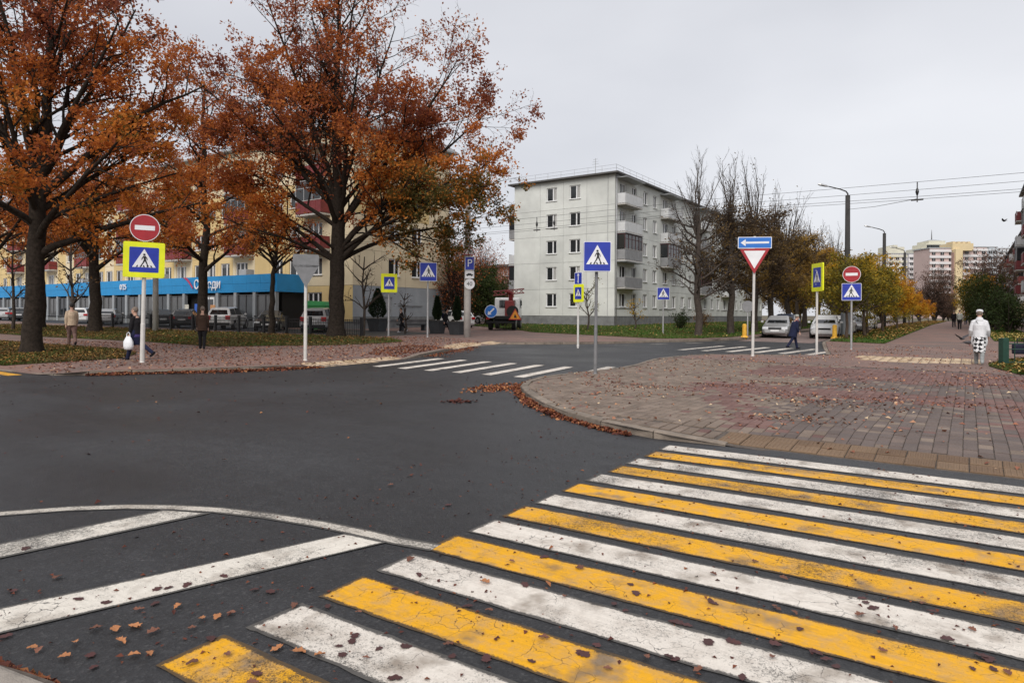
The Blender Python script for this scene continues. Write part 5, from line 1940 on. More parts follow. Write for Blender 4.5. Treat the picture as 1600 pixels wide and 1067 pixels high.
bx, by = pd(1545, 92)
put_shrub("bare_tree", bx, by, SB, "dark half-bare tree above the green bushes at the right", "tree", rot=1.1, sc=1.0)
for i, (px_, d, sc, lab) in enumerate(((1460, 140, 1.12, "dark brown tree standing alone before the striped high-rise"), (1474, 150, .62, "lower brown tree at the end of the long path"), (1436, 160, .8, "brown tree behind the golden maples"), (1486, 190, .55, "farthest brown tree at the vanishing end of the path"))):
    bx, by = pd(px_, d)
    put_shrub("bare_tree", bx, by, SB, lab, "tree", rot=i * 1.3, sc=sc)
bx, by = pd(762, 68)
put_shrub("willow_tree", bx, by, shrub(65, 5.6, 3.0, 9, .2, M['green_leaves'], lambda p: .55 + .1 * math.sin(p.x + p.z)), "round green tree left of the white block behind the crane lorry", "tree")
SR = shrub(66, 9.5, 3.6, 1.0, .17, M['oak_leaves'], lambda p: .34 + .1 * math.sin(p.x + p.z), bark='bark')
for i, (px_, d, sc, lab) in enumerate(((708, 60, .9, "thin russet tree beside the end wall of the yellow block"), (745, 78, 1.0, "thin russet tree behind the concrete mast"), (762, 96, 1.0, "bare russet tree before the pinkish house"), (728, 92, 1.1, "tall russet tree straight behind the parking plates"), (784, 88, .8, "small russet tree at the left edge of the white block"))):
    bx, by = pd(px_, d)
    put_shrub("russet_tree", bx, by, SR, lab, "tree", "russet trees in the gap between the blocks", rot=i * 1.9, sc=sc)
bx, by = pd(786, 62)
put_shrub("hedge_bush", bx, by, SG2, "green bush behind the crane lorry", rot=.3, sc=.9)

# small trees before the white block
def sapling(seed, H, per, mat, tone, W=1.6, tr=.07):
    t = Tree(seed)
    r_ = t.r
    n = 6
    trunk = [Vector((.10 * math.sin(k * 1.1) * (k > 0), r_.gauss(0, .03) * (k > 0), H * .75 * k / n)) for k in range(n + 1)]
    t.add([trunk[0] - Vector((0, 0, .2))] + trunk, [tr * 1.2, tr] + [tr * (1 - .12 * k) for k in range(1, n + 1)], 0)
    sp = {1: dict(n=2.4, ratio=.42, ang=.7, wander=.14, up=.07, seg=4, rr=.55, t0=.15, max=1.2, min=.3, rmin=.01), 2: dict(n=3, ratio=.5, ang=.7, wander=.2, up=.03, seg=3, rr=.6, t0=.15, max=.6, min=.2, rmin=.007), 3: dict(last=True)}
    for i in range(9):
        k = 2 + i % (n - 2)
        az = i * 2.4
        q, rr = t.curve(trunk[k], Vector((math.cos(az), math.sin(az), .8)), W * r_.uniform(.7, 1.1), tr * .5, .01, 5, .12, .04)
        t.add(q, rr, 1)
        t.branch(q, rr, 1, sp)
    return t.wood("trunk", M['bark_linden'], 0, 1), t.wood("branches", M['bark_linden'], 2, 9), t.leaves("crown", mat, per, .13, tone, None, .14)


for (px_, d, H, per, mat, tone, W, lab, sd) in ((918, 54, 4.6, 1.2, M['maple_leaves'], lambda p: .3, 1.7, "small crooked tree with few leaves before the white end wall", 71), (992, 56, 2.9, 1.8, M['maple_leaves'], lambda p: .6, .8, "thin yellow sapling at the corner of the white block", 72),
                                           (633, 44, 3.6, .15, M['brown_leaves'], lambda p: .5, .7, "thin leafless sapling before the grey end wall", 73), (568, 40.5, 6.5, .15, M['brown_leaves'], lambda p: .5, 2.4, "bare young tree just right of the spreading oak's trunk", 74),
                                           (112, 38, 7.5, .5, M['brown_leaves'], lambda p: .5, 2.0, "thin bare tree left of the beige-jacketed man", 75), (20, 46, 8.5, .5, M['brown_leaves'], lambda p: .5, 2.2, "thin bare tree at the far left edge", 76),
                                           (880, 110, 9, .6, M['brown_leaves'], lambda p: .4, 3, "bare tree behind the white block", 77), (793, 105, 10, .4, M['brown_leaves'], lambda p: .4, 3.4, "grey bare tree left of the white block's corner", 78)):
    root = tree_root("young_tree", px_, d, lab)
    for nm, me in zip(("trunk", "branches", "crown"), sapling(sd, H, per, mat, tone, W, .05 + .008 * H)): inst(nm, me, root)
bx, by = pd(1062, 58)
put_shrub("garden_bush", bx, by, shrub(79, 1.6, 1.2, 8, .11, M['green_leaves'], lambda p: .2), "dark round bush against the long side of the white block")
bx, by = pd(1098, 60)
put_shrub("garden_bush", bx, by, shrub(80, 1.5, 1.0, 4, .11, M['brown_leaves'], lambda p: .7), "reddish bush beside the dark round bush of the white block")

BD = shrub(85, 11, 5.0, 6.0, .26, M['lime_leaves'], lambda p: .35 + .2 * math.sin(p.x * .8 + p.z * .6) + .02 * p.z)
for i, (x, y, sc) in enumerate(((-24, 122, 1.0), (-17, 118, .8), (-11.5, 121, .5), (-30, 150, 1.2), (-20, 150, 1.0), (-12, 150, .6), (-36, 135, 1.1), (-4, 195, .55), (-48, 150, 1.2), (-62, 140, 1.15), (-58, 120, 1.0), (5, 230, .6))):
    put_shrub("ochre_tree", x, y, BD, "ochre brown tree of the belt closing the view far beyond the driveway", "tree", "tree belt beyond the driveway", rot=i * 1.7, sc=sc)
# ------------------------------------------------------------------ signs, posts, fences, tubs, wires
def rrect(w, h, r_=.04, n=4):
    out = []
    for cx, cz, a0 in ((w / 2 - r_, h / 2 - r_, 0), (-w / 2 + r_, h / 2 - r_, 90), (-w / 2 + r_, -h / 2 + r_, 180), (w / 2 - r_, -h / 2 + r_, 270)):
        for k in range(n + 1):
            a = R(a0 + 90 * k / n)
            out.append((cx + r_ * math.cos(a), cz + r_ * math.sin(a)))
    return out


def disc(r_, n=28): return [(r_ * math.cos(2 * math.pi * k / n), r_ * math.sin(2 * math.pi * k / n)) for k in range(n)]


def sh2(pts, dx=0, dz=0, s=1): return [(p[0] * s + dx, p[1] * s + dz) for p in pts]


def bar(a, b, w0, w1=None):
    w1 = w0 if w1 is None else w1
    dx, dz = b[0] - a[0], b[1] - a[1]
    L = math.hypot(dx, dz)
    nx, nz = -dz / L, dx / L
    return [(a[0] + nx * w0, a[1] + nz * w0), (a[0] - nx * w0, a[1] - nz * w0), (b[0] - nx * w1, b[1] - nz * w1), (b[0] + nx * w1, b[1] + nz * w1)]


SM = [M['sign_back'], M['s_blue'], M['s_white'], M['s_black'], M['s_yellow'], M['s_red'], M['s_blue2']]
GREY, BLUE, WHITE, BLACK, YEL, RED, LBLUE = range(7)


class Face:
    """flat print built up as 3 mm layers in front of a plate, facing -y"""
    def __init__(s): s.mb, s.y = MB(), 0.0

    def layer(s, shapes, m):
        for q in shapes: s.mb.prism(q, s.y - .003, s.y, m)
        s.y -= .0035
        return s

    def mesh(s): return s.mb.mesh("sign_face", SM)


def walker(s, flip=1):
    """the walking figure of a pedestrian crossing sign on its stripes"""
    f = lambda p: (p[0] * s * flip, p[1] * s)
    q = [sh2(disc(.048 * s, 14), .005 * s * flip, .235 * s)]
    for a, b, w0, w1 in (((.01, .17), (.035, .0), .052, .042), ((.035, .01), (.095, -.13), .036, .028), ((.095, -.13), (.15, -.27), .027, .020), ((.15, -.27), (.195, -.262), .016, .014),
                         ((.02, .0), (-.03, -.13), .036, .027), ((-.03, -.13), (-.115, -.26), .026, .019), ((-.115, -.265), (-.075, -.275), .014, .012),
                         ((.03, .165), (.105, .08), .022, .019), ((.105, .08), (.125, -.015), .018, .014), ((-.01, .165), (-.075, .075), .022, .018), ((-.075, .075), (-.095, -.01), .018, .014)):
        q.append(bar(f(a), f(b), w0 * s, w1 * s))
    return q


def ped_face(w, h, border=0.0, z0=0.0, flip=1):
    fc = Face()
    k = w
    if border:
        fc.layer([rrect(w, h, .06)], YEL)
        k = w * (1 - 2 * border)
        fc.layer([rrect(k, h * (1 - 2 * border), .03)], BLUE)
    else:
        fc.layer([rrect(w, h, .03)], WHITE)
        fc.layer([rrect(w * .955, h * .955, .025)], BLUE)
    t = k * .93
    fc.layer([[(-.43 * t, -.31 * t), (.43 * t, -.31 * t), (0, .45 * t)]], WHITE)
    st = []
    for i, x in enumerate((-.30, -.165, -.03, .105, .24)):
        st.append([(x * t - .0 * t, -.30 * t), ((x + .07) * t, -.30 * t), ((x + .055 + .03 * (1 if i < 2 else -1)) * t, -.225 * t), ((x + .02 + .03 * (1 if i < 2 else -1)) * t, -.225 * t)])
    fc.layer(st + sh_w(walker(.92 * t, flip), -.0, -.0), BLACK)
    return fc.mesh()


def sh_w(qs, dx, dz): return [sh2(q, dx, dz) for q in qs]


def no_entry(r_):
    return Face().layer([disc(r_)], WHITE).layer([disc(r_ * .95)], RED).layer([rrect(r_ * 1.32, r_ * .34, .01)], WHITE).mesh()


def give_way(w):
    h = w * .88
    T_ = lambda s: [(-w / 2 * s, h * .38 * s), (0, -h * .62 * s), (w / 2 * s, h * .38 * s)]
    return Face().layer([T_(1)], RED).layer([sh2(T_(.70), 0, .015 * w)], WHITE).mesh()


def arrow_face(w, h, left=True, up=False, col=BLUE):
    fc = Face().layer([rrect(w, h, .03)], WHITE).layer([rrect(w - .05, h - .05, .025)], col)
    if up:
        a = [(-.16 * w, .24 * h), (0, .42 * h), (.16 * w, .24 * h)]
        return fc.layer([a, bar((0, -.38 * h), (0, .25 * h), .045 * w)], WHITE).mesh()
    a = [(-.42 * w, 0), (-.27 * w, .30 * h), (-.27 * w, -.30 * h)]
    return fc.layer([a, bar((-.28 * w, 0), (.42 * w, .02 * h), .085 * h)], WHITE).mesh()


def plate_outline(kind, w, h):
    if kind == 'disc': return disc(w / 2)
    if kind == 'tri': return [(-w / 2, w * .88 * .38), (0, -w * .88 * .62), (w / 2, w * .88 * .38)]
    if kind == 'triup': return [(-w / 2, -w * .88 * .38), (w / 2, -w * .88 * .38), (0, w * .88 * .62)]
    return rrect(w, h, min(.05, h / 5))


def road_sign(name, xy, label, pole_h, pole_r, pole_m, plates, yaw, lean=(0, 0), base=True, group=None, cat="road sign"):
    x, y = xy
    root = empty(name, (x, y, gz(x, y)), yaw, label, cat, group)
    mb = MB().tube([(0, 0, -.15), (0, 0, 1.2), (0, 0, 1.22), (0, 0, pole_h)], [pole_r * 1.12, pole_r * 1.12, pole_r, pole_r], 10)
    if base: mb.tube([(0, 0, -.02), (0, 0, .03)], [pole_r * 1.5, pole_r * 1.2], 10)
    mb.build("pole", pole_m, root, smooth=False)
    root.rotation_euler = (lean[0], lean[1], yaw)
    for p in plates:
        nm, kind, w, h, z, face, depth, rot = p[:8]
        th_ = .02 if not depth else depth
        side = M['sign_back'] if len(p) < 9 else p[8]
        o = MB().prism(plate_outline(kind, w, h), 0, th_).build(nm, side, root, (0, -pole_r - .012 - (th_ if depth else .02), z), rot)
        if face is not None: inst("sign_face", face, o, (0, -.001, 0))
        for dz in (-.25, .25): MB().box((0, -pole_r * .2, z + dz * h), (pole_r * 2.6, pole_r * 2.3, .04)).build("bracket", M['steel'], root)
    return root


def fc_(xy, off=0): return face_cam(xy[0], xy[1], off)


p = gp(222, 566)
road_sign("crossing_sign", p, "red no-entry disc above a yellow-edged crossing sign on a white pole beside the woman", 4.62, .06, M['pole_white'],
          [("no_entry_plate", 'disc', .84, .84, 4.20, no_entry(.42), 0, 0, M['s_white']), ("crossing_plate", 'rect', 1.14, 1.10, 3.20, ped_face(1.14, 1.10, .145), .04, R(4), M['s_yellow'])], fc_(p, -6), (0, R(.9)))
p = gp(477, 563)
road_sign("sign_seen_from_behind", p, "grey sign backs, a board over a triangle, on a white pole at the far kerb", 3.5, .05, M['pole_white'],
          [("board_back", 'rect', .82, .42, 3.28, None, 0, 0), ("triangle_back", 'tri', .84, .8, 2.86, None, 0, 0)], fc_(p, 3))
p = gp(607, 526)
road_sign("crossing_sign", p, "small yellow-edged crossing sign before the grey end wall", 3.65, .05, M['steel'],
          [("crossing_plate", 'rect', .95, 1.12, 3.2, ped_face(.95, 1.12, .17), .13, 0, M['s_yellow'])], fc_(p, 8))
p = gp(668, 527)
road_sign("crossing_sign", p, "blue crossing sign on a grey pole in front of the cream and grey end wall", 4.25, .05, M['steel'],
          [("crossing_plate", 'rect', 1.0, 1.10, 3.85, ped_face(1.0, 1.10), .16, 0, M['s_blue'])], fc_(p, 6))
p = gp(930, 584)
road_sign("crossing_sign", p, "large blue crossing sign on a grey pole at the paved corner, nearest the camera", 3.45, .042, M['pole_grey'],
          [("crossing_plate", 'rect', .73, .80, 3.13, ped_face(.73, .80), .11, 0, M['s_blue'])], fc_(p, 5), (0, R(.4)))
p = gp(903, 540)
road_sign("crossing_sign", p, "slim yellow-edged crossing sign under a blue up-arrow plate before the white block", 3.55, .045, M['pole_white'],
          [("arrow_plate", 'rect', .55, .58, 3.18, arrow_face(.55, .58, up=True), 0, R(-50), M['s_white']), ("crossing_plate", 'rect', .70, .84, 2.48, ped_face(.70, .84, .16), .05, R(-50), M['s_yellow'])], fc_(p, 0))
p = gp(1036, 522)
road_sign("crossing_sign", p, "small blue crossing sign on the lawn by the long side of the white block", 3.3, .05, M['steel'],
          [("crossing_plate", 'rect', .84, .86, 2.82, ped_face(.84, .86, flip=-1), .03, 0)], fc_(p, 4))
p = gp(1176, 556)
road_sign("priority_sign", p, "blue one-way arrow above a give-way triangle on a white pole on the paved corner", 4.55, .048, M['pole_white'],
          [("arrow_plate", 'rect', 1.22, .44, 4.30, arrow_face(1.22, .44, col=LBLUE), 0, R(3), M['s_white']), ("give_way_plate", 'tri', 1.10, .97, 3.72, give_way(1.10), 0, 0, M['s_red'])], fc_(p, 5), (0, R(.6)))
p = gp(1276, 553)
road_sign("crossing_sign", p, "tall yellow-edged crossing sign turned nearly edge-on, on a white pole right of the give-way sign", 3.65, .043, M['pole_white'],
          [("crossing_plate", 'rect', .98, 1.12, 3.12, ped_face(.98, 1.12, .15), .05, R(-66), M['s_yellow'])], fc_(p, 0))
p = gp(1330, 545)
road_sign("no_entry_sign", p, "red no-entry disc over a blue crossing sign before the tall lamp post", 3.75, .04, M['steel'],
          [("no_entry_plate", 'disc', .74, .74, 3.42, no_entry(.37), 0, 0, M['s_white']), ("crossing_plate", 'rect', .80, .78, 2.62, ped_face(.80, .78, flip=-1), 0, 0, M['s_blue'])], fc_(p, 0))
p = gp(1168, 527)
road_sign("sign_seen_from_behind", p, "small round grey sign back on a thin post left of the silver sedan", 2.3, .04, M['steel'], [("disc_back", 'disc', .72, .72, 1.95, None, 0, 0)], fc_(p, 6))
p2 = (p[0] - .12, p[1] - .25)
def bollard(xy, h, label):
    x, y = xy
    root = empty("bollard", (x, y, gz(x, y)), 0, label, "bollard", "yellow bollards at the driveway")
    MB().tube([(0, 0, -.1), (0, 0, h - .06), (0, 0, h)], [.14, .13, .08], 12).build("post", M['bol'], root)
    MB().tube([(0, 0, 0), (0, 0, .1)], [.24, .2], 12).build("foot", M['bol'], root)


M['bol'] = pm("yellow_bollard_paint", (.62, .34, .03), .6, .25, 8)
bollard(p2, .85, "yellow bollard under the round grey sign back")
bollard((-6.75, 44.6), .85, "yellow bollard in front of the white car")

# ---- concrete mast with parking plates
p = gp(730, 527)
root = empty("concrete_post", (p[0], p[1], gz(*p)), fc_(p, 4), "thick grey concrete mast carrying parking plates, between the planters and the crane lorry", "post")
MB().tube([(0, 0, -.2), (0, 0, 3), (0, 0, 9.2)], [.21, .20, .15], 14).build("mast", M['concrete'], root, smooth=True)
pf_ = Face().layer([rrect(.55, .78, .03)], WHITE).layer([rrect(.51, .74, .025)], BLUE).mesh()
o = MB().prism(rrect(.55, .78, .03), 0, .02).build("parking_plate", M['sign_back'], root, (.10, -.26, 4.38))
inst("sign_face", pf_, o)
inst("letter", text_mesh("P", .62, M['s_white'], .004), o, (0, -.010, .0), (R(90), 0, 0))
o = MB().prism(rrect(.55, .46, .03), 0, .02).build("vehicle_plate", M['sign_back'], root, (.10, -.26, 3.72))
carq = [(-.2, -.06), (.2, -.06), (.21, .0), (.12, .02), (.07, .075), (-.09, .075), (-.14, .02), (-.2, .0)]
inst("sign_face", Face().layer([rrect(.54, .45, .03)], WHITE).layer([carq, sh2(disc(.035, 10), -.11, -.065), sh2(disc(.035, 10), .11, -.065)], BLACK).mesh(), o)
o = MB().prism(disc(.31), 0, .02).build("limit_plate", M['sign_back'], root, (.10, -.26, 3.16))
inst("sign_face", Face().layer([disc(.31)], WHITE).layer([disc(.28)], WHITE).mesh(), o)
inst("lettering", text_mesh("40", .34, M['s_black'], .004), o, (0, -.010, 0), (R(90), 0, 0))
o = MB().prism(plate_outline('triup', .72, .7), 0, .02).build("warning_plate", M['sign_back'], root, (.10, -.26, 5.12))
T_ = plate_outline('triup', .72, .7)
inst("sign_face", Face().layer([T_], RED).layer([sh2(T_, 0, -.0, .78)], WHITE).layer([bar((-.03, -.12), (-.03, .12), .025), bar((.06, -.12), (.0, .1), .025)], BLACK).mesh(), o)
x, y = pd(243, 45.5)
root = empty("concrete_post", (x, y, gz(x, y)), 0, "pale concrete lamp mast in front of the blue fascia, right of the no-entry sign", "post")
MB().tube([(0, 0, -.2), (0, 0, 8.5)], [.2, .15], 12).build("mast", M['concrete'], root, smooth=True)


# ---- street lamps along the path
M['mast_dark'] = pm("dark_weathered_mast", (.032, .030, .029), .85, .3, 3, bmp=.3)
def lamp(xy, label, H=9.5):
    x, y = xy
    root = empty("street_lamp", (x, y, gz(x, y)), TH, label, "street lamp", "street lamps along the path")
    MB().tube([(0, 0, -.2), (0, 0, H)], [.2, .15], 12).build("mast", M['mast_dark'], root, smooth=True)
    MB().tube([(0, 0, H - .05), (0, 0, H + .12), (-.12, 0, H + .28), (-.5, 0, H + .42), (-1.35, 0, H + .62)], [.05, .05, .045, .04, .035], 8).build("arm", M['mast_dark'], root, smooth=True)
    MB().loft([[(-1.3 - u * .72, sx_ * w, H + .60 + u * .16 + sz_ * hh) for sx_, sz_ in ((-1, -.4), (1, -.4), (.7, .6), (-.7, .6))] for u, w, hh in ((0, .05, .05), (.3, .13, .1), (.8, .14, .1), (1, .05, .04))]).build("lamp_head", M['steel'], root)
    return root


lamp((-6.75, 49.6), "tall dark street lamp directly behind the right no-entry sign")
lamp((-7.0, 76.0), "second street lamp, rising out of the golden maples")
lamp((-7.0, 102.0), "third and smallest street lamp before the high-rises")
x, y = pd(1323, 44.2)
root = empty("utility_cabinet", (x, y, gz(x, y)), TH, "grey utility cabinet beside the foot of the tall street lamp", "cabinet")
MB().bbox((0, 0, .85), (.62, .4, 1.5), .02).build("cabinet_body", M['wall_grey'], root)
MB().box((0, -.205, .85), (.5, .012, 1.3)).build("door", M['wall_grey'], root)
MB().box((0, 0, .05), (.5, .34, .12)).build("foot", M['plinth'], root)

# ---- overhead trolley wires
WL = [(31.6, 7.30, "uppermost overhead wire"), (32.2, 7.08, "second overhead wire from the top"), (32.2, 6.86, "third overhead wire from the top"), (31.6, 6.66, "lowest overhead wire")]
for i, (Y, Z, lab) in enumerate(WL):
    pts = []
    for k in range(41):
        x = -62 + 96 * k / 40
        sag = .22 * (1 - ((x + 10) % 34 / 17 - 1) ** 2) * (1 if i > 1 else .6)
        pts.append((x, Y + .0 * x, Z - sag))
    o = MB().tube(pts, .0085, 5).build("overhead_wire", M['wire'])
    tag(o, lab + " strung across the sky at the right", "wire", "overhead trolley wires")
o = MB().tube([(-6.75, 49.6, 8.9), (-4.2, 40.75, 7.66), (-1.76, 31.9, 6.56)], .012, 5).build("stay_wire", M['wire'])
tag(o, "thin stay wire sloping from the tall street lamp to the overhead wires", "wire")
def insulator(x, label):
    root = empty("insulator", (x, 31.9, 0), 0, label, "insulator", "insulators on the overhead wires")
    MB().tube([(0, 0, 7.26), (0, 0, 6.42)], .022, 6).build("hanger", M['wire'], root)
    MB().tube([(-.22, 0, 6.52), (.22, 0, 6.52)], .035, 6).build("clamp", M['wire'], root)
    MB().tube([(0, 0, 7.0), (0, 0, 6.85), (0, 0, 6.7)], [.03, .07, .03], 8).build("ceramic_body", M['s_black'], root)


for px_, lab in ((1432, "insulator hanging on the wires against the sky"), (865, "right one of two insulators before the white end wall"), (838, "left one of two insulators before the white end wall")):
    a = (px_ - 800) / FPX
    d = 31.9 / (ST * a + CT)
    insulator((CT * a - ST) * d, lab)


# ---- black iron fence and green fence
def fence(name, pts, label, mat, h, gap, post_every, post_w, picket=True):
    root = empty(name, (pts[0][0], pts[0][1], 0), 0, label, "fence")
    ox, oy = pts[0]
    pk = None
    pm_ = MB().bbox((0, 0, h / 2 + .02), (post_w, post_w, h + .16), .01).mesh("post", mat)
    pkm = MB().box((0, 0, h / 2), (.022, .022, h - .08)).mesh("picket", mat)
    for a, b in zip(pts, pts[1:]):
        L = math.hypot(b[0] - a[0], b[1] - a[1])
        n = max(1, round(L / post_every))
        ang = math.atan2(b[1] - a[1], b[0] - a[0])
        for i in range(n):
            u0, u1 = i / n, (i + 1) / n
            p0 = (a[0] + (b[0] - a[0]) * u0, a[1] + (b[1] - a[1]) * u0)
            p1 = (a[0] + (b[0] - a[0]) * u1, a[1] + (b[1] - a[1]) * u1)
            z0, z1 = gz(*p0), gz(*p1)
            inst("post", pm_, root, (p0[0] - ox, p0[1] - oy, z0), ang)
            for zz in (.12, h - .08, h - .26):
                MB().tube([(p0[0] - ox, p0[1] - oy, z0 + zz), (p1[0] - ox, p1[1] - oy, z1 + zz)], .018, 4).build("rail", mat, root)
            m = int(L / n / gap)
            for k in range(1, m):
                u = k / m
                inst("picket", pkm, root, (p0[0] + (p1[0] - p0[0]) * u - ox, p0[1] + (p1[1] - p0[1]) * u - oy, z0 + (z1 - z0) * u + .03), ang)
    inst("post", pm_, root, (pts[-1][0] - ox, pts[-1][1] - oy, gz(*pts[-1])), 0)
    return root


fence("iron_fence", [(-58, 24.6), (-43.1, 26.0), (-38, 26.3), (-29.6, 27.1)], "low black iron fence between the lawn and the parked cars", M['black_iron'], 1.05, .135, 2.4, .16)
fence("green_fence", [(.94, 26.4), (2.4, 27.6), (5.5, 30.1)], "low dark green metal fence at the right edge", M['green_iron'], .80, .36, 1.9, .20)
x, y = pd(1592, 21.6)
o = MB().bbox((0, 0, .16), (.5, .2, .34), .06).build("bag", pm("dark_blue_cloth", (.012, .014, .035), .85, .3, 8), None, (x + .05, y - .15, gz(x, y) + .38), TH)
tag(o, "dark blue bag hanging on the green fence", "bag")
MB().tube([(-.12, 0, .30), (-.1, .02, .5), (.1, .02, .5), (.12, 0, .30)], .02, 6).build("strap", M['rubber'], o)

# ---- tubs with clipped conifers
def conifer_mesh(seed, h, r_):
    g = np.random.default_rng(seed)
    n = 5200
    u = g.random(n) ** .75
    th_ = g.uniform(0, 6.283, n)
    prof = r_ * np.where(u < .22, .55 + 2.0 * u, 1.0 - ((u - .22) / .78) ** 1.35 * .96) * g.uniform(.72, 1.06, n) * (1 + .08 * np.sin(th_ * 3 + u * 9))
    pos = np.stack([prof * np.cos(th_), prof * np.sin(th_), u * h], 1)
    A = np.stack([np.cos(th_) * .7, np.sin(th_) * .7, np.full(n, .8)], 1) + g.normal(0, .3, (n, 3))
    A /= np.linalg.norm(A, axis=1, keepdims=True)
    B = np.cross(A, g.normal(0, 1, (n, 3)))
    B /= np.linalg.norm(B, axis=1, keepdims=True)
    s = g.uniform(.05, .12, n)[:, None]
    V = np.stack([pos - B * s * .35, pos + B * s * .35, pos + A * s * 1.6], 1).reshape(-1, 3)
    return np_mesh("foliage", V, np.arange(3 * n).reshape(-1, 3), M['thuja'], {'tone': np.repeat(g.random(n), 3)})


def tub(xy, w, ht, ch, cr, seed, label):
    x, y = xy
    root = empty("planter", (x, y, gz(x, y)), R(8), label, "planter", "dark planters with clipped conifers")
    rings = []
    for z, s in ((0, .74), (.03, .76), (ht - .12, .96), (ht - .11, 1.06), (ht, 1.08)):
        rings.append([(a * w / 2 * s, b * w / 2 * s, z) for a, b in ((-1, -1), (1, -1), (1, 1), (-1, 1))])
    MB().loft(rings).build("tub", M['plinth_dark'], root)
    MB().box((0, 0, ht + .004), (w * .9, w * .9, .03)).build("soil", M['soil'], root)
    MB().tube([(0, 0, ht), (0, 0, ht + ch * .8)], [.05, .01], 6).build("stem", M['bark_twig'], root)
    inst("foliage", conifer_mesh(seed, ch, cr), root, (0, 0, ht + .05))


M['plinth_dark'] = pm("dark_planter_shell", (.045, .048, .052), .75, .2, 3)
tub(gp(590, 517), 1.15, .92, 2.1, .62, 1, "dark planter with a broad clipped conifer, left one of three")
tub(gp(683, 521), .92, .88, 1.55, .27, 2, "dark planter with a narrow conifer, just left of the hooded man")
tub(gp(714, 523), .92, .86, 1.5, .24, 3, "dark planter with a narrow conifer, half behind the concrete mast")
# ---- green recycling container by the corner
x, y = pd(500, 49.5)
root = empty("recycling_container", (x, y, gz(x, y)), R(12), "green recycling container beside the silver off-roader behind the big oak", "container")
M['green_bin'] = pm("green_container_plastic", (.022, .23, .05), .5, .12, 3)
MB().bbox((0, 0, .95), (1.9, 1.2, 1.75), .04).build("container_body", M['green_bin'], root)
MB().prism([(-1.0, 1.83), (1.0, 1.83), (.95, 2.12), (-.95, 2.2)], -.65, .65).build("lid", pm("light_green_lid", (.05, .34, .10), .5, .12, 3), root)
for a in (-.7, .7): MB().tube([(a, -.4, 0), (a, -.4, .1)], .07, 8).build("foot", M['rubber'], root)
# ---- low benches / stone ledge before the grey wall
x, y = pd(645, 49.5)
root = empty("bench", (x, y, gz(x, y)), R(80), "low dark bench before the grey end wall", "bench")
MB().bbox((0, 0, .48), (2.6, .5, .10), .02).build("seat", M['plinth_dark'], root)
for a in (-1.0, 1.0): MB().box((a, 0, .21), (.14, .44, .44)).build("leg", M['plinth_dark'], root)
# ------------------------------------------------------------------ vehicles
def carpaint(name, col, metal=.0, rough=.28):
    m, n, l, b = _nt(name)
    f = noise(n, l, obj_vec(n, l), 3.0, 4, .6)
    c = ramp(n, l, f, [(0.3, [x * .86 for x in col]), (0.7, col)])
    l.new(c, b.inputs["Base Color"])
    b.inputs["Metallic"].default_value = metal
    l.new(ramp(n, l, noise(n, l, obj_vec(n, l), 9, 4, .6), [(0.3, rough), (0.7, rough + .14)]), b.inputs["Roughness"])
    b.inputs["Coat Weight"].default_value = .4
    b.inputs["Coat Roughness"].default_value = .08
    return m


P_SILVER, P_WHITE, P_BLACK, P_DARK, P_DBLUE, P_GREY = carpaint("silver_paint", (.40, .40, .40), .45), carpaint("white_paint", (.66, .66, .65)), carpaint("black_paint", (.010, .010, .012)), carpaint("anthracite_paint", (.028, .030, .033), .3), carpaint("dark_blue_paint", (.012, .022, .05)), carpaint("grey_paint", (.18, .18, .185), .4)
KINDS_ = {  # length, half width, stations (y, zb, zt, wscale), cabin (y, z)
    'sedan': dict(L=4.5, hw=.88, body=[(-2.25, .36, .66, .78), (-2.18, .24, .96, .93), (-1.5, .2, 1.02, 1), (-.5, .18, .97, 1), (.9, .18, .94, 1), (1.6, .2, .86, .97), (2.12, .24, .70, .88), (2.25, .34, .58, .74)], cab=[(-1.85, .99), (-1.25, 1.42), (.05, 1.46), (1.15, .93)]),
    'hatch': dict(L=4.2, hw=.88, body=[(-2.1, .36, .72, .82), (-2.05, .24, 1.0, .95), (-1.4, .2, 1.02, 1), (-.4, .18, .98, 1), (.8, .18, .96, 1), (1.5, .2, .88, .97), (2.0, .24, .72, .88), (2.1, .34, .58, .74)], cab=[(-2.0, 1.0), (-1.72, 1.46), (.0, 1.52), (1.1, .95)]),
    'suv': dict(L=4.6, hw=.93, body=[(-2.3, .42, .8, .84), (-2.25, .32, 1.08, .96), (-1.5, .28, 1.12, 1), (-.4, .27, 1.09, 1), (.9, .27, 1.07, 1), (1.6, .28, 1.0, .98), (2.2, .32, .84, .9), (2.3, .42, .68, .78)], cab=[(-2.18, 1.09), (-1.85, 1.62), (.05, 1.70), (1.15, 1.06)]),
}


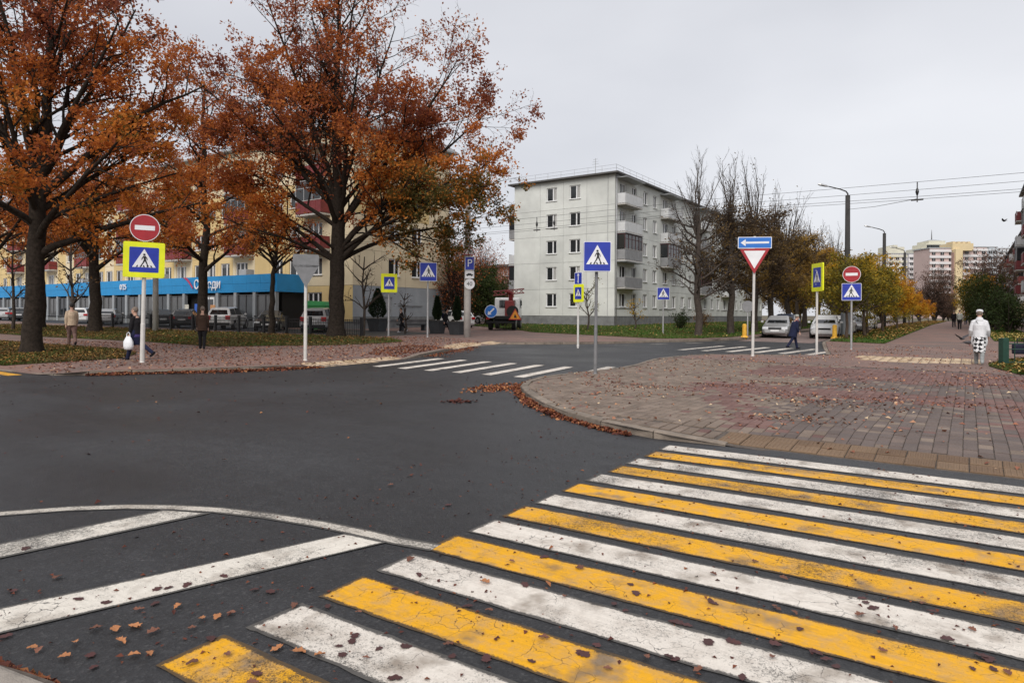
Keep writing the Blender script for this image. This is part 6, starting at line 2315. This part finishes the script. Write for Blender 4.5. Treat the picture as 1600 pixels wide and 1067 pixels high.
def car(xy, heading, kind, paint_, label, zo=None, group=None, stop=False):
    K = KINDS_[kind]
    x, y = xy
    hw = K['hw']
    root = empty("parked_car", (x, y, (gz(x, y) if zo is None else terr(x, y) + zo)), heading, label, "car", group)
    rings = []
    for yy, zb_, zt, ws in K['body']:
        w = hw * ws
        pr = [(-w * .90, zb_), (-w, zb_ + .13), (-w * 1.0, zb_ + (zt - zb_) * .62), (-w * .95, zt - .05), (-w * .80, zt), (0, zt + .025), (w * .80, zt), (w * .95, zt - .05), (w * 1.0, zb_ + (zt - zb_) * .62), (w, zb_ + .13), (w * .90, zb_)]
        rings.append([(a, yy, b) for a, b in pr])
    body = MB().loft(rings).build("body", paint_, root, smooth=False)
    bv = body.modifiers.new("soften", 'BEVEL')
    bv.width, bv.segments, bv.limit_method, bv.angle_limit = .025, 2, 'ANGLE', R(25)
    c = K['cab']
    wb, wt = hw * .90, hw * .70
    cr = []
    for i, (yy, z) in enumerate(c):
        if i in (0, 3): cr.append([(-wb, yy, z - .02), (-wb * .99, yy, z), (-wb * .8, yy, z + .01), (wb * .8, yy, z + .01), (wb * .99, yy, z), (wb, yy, z - .02)])
        else: cr.append([(-wb, yy + (.0), c[0][1] * .5 + c[3][1] * .5 - .03), (-wt, yy, z - .06), (-wt * .82, yy, z), (wt * .82, yy, z), (wt, yy, z - .06), (wb, yy, c[0][1] * .5 + c[3][1] * .5 - .03)])
    cab = MB().loft(cr).build("cabin", paint_, root)
    def glass(nm, q, inset, out):
        q = [Vector(p_) for p_ in q]
        ctr = sum(q, Vector()) / 4
        q = [p_ + (ctr - p_) * inset for p_ in q]
        nrm = (q[1] - q[0]).cross(q[3] - q[0]).normalized()
        if nrm.dot(ctr - Vector((0, 0, .9))) < 0: nrm = -nrm
        o_ = [p_ + nrm * out for p_ in q]
        i_ = [p_ - nrm * .03 for p_ in q]
        MB().add(o_ + i_, [(0, 1, 2, 3), (7, 6, 5, 4), (0, 4, 5, 1), (1, 5, 6, 2), (2, 6, 7, 3), (3, 7, 4, 0)]).build(nm, M['car_glass'], root)
    (yr, zr_), (y1, z1), (y2, z2), (yf, zf_) = c
    glass("rear_window", [(-wb * .86, yr, zr_ + .01), (wb * .86, yr, zr_ + .01), (wt * .86, y1, z1 - .03), (-wt * .86, y1, z1 - .03)], .10, .012)
    glass("windscreen", [(-wb * .88, yf, zf_ + .01), (wb * .88, yf, zf_ + .01), (wt * .86, y2, z2 - .03), (-wt * .86, y2, z2 - .03)], .08, .012)
    zb2 = (zr_ + zf_) / 2
    for s in (-1, 1):
        ym = (y1 + y2) / 2 + .1
        glass("side_window", [(s * wb, yr + .22, zb2 + .03), (s * wb, ym - .05, zb2 + .03), (s * wt * 1.03, ym - .05, z1 - .05), (s * wt * 1.03, y1 + .05, z1 - .07)], .07, .016)
        glass("side_window", [(s * wb, ym + .05, zb2 + .03), (s * wb, yf - .25, zb2 + .03), (s * wt * 1.03, y2 - .02, z2 - .07), (s * wt * 1.03, ym + .05, z2 - .06)], .07, .016)
        o = MB().bbox((s * (hw + .09), yf - .32, zb2 + .08), (.17, .09, .13), .025).build("mirror", paint_, root)
        for yy in (-K['L'] * .30, K['L'] * .305):
            wh = MB().tube([(s * (hw - .20), yy, .33), (s * (hw + .012), yy, .33)], .33, 18).build("wheel", M['rubber'], root)
            MB().tube([(s * (hw - .05), yy, .33), (s * (hw + .022), yy, .33)], [.21, .20], 14).build("rim", M['rim'], wh)
            MB().tube([(s * (hw - .18), yy, .36), (s * (hw + .004), yy, .36)], .39, 20).build("wheel_arch", M['dark'], root)
        rz_ = K['body'][1][2]
        MB().bbox((s * hw * .74, -K['L'] / 2 + .05, rz_ - .17), (.34, .16, .2 if kind != 'suv' else .3), .02).build("tail_light", M['lamp_red'], root)
        fz = K['body'][-2][2]
        MB().bbox((s * hw * .66, K['L'] / 2 - .12, fz - .06), (.38, .24, .15), .03).build("headlight", M['lamp_clear'], root)
    MB().box((0, -K['L'] / 2 - .012, K['body'][1][2] - .32), (.52, .03, .12)).build("number_plate", M['plate'], root)
    MB().box((0, K['L'] / 2 + .012, .48), (.52, .03, .12)).build("number_plate", M['plate'], root)
    MB().box((0, K['L'] / 2 - .01, .62), (.8, .06, .11)).build("grille", M['dark'], root)
    MB().bbox((0, -K['L'] / 2 + .02, .44), (hw * 1.72, .14, .18), .03).build("bumper", paint_ if kind != 'suv' else M['rubber'], root)
    return root


def row(px_, Y):
    a = (px_ - 800) / FPX
    d = Y / (ST * a + CT)
    return (CT * a - ST) * d, Y


G_ = "cars parked in front of the shop"
hd = lambda a: R(a)
car(row(8, 29.5), hd(60), 'sedan', P_SILVER, "silver car parked at the left edge, behind the nearest oak", None, G_)
car(row(38, 29.4), hd(58), 'hatch', P_DARK, "dark hatchback beside the silver car at the left edge", None, G_)
car(row(128, 29.3), hd(58), 'hatch', P_WHITE, "white hatchback with its rear to us behind the beige-jacketed man", None, G_)
car(row(171, 29.2), hd(57), 'sedan', P_SILVER, "silver-white sedan between the tree trunk and the woman", None, G_)
car(row(252, 29.6), hd(66), 'sedan', P_DARK, "dark grey sedan just right of the white sign pole", None, G_)
car(row(291, 29.0), hd(52), 'hatch', P_BLACK, "black hatchback with wide red tail lights left of the man in brown", None, G_)
car(row(357, 29.3), hd(40), 'suv', P_WHITE, "white off-roader with its rear window towards us, right of the man in brown", None, G_)
car(row(424, 29.8), hd(225), 'sedan', P_BLACK, "black sedan behind the young crooked oak", None, G_)
car(row(500, 30.6), hd(40), 'suv', P_SILVER, "silver off-roader behind the thick trunk of the spreading oak", None, G_)
x, y = pd(710, 58)
car((x, y), hd(70), 'hatch', P_WHITE, "white car half hidden between the planters at the end wall", None)
x, y = pd(768, 72)
car((x, y), hd(80), 'hatch', P_WHITE, "white car far back under the green tree left of the lorry", None)
G2 = "cars parked along the driveway"
car((-10.6, 47.3), hd(180 + 6), 'sedan', P_SILVER, "silver sedan facing us at the mouth of the driveway", .01, G2)
car((-12.3, 57.0), hd(180), 'hatch', P_DBLUE, "dark blue car right behind the silver sedan", .01, G2)
car((-9.3, 58.5), hd(184), 'hatch', P_DARK, "black car facing us left of the slim edge-on sign", .01, G2)
car((-8.6, 66.0), hd(184), 'sedan', P_BLACK, "black car behind the white one on the driveway", .01, G2)
car((-7.9, 48.6), hd(186), 'hatch', P_WHITE, "white hatchback beside the lamp post, nearest of the right row", .01, G2)
car((-7.9, 55.0), hd(182), 'sedan', P_WHITE, "white car under the olive maples", .01, G2)
car((-7.9, 62.0), hd(182), 'sedan', P_GREY, "grey car under the yellowing maples", .01, G2)
car((-7.9, 69.5), hd(182), 'hatch', P_WHITE, "farthest white car glimpsed between the maple trunks", .01, G2)

# ---- small crane lorry seen from behind
x, y = pd(790, 54)
root = empty("crane_lorry", (x, y, gz(x, y)), R(28), "white-cabbed crane lorry with a red boom and a blue arrow board at its tail", "lorry")
MB().bbox((0, -.2, .72), (1.05, 5.4, .25), .03).build("chassis", M['dark'], root)
MB().bbox((-.02, 2.0, 1.75), (2.1, 1.7, 1.75), .12).build("cab", P_WHITE, root)
MB().bbox((0, 1.12, 2.1), (1.35, .04, .62), .01).build("rear_window", M['car_glass'], root)
for s in (-1, 1): MB().bbox((s * 1.062, 2.1, 2.1), (.03, .9, .6), .01).build("side_window", M['car_glass'], root)
MB().bbox((0, -1.4, .98), (2.25, 3.4, .26), .03).build("deck", M['dark'], root)
M['crane_red'] = pm("dark_red_crane_paint", (.16, .016, .016), .5, .25, 4)
MB().bbox((.35, .1, 1.7), (.75, .9, 1.3), .05).build("crane_base", M['crane_red'], root)
bm_ = MB().tube([(.4, .1, 2.2), (.45, -.1, 3.0), (.1, -.5, 3.1)], [.2, .18, .15], 6)
bm_.build("crane_column", M['crane_red'], root)
lat = MB()
for k in range(6):
    a, b = (-1.0 + .42 * k, -.2, 2.75 + .04 * k), (-1.0 + .42 * (k + 1), -.2, 2.79 + .04 * k)
    for dy, dz in ((0, 0), (.3, 0), (0, .34), (.3, .34)): lat.tube([(a[0], a[1] + dy, a[2] + dz), (b[0], b[1] + dy, b[2] + dz)], .035, 4)
    lat.tube([a, (b[0], b[1], b[2] + .34)], .028, 4).tube([(a[0], a[1], a[2] + .34), b], .028, 4)
lat.build("lattice_boom", M['crane_red'], root)
MB().tube([(.75, -1.6, 1.45), (.75, -1.45, 1.45)], .48, 18).build("spare_wheel", M['rubber'], root)
for s in (-1, 1):
    for yy in (-2.0, 1.9):
        wh = MB().tube([(s * .78, yy, .46), (s * 1.08, yy, .46)], .46, 18).build("wheel", M['rubber'], root)
        MB().tube([(s * .9, yy, .46), (s * 1.09, yy, .46)], .24, 12).build("rim", M['rim'], wh)
    MB().bbox((s * .98, -3.12, .92), (.28, .08, .16), .01).build("tail_light", M['lamp_red'], root)
o = MB().prism(disc(.50), 0, .03).build("arrow_board", M['sign_back'], root, (-.72, -3.24, 1.45))
inst("sign_face", Face().layer([disc(.50)], WHITE).layer([disc(.46)], LBLUE).layer([bar((.24, .24), (-.12, -.12), .06), [(-.27, -.27), (-.22, .04), (.04, -.22)]], WHITE).mesh(), o)
o = MB().prism(plate_outline('triup', 1.0, .9), 0, .03).build("warning_board", M['sign_back'], root, (1.15, -3.24, 1.15))
M['orange'] = pm("orange_board", (.62, .24, .02), .5, .2, 4)
q = plate_outline('triup', 1.0, .9)
MB().prism(q, -.004, 0, 0).prism(sh2(q, 0, 0, .8), -.008, -.004, 1).build("board_face", [M['s_red'], M['orange']], o)
MB().prism([(-.08, -.18), (.14, -.18), (.08, -.05), (.0, .1), (-.06, .02)], -.012, -.008).build("digger_pictogram", M['s_black'], o)
MB().bbox((0, -3.12, .62), (2.2, .1, .14), .02).build("bumper", M['dark'], root)
# ------------------------------------------------------------------ people and birds
def cloth(name, col, var=.2): return pm(name, col, .9, var, 7, bmp=.9, bscale=11, spec=.2)


M['skin'] = pm("skin", (.50, .30, .22), .55, .08, 6)
M['hair_grey'] = pm("grey_brown_hair", (.16, .125, .10), .8, .3, 40, bmp=.5)
M['hair_dark'] = pm("dark_hair", (.02, .016, .014), .8, .3, 40, bmp=.5)
M['beige'] = cloth("beige_jacket", (.52, .40, .285))
M['tan'] = cloth("tan_jacket_hem", (.30, .15, .075))
M['mauve'] = cloth("dusty_brown_trousers", (.17, .105, .09))
M['black_cloth'] = cloth("black_cloth", (.013, .012, .014))
M['navy'] = cloth("navy_cloth", (.014, .017, .042))
M['purple'] = cloth("purple_jumper", (.05, .038, .13))
M['brown_cloth'] = cloth("dark_brown_jacket", (.045, .026, .018))
M['white_cloth'] = cloth("white_coat", (.60, .60, .615), .12)
M['grey_cloth'] = cloth("grey_trousers", (.26, .27, .27))
M['grey_green'] = cloth("grey_green_jacket", (.30, .31, .28))
m, n, l, b = _nt("black_and_white_check")
v = obj_vec(n, l)
mp = n.new("ShaderNodeMapping")
mp.inputs["Rotation"].default_value = (R(8), R(38), R(12))
l.new(v, mp.inputs["Vector"])
ck = n.new("ShaderNodeTexChecker")
ck.inputs["Scale"].default_value = 11.5
ck.inputs["Color1"].default_value = (.70, .70, .71, 1)
ck.inputs["Color2"].default_value = (.015, .015, .017, 1)
nz = n.new("ShaderNodeTexNoise")
nz.inputs["Scale"].default_value = 9
l.new(mp.outputs["Vector"], nz.inputs["Vector"])
l.new(mixrgb(n, l, .12, mp.outputs["Vector"], nz.outputs["Color"]), ck.inputs["Vector"])
l.new(ck.outputs["Color"], b.inputs["Base Color"])
b.inputs["Roughness"].default_value = .9
M['check'] = m


def fuse(name, mb, mat, voxel, parent, smooth_it=4, decim=None):
    """melt overlapping volumes into one continuous skin"""
    me = bpy.data.meshes.new(name)
    me.from_pydata(mb.v, [], mb.f)
    clean_mesh_normals(me)
    o = bpy.data.objects.new(name, me)
    COL.objects.link(o)
    r_ = o.modifiers.new("r", 'REMESH')
    r_.mode = 'VOXEL'
    r_.voxel_size = voxel
    s_ = o.modifiers.new("s", 'SMOOTH')
    s_.factor, s_.iterations = .5, smooth_it
    if decim:
        d_ = o.modifiers.new("d", 'DECIMATE')
        d_.ratio = decim
    new = bpy.data.meshes.new_from_object(o.evaluated_get(bpy.context.evaluated_depsgraph_get()))
    bpy.data.objects.remove(o)
    new.name = name
    new.materials.clear()
    new.materials.append(mat)
    new.polygons.foreach_set("use_smooth", [True] * len(new.polygons))
    return inst(name, new, parent)


def rx(v_, a): return Vector((v_[0], v_[1] * math.cos(a) - v_[2] * math.sin(a), v_[1] * math.sin(a) + v_[2] * math.cos(a)))


def person(xy, yaw, height, label, jacket, trousers, shoe='black_cloth', hair='hair_dark', lean=4, legs=((8, 6), (-10, 14)), arms=((10, 15, 6), (-10, 20, 6)), coat_len=.0, head_turn=0, head_nod=0, cap=None, extra=None, hood=False, fat=1.0, z=None, fine=True, long_hair=False):
    """faces local +y. legs: (thigh forward, knee bend) for left, right; arms: (swing forward, elbow bend, out)"""
    x, y = xy
    root = empty("person", (x, y, (gz(x, y) if z is None else z)), yaw, label, "person")
    k = height / 1.75
    root.scale = (k, k, k)
    ln = R(lean)
    low = 0
    feet = []
    for th_, kn in legs:
        a = R(th_)
        low = min(low, 0) if False else low
        feet.append(-.44 * math.cos(a) - .43 * math.cos(a - R(kn)))
    hipz = -min(feet) + .085
    hip = Vector((0, 0, hipz))
    up = lambda d, s=0, f=0: hip + rx(Vector((s, f, d)), -ln)
    neck, chest, headc = up(.56), up(.40), up(.735, 0, .02)
    body, jk, tr_ = MB(), MB(), MB()
    # trunk, neck, head
    body.tube([up(-.05), up(.15), up(.38), up(.52), up(.575)], [.135 * fat, .125 * fat, .15 * fat, .10, .055], 14)
    body.tube([up(.50), up(.60, 0, .005), up(.70, 0, .015)], [.06, .055, .06], 10)
    ht, hn = R(head_turn), R(head_nod)
    Hm = Matrix.Translation(headc) @ Matrix.Rotation(ht, 4, 'Z') @ Matrix.Rotation(-hn - ln * .3, 4, 'X')
    hp = lambda a, b_, c_: Hm @ Vector((a, b_, c_))
    hb = MB()
    hb.ball((0, -.008, .025), (.078, .098, .105), n=16, k=12)
    hb.ball((0, .025, -.045), (.058, .07, .075), n=14, k=9)
    hb.ball((0, .098, -.012), (.014, .022, .022), n=8, k=6)
    hb.ball((0, .075, -.055), (.026, .022, .010), n=8, k=6)
    hb.ball((0, .055, -.098), (.030, .030, .022), n=8, k=6)
    for s in (-1, 1): hb.ball((s * .080, -.005, -.005), (.012, .024, .034), n=8, k=6)
    body.add([tuple(Hm @ Vector(q)) for q in hb.v], hb.f)
    # arms with hands of five fingers
    for s, (sw, el, out) in zip((-1, 1), arms):
        sh_ = up(.465, s * .152 * (.55 + .45 * fat))
        d1 = rx(Vector((s * math.sin(R(out)), 0, -math.cos(R(out)))), R(sw))
        elb = sh_ + d1 * .29
        d2 = rx(Vector((s * math.sin(R(out * .4 - 4)), 0, -math.cos(R(out * .4 - 4)))), R(sw + el))
        wr = elb + d2 * .25
        body.tube([sh_, sh_ + d1 * .15, elb, elb + d2 * .09, wr], [.052, .046, .038, .038, .027], 10)
        hand = wr + d2 * .05
        side_ = Vector((0, 1, 0)).cross(d2).normalized() if abs(d2.y) < .95 else Vector((1, 0, 0))
        fwd = d2.cross(side_).normalized()
        body.tube([wr, wr + d2 * .035, wr + d2 * .085], [.027, .036, .034], 8)
        for q in range(4):
            off = fwd * (.027 - .018 * q)
            Lf = (.070, .080, .074, .058)[q]
            b0 = wr + d2 * .075 + off
            body.tube([b0, b0 + d2 * Lf * .5 - side_ * s * .006, b0 + d2 * Lf * .92 - side_ * s * .022], [.0105, .0095, .008], 6)
        tb = wr + d2 * .03 + fwd * .028
        body.tube([tb, tb + d2 * .03 + fwd * .022, tb + d2 * .06 + fwd * .026], [.013, .0115, .009], 6)
        jk.tube([up(.52, s * .05), sh_ + Vector((0, 0, .0)), sh_ + d1 * .14, elb, elb + d2 * .10, wr - d2 * .01], [.062, .068 * (.5 + .5 * fat), .068 * (.5 + .5 * fat), .056 * (.5 + .5 * fat), .052 * (.5 + .5 * fat), .044], 12)
    # legs
    shoes = MB()
    for s, (th_, kn) in zip((-1, 1), legs):
        a = R(th_)
        h0 = hip + Vector((s * .085, 0, -.02))
        kd = Vector((0, math.sin(a), -math.cos(a)))
        kp = h0 + kd * .44
        sd = Vector((0, math.sin(a - R(kn)), -math.cos(a - R(kn))))
        an = kp + sd * .43
        body.tube([h0, h0 + kd * .2, kp, kp + sd * .13, an], [.082, .075, .052, .052, .036], 12)
        tr_.tube([h0 + Vector((-s * .02, 0, .10)), h0 + kd * .06, h0 + kd * .22, kp, kp + sd * .15, an + sd * .03], [.105 * fat, .108 * fat, .092 * fat, .072, .068, .058], 14)
        tilt = a - R(kn)
        fd = rx(Vector((0, 1, 0)), tilt * (.75 if an.z > .14 else .2))
        base = an + sd * .045
        shoes.tube([base - fd * .06, base - fd * .02 + Vector((0, 0, .01)), base + fd * .09, base + fd * .17], [.042, .05, .044, .028], 10)
        shoes.tube([an - sd * .02, base], [.045, .046], 10)
    tr_.tube([hip + Vector((0, 0, -.06)), hip + Vector((0, 0, .12))], [.13 * fat, .135 * fat], 14)
    jk.tube([up(-.06 - coat_len), up(-.02), up(.16), up(.34), up(.45), up(.52), up(.57)], [.165 * fat + coat_len * .06, .165 * fat, .155 * fat, .165 * fat, .135 * fat, .090, .066], 16)
    flat = MB()
    vx = .011 if fine else .016
    fuse("body", body, M['skin'], .008 if fine else .011, root, 3, .35)
    fuse("trousers", tr_, M[trousers], vx, root, 4, .4)
    fuse("jacket", jk, M[jacket], vx, root, 4, .4)
    fuse("shoes", shoes, M[shoe], vx, root, 3, .4)
    hm = MB()
    hq = MB()
    hq.ball((0, -.022, .038), (.088, .100, .104), n=16, k=12)
    if long_hair: hq.ball((0, -.055, -.03), (.075, .06, .09), n=12, k=9)
    keep = []
    hv = [tuple(Hm @ Vector(q)) for q in hq.v]
    hm.add(hv, hq.f)
    if cap:
        cm = MB()
        cm.tube([hp(0, -.01, .055), hp(0, -.01, .10), hp(0, -.01, .145), hp(0, -.01, .155)], [.099, .103, .085, .03], 16)
        fuse("cap", cm, M[cap], .009, root, 3, .5)
    if hood:
        fuse("hood", hm.add([tuple(Hm @ Vector((q[0] * 1.12, q[1] * 1.1 - .02, q[2] * 1.1))) for q in hq.v], hq.f), M[jacket], .009, root, 3, .5)
    else:
        fuse("hair", hm, M[hair], .009, root, 2, .5)
    for s in (-1, 1): MB().ball(tuple(hp(s * .032, .083, .012)), .010, n=8, k=6).build("eye", M['s_black'], root)
    if extra: extra(root, up, hip, hp)
    return root


def head_to(a, b): return math.atan2(-(b[0] - a[0]), b[1] - a[1])        # yaw that points local +y from a to b


VIEW = lambda xy: face_cam(*xy) + math.pi                                 # yaw of someone looking towards the camera is face_cam + pi
p = gp(112, 540)
def ex(root, up, hip, hp):
    mb = MB().tube([up(-.10), up(.0), up(.07)], [.178, .176, .170], 16)
    fuse("jacket_hem", mb, M['tan'], .012, root, 3, .5)
person(p, face_cam(*p) + R(8), 1.80, "man in a beige jacket with a tan hem walking away on the lawn path", 'beige', 'mauve', hair='hair_dark', lean=3, legs=((10, 4), (-12, 26)), arms=((-14, 12, 10), (12, 18, 8)), fat=1.15, coat_len=.04, extra=ex)
p = gp(213, 562)
def ex(root, up, hip, hp):
    fuse("jumper_hem", MB().tube([up(-.16), up(-.06), up(.02)], [.178, .172, .165], 16), M['purple'], .012, root, 3, .5)
    fuse("skirt_of_coat", MB().tube([up(-.42), up(-.25), up(-.1)], [.155, .165, .165], 16), M['navy'], .012, root, 3, .5)
wl_ = p
wy = R(118)
person(p, wy, 1.70, "woman in a black jacket and purple jumper walking left with a white carrier bag", 'black_cloth', 'navy', hair='hair_grey', lean=4, legs=((20, 6), (-24, 30)), arms=((4, 8, 8), (-6, 10, 10)), fat=1.08, head_turn=8, extra=ex)
bgx, bgy = p[0] + .10, p[1] - .30
M['bag_white'] = pm("white_plastic_bag", (.76, .77, .80), .35, .08, 8, bmp=.7, bscale=14)
mb = MB()
rings = []
for z_, w_, d_ in ((0, .05, .03), (.02, .13, .08), (.12, .17, .10), (.26, .155, .085), (.37, .11, .06), (.44, .06, .03)):
    rings.append([(w_ * math.cos(2 * math.pi * q / 16) * (1 + .08 * math.sin(q * 2.3 + z_ * 20)), d_ * math.sin(2 * math.pi * q / 16) * (1 + .1 * math.cos(q * 3.1 + z_ * 14)), z_) for q in range(16)])
mb.loft(rings)
o = mb.build("carrier_bag", M['bag_white'], None, (bgx, bgy, gz(bgx, bgy) + .34), wy + R(90), smooth=True)
tag(o, "full white carrier bag hanging from the woman's hand beside the sign pole", "bag")
MB().tube([(-.06, 0, .42), (-.05, 0, .53), (.0, 0, .57), (.05, 0, .53), (.06, 0, .42)], .012, 6).build("handle", M['bag_white'], o)
p = gp(316, 545)
person(p, face_cam(*p) + R(-6), 1.70, "man in dark brown jacket and black trousers standing on the pavement, back to us", 'brown_cloth', 'black_cloth', hair='hair_grey', lean=3, legs=((9, 3), (-9, 6)), arms=((6, 22, 9), (-4, 22, 9)), fat=1.2, coat_len=.12)
p = gp(628, 519)
person(p, R(160), 1.68, "slim walker in black with white shoes in front of the grey end wall", 'black_cloth', 'black_cloth', shoe='white_cloth', lean=5, legs=((18, 6), (-20, 24)), arms=((-14, 18, 6), (14, 22, 6)), fat=.95, fine=False)
p = gp(695, 521)
def ex(root, up, hip, hp):
    fuse("rucksack", MB().ball(tuple(up(.32, 0, -.2)), (.15, .10, .22), n=14, k=10), M['navy'], .014, root, 2, .5)
person(p, R(-62), 1.72, "hooded person in black striding left of the concrete mast with a light bag", 'black_cloth', 'black_cloth', hood=True, lean=10, legs=((30, 8), (-26, 20)), arms=((10, 20, 8), (-16, 14, 8)), fat=1.1, coat_len=.06, fine=False, extra=ex)
bx, by = p[0] - .35, p[1] - .2
o = MB().bbox((0, 0, .2), (.28, .14, .40), .05).build("shopping_bag", M['bag_white'], None, (bx, by, gz(bx, by) + .08), .4)
tag(o, "pale shopping bag held by the hooded person", "bag")
p = gp(1240, 545, .0)
def ex(root, up, hip, hp):
    fuse("scarf", MB().tube([up(.50, 0, .03), up(.56, 0, .03), up(.60, 0, .02)], [.12, .115, .08], 14), M['scarf'], .012, root, 2, .5)
M['scarf'] = cloth("reddish_scarf", (.17, .05, .06))
person(p, R(-48), 1.62, "elderly person in navy with a pale cap walking over the driveway crossing", 'navy', 'navy', hair='hair_grey', lean=13, legs=((20, 8), (-18, 18)), arms=((16, 34, 8), (-6, 30, 8)), fat=1.2, coat_len=.26, cap='grey_green', z=terr(*p) + .006, extra=ex)
p = gp(1530, 569)
def ex(root, up, hip, hp):
    fuse("checked_apron", MB().tube([up(-.56), up(-.34), up(-.1), up(.06)], [.172, .188, .200, .185], 18), M['check'], .012, root, 3, .5)
    for s in (-1, 1): fuse("coat_tail", MB().tube([up(.02, s * .115, -.0), up(-.18, s * .15, .01), up(-.32, s * .150, .015)], [.10, .085, .06], 12), M['white_cloth'], .012, root, 3, .5)
    fuse("collar", MB().tube([up(.50), up(.56), up(.62, 0, .01)], [.13, .11, .085], 14), M['white_cloth'], .012, root, 2, .5)
    MB().tube([up(.50, -.10, -.155), up(.30, .02, -.185)], .012, 6).build("shoulder_strap", M['grey_cloth'], root)
person(p, R(-2), 1.74, "cook in white coat and cap with black and white checks, walking away right", 'white_cloth', 'grey_cloth', shoe='grey_cloth', hair='hair_grey', lean=7, legs=((12, 4), (-11, 15)), arms=((-10, 46, 14), (-10, 46, 14)), fat=1.22, cap='white_cloth', head_nod=12, extra=ex)
for px_, d, hgt, jk_, tr_, lab, yw in ((1499.5, 62, 1.78, 'grey_green', 'black_cloth', "distant man in a grey green jacket walking away down the long path", 0), (1490.5, 70, 1.72, 'black_cloth', 'black_cloth', "distant person in black with grey hair at the left of the long path", 5), (1509, 86, 1.7, 'grey_green', 'navy', "farthest pale figure at the end of the long path", 0)):
    x, y = pd(px_, d)
    person((x, y), R(yw), hgt, lab, jk_, tr_, hair='hair_grey', lean=3, legs=((12, 5), (-12, 16)), arms=((8, 14, 7), (-8, 16, 7)), fat=1.1, fine=False)


def pigeon(loc, yaw, label, flying, s=1.0):
    root = empty("pigeon", loc, yaw, label, "bird")
    root.scale = (s, s, s)
    b_ = MB()
    b_.loft([[(w * math.cos(2 * math.pi * q / 12), yy, zz + h * math.sin(2 * math.pi * q / 12)) for q in range(12)] for yy, zz, w, h in ((-.17, .0, .012, .008), (-.10, .0, .045, .038), (0, 0, .068, .062), (.08, .015, .055, .055), (.12, .05, .034, .036), (.155, .085, .030, .032), (.185, .082, .016, .018), (.212, .075, .004, .004))])
    b_.build("body", M['bird'], root, smooth=True)
    MB().add([(-.03, -.12, .0), (.03, -.12, .0), (.06, -.26, -.005), (0, -.275, -.005), (-.06, -.26, -.005), (-.03, -.12, -.012), (.03, -.12, -.012), (.06, -.26, -.012), (0, -.275, -.012), (-.06, -.26, -.012)], [(0, 1, 2, 3, 4), (9, 8, 7, 6, 5), (0, 4, 9, 5), (4, 3, 8, 9), (3, 2, 7, 8), (2, 1, 6, 7), (1, 0, 5, 6)]).build("tail", M['bird'], root)
    for sd in (-1, 1):
        if flying:
            w = [(.05, .08, .03), (.18, .11, .12), (.36, .0, .22), (.40, -.07, .23), (.22, -.10, .12), (.05, -.09, .03)]
        else:
            w = [(.045, .08, .04), (.075, .03, .03), (.078, -.06, .01), (.05, -.2, .005), (.035, -.1, .05), (.035, 0, .065)]
        top = [(a * sd, b, c + .006) for a, b, c in w]
        bot = [(a * sd, b, c - .004) for a, b, c in w]
        MB().add(top + bot, [tuple(range(6)), tuple(range(11, 5, -1))] + [(q, (q + 1) % 6, (q + 1) % 6 + 6, q + 6) for q in range(6)]).build("wing", M['bird'], root)
        if not flying: MB().tube([(sd * .025, .02, -.05), (sd * .03, .02, -.125), (sd * .03, .05, -.13)], .006, 5).build("leg", M['balc_red'], root)


M['bird'] = pm("pigeon_feathers", (.05, .046, .05), .7, .4, 30)
x, y = pd(1503, 31)
pigeon((x, y, gz(x, y) + .45), R(40), "dark pigeon landing with raised wings on the path left of the cook", True, 1.0)
x, y = pd(1514, 33)
pigeon((x, y, gz(x, y) + .17), R(-70), "dark pigeon standing on the path beside the cook", False, 1.35)
x, y = pd(1568, 60)
pigeon((x, y, 10.4), R(60), "small bird flying in the sky left of the red balcony block", True, 1.0)
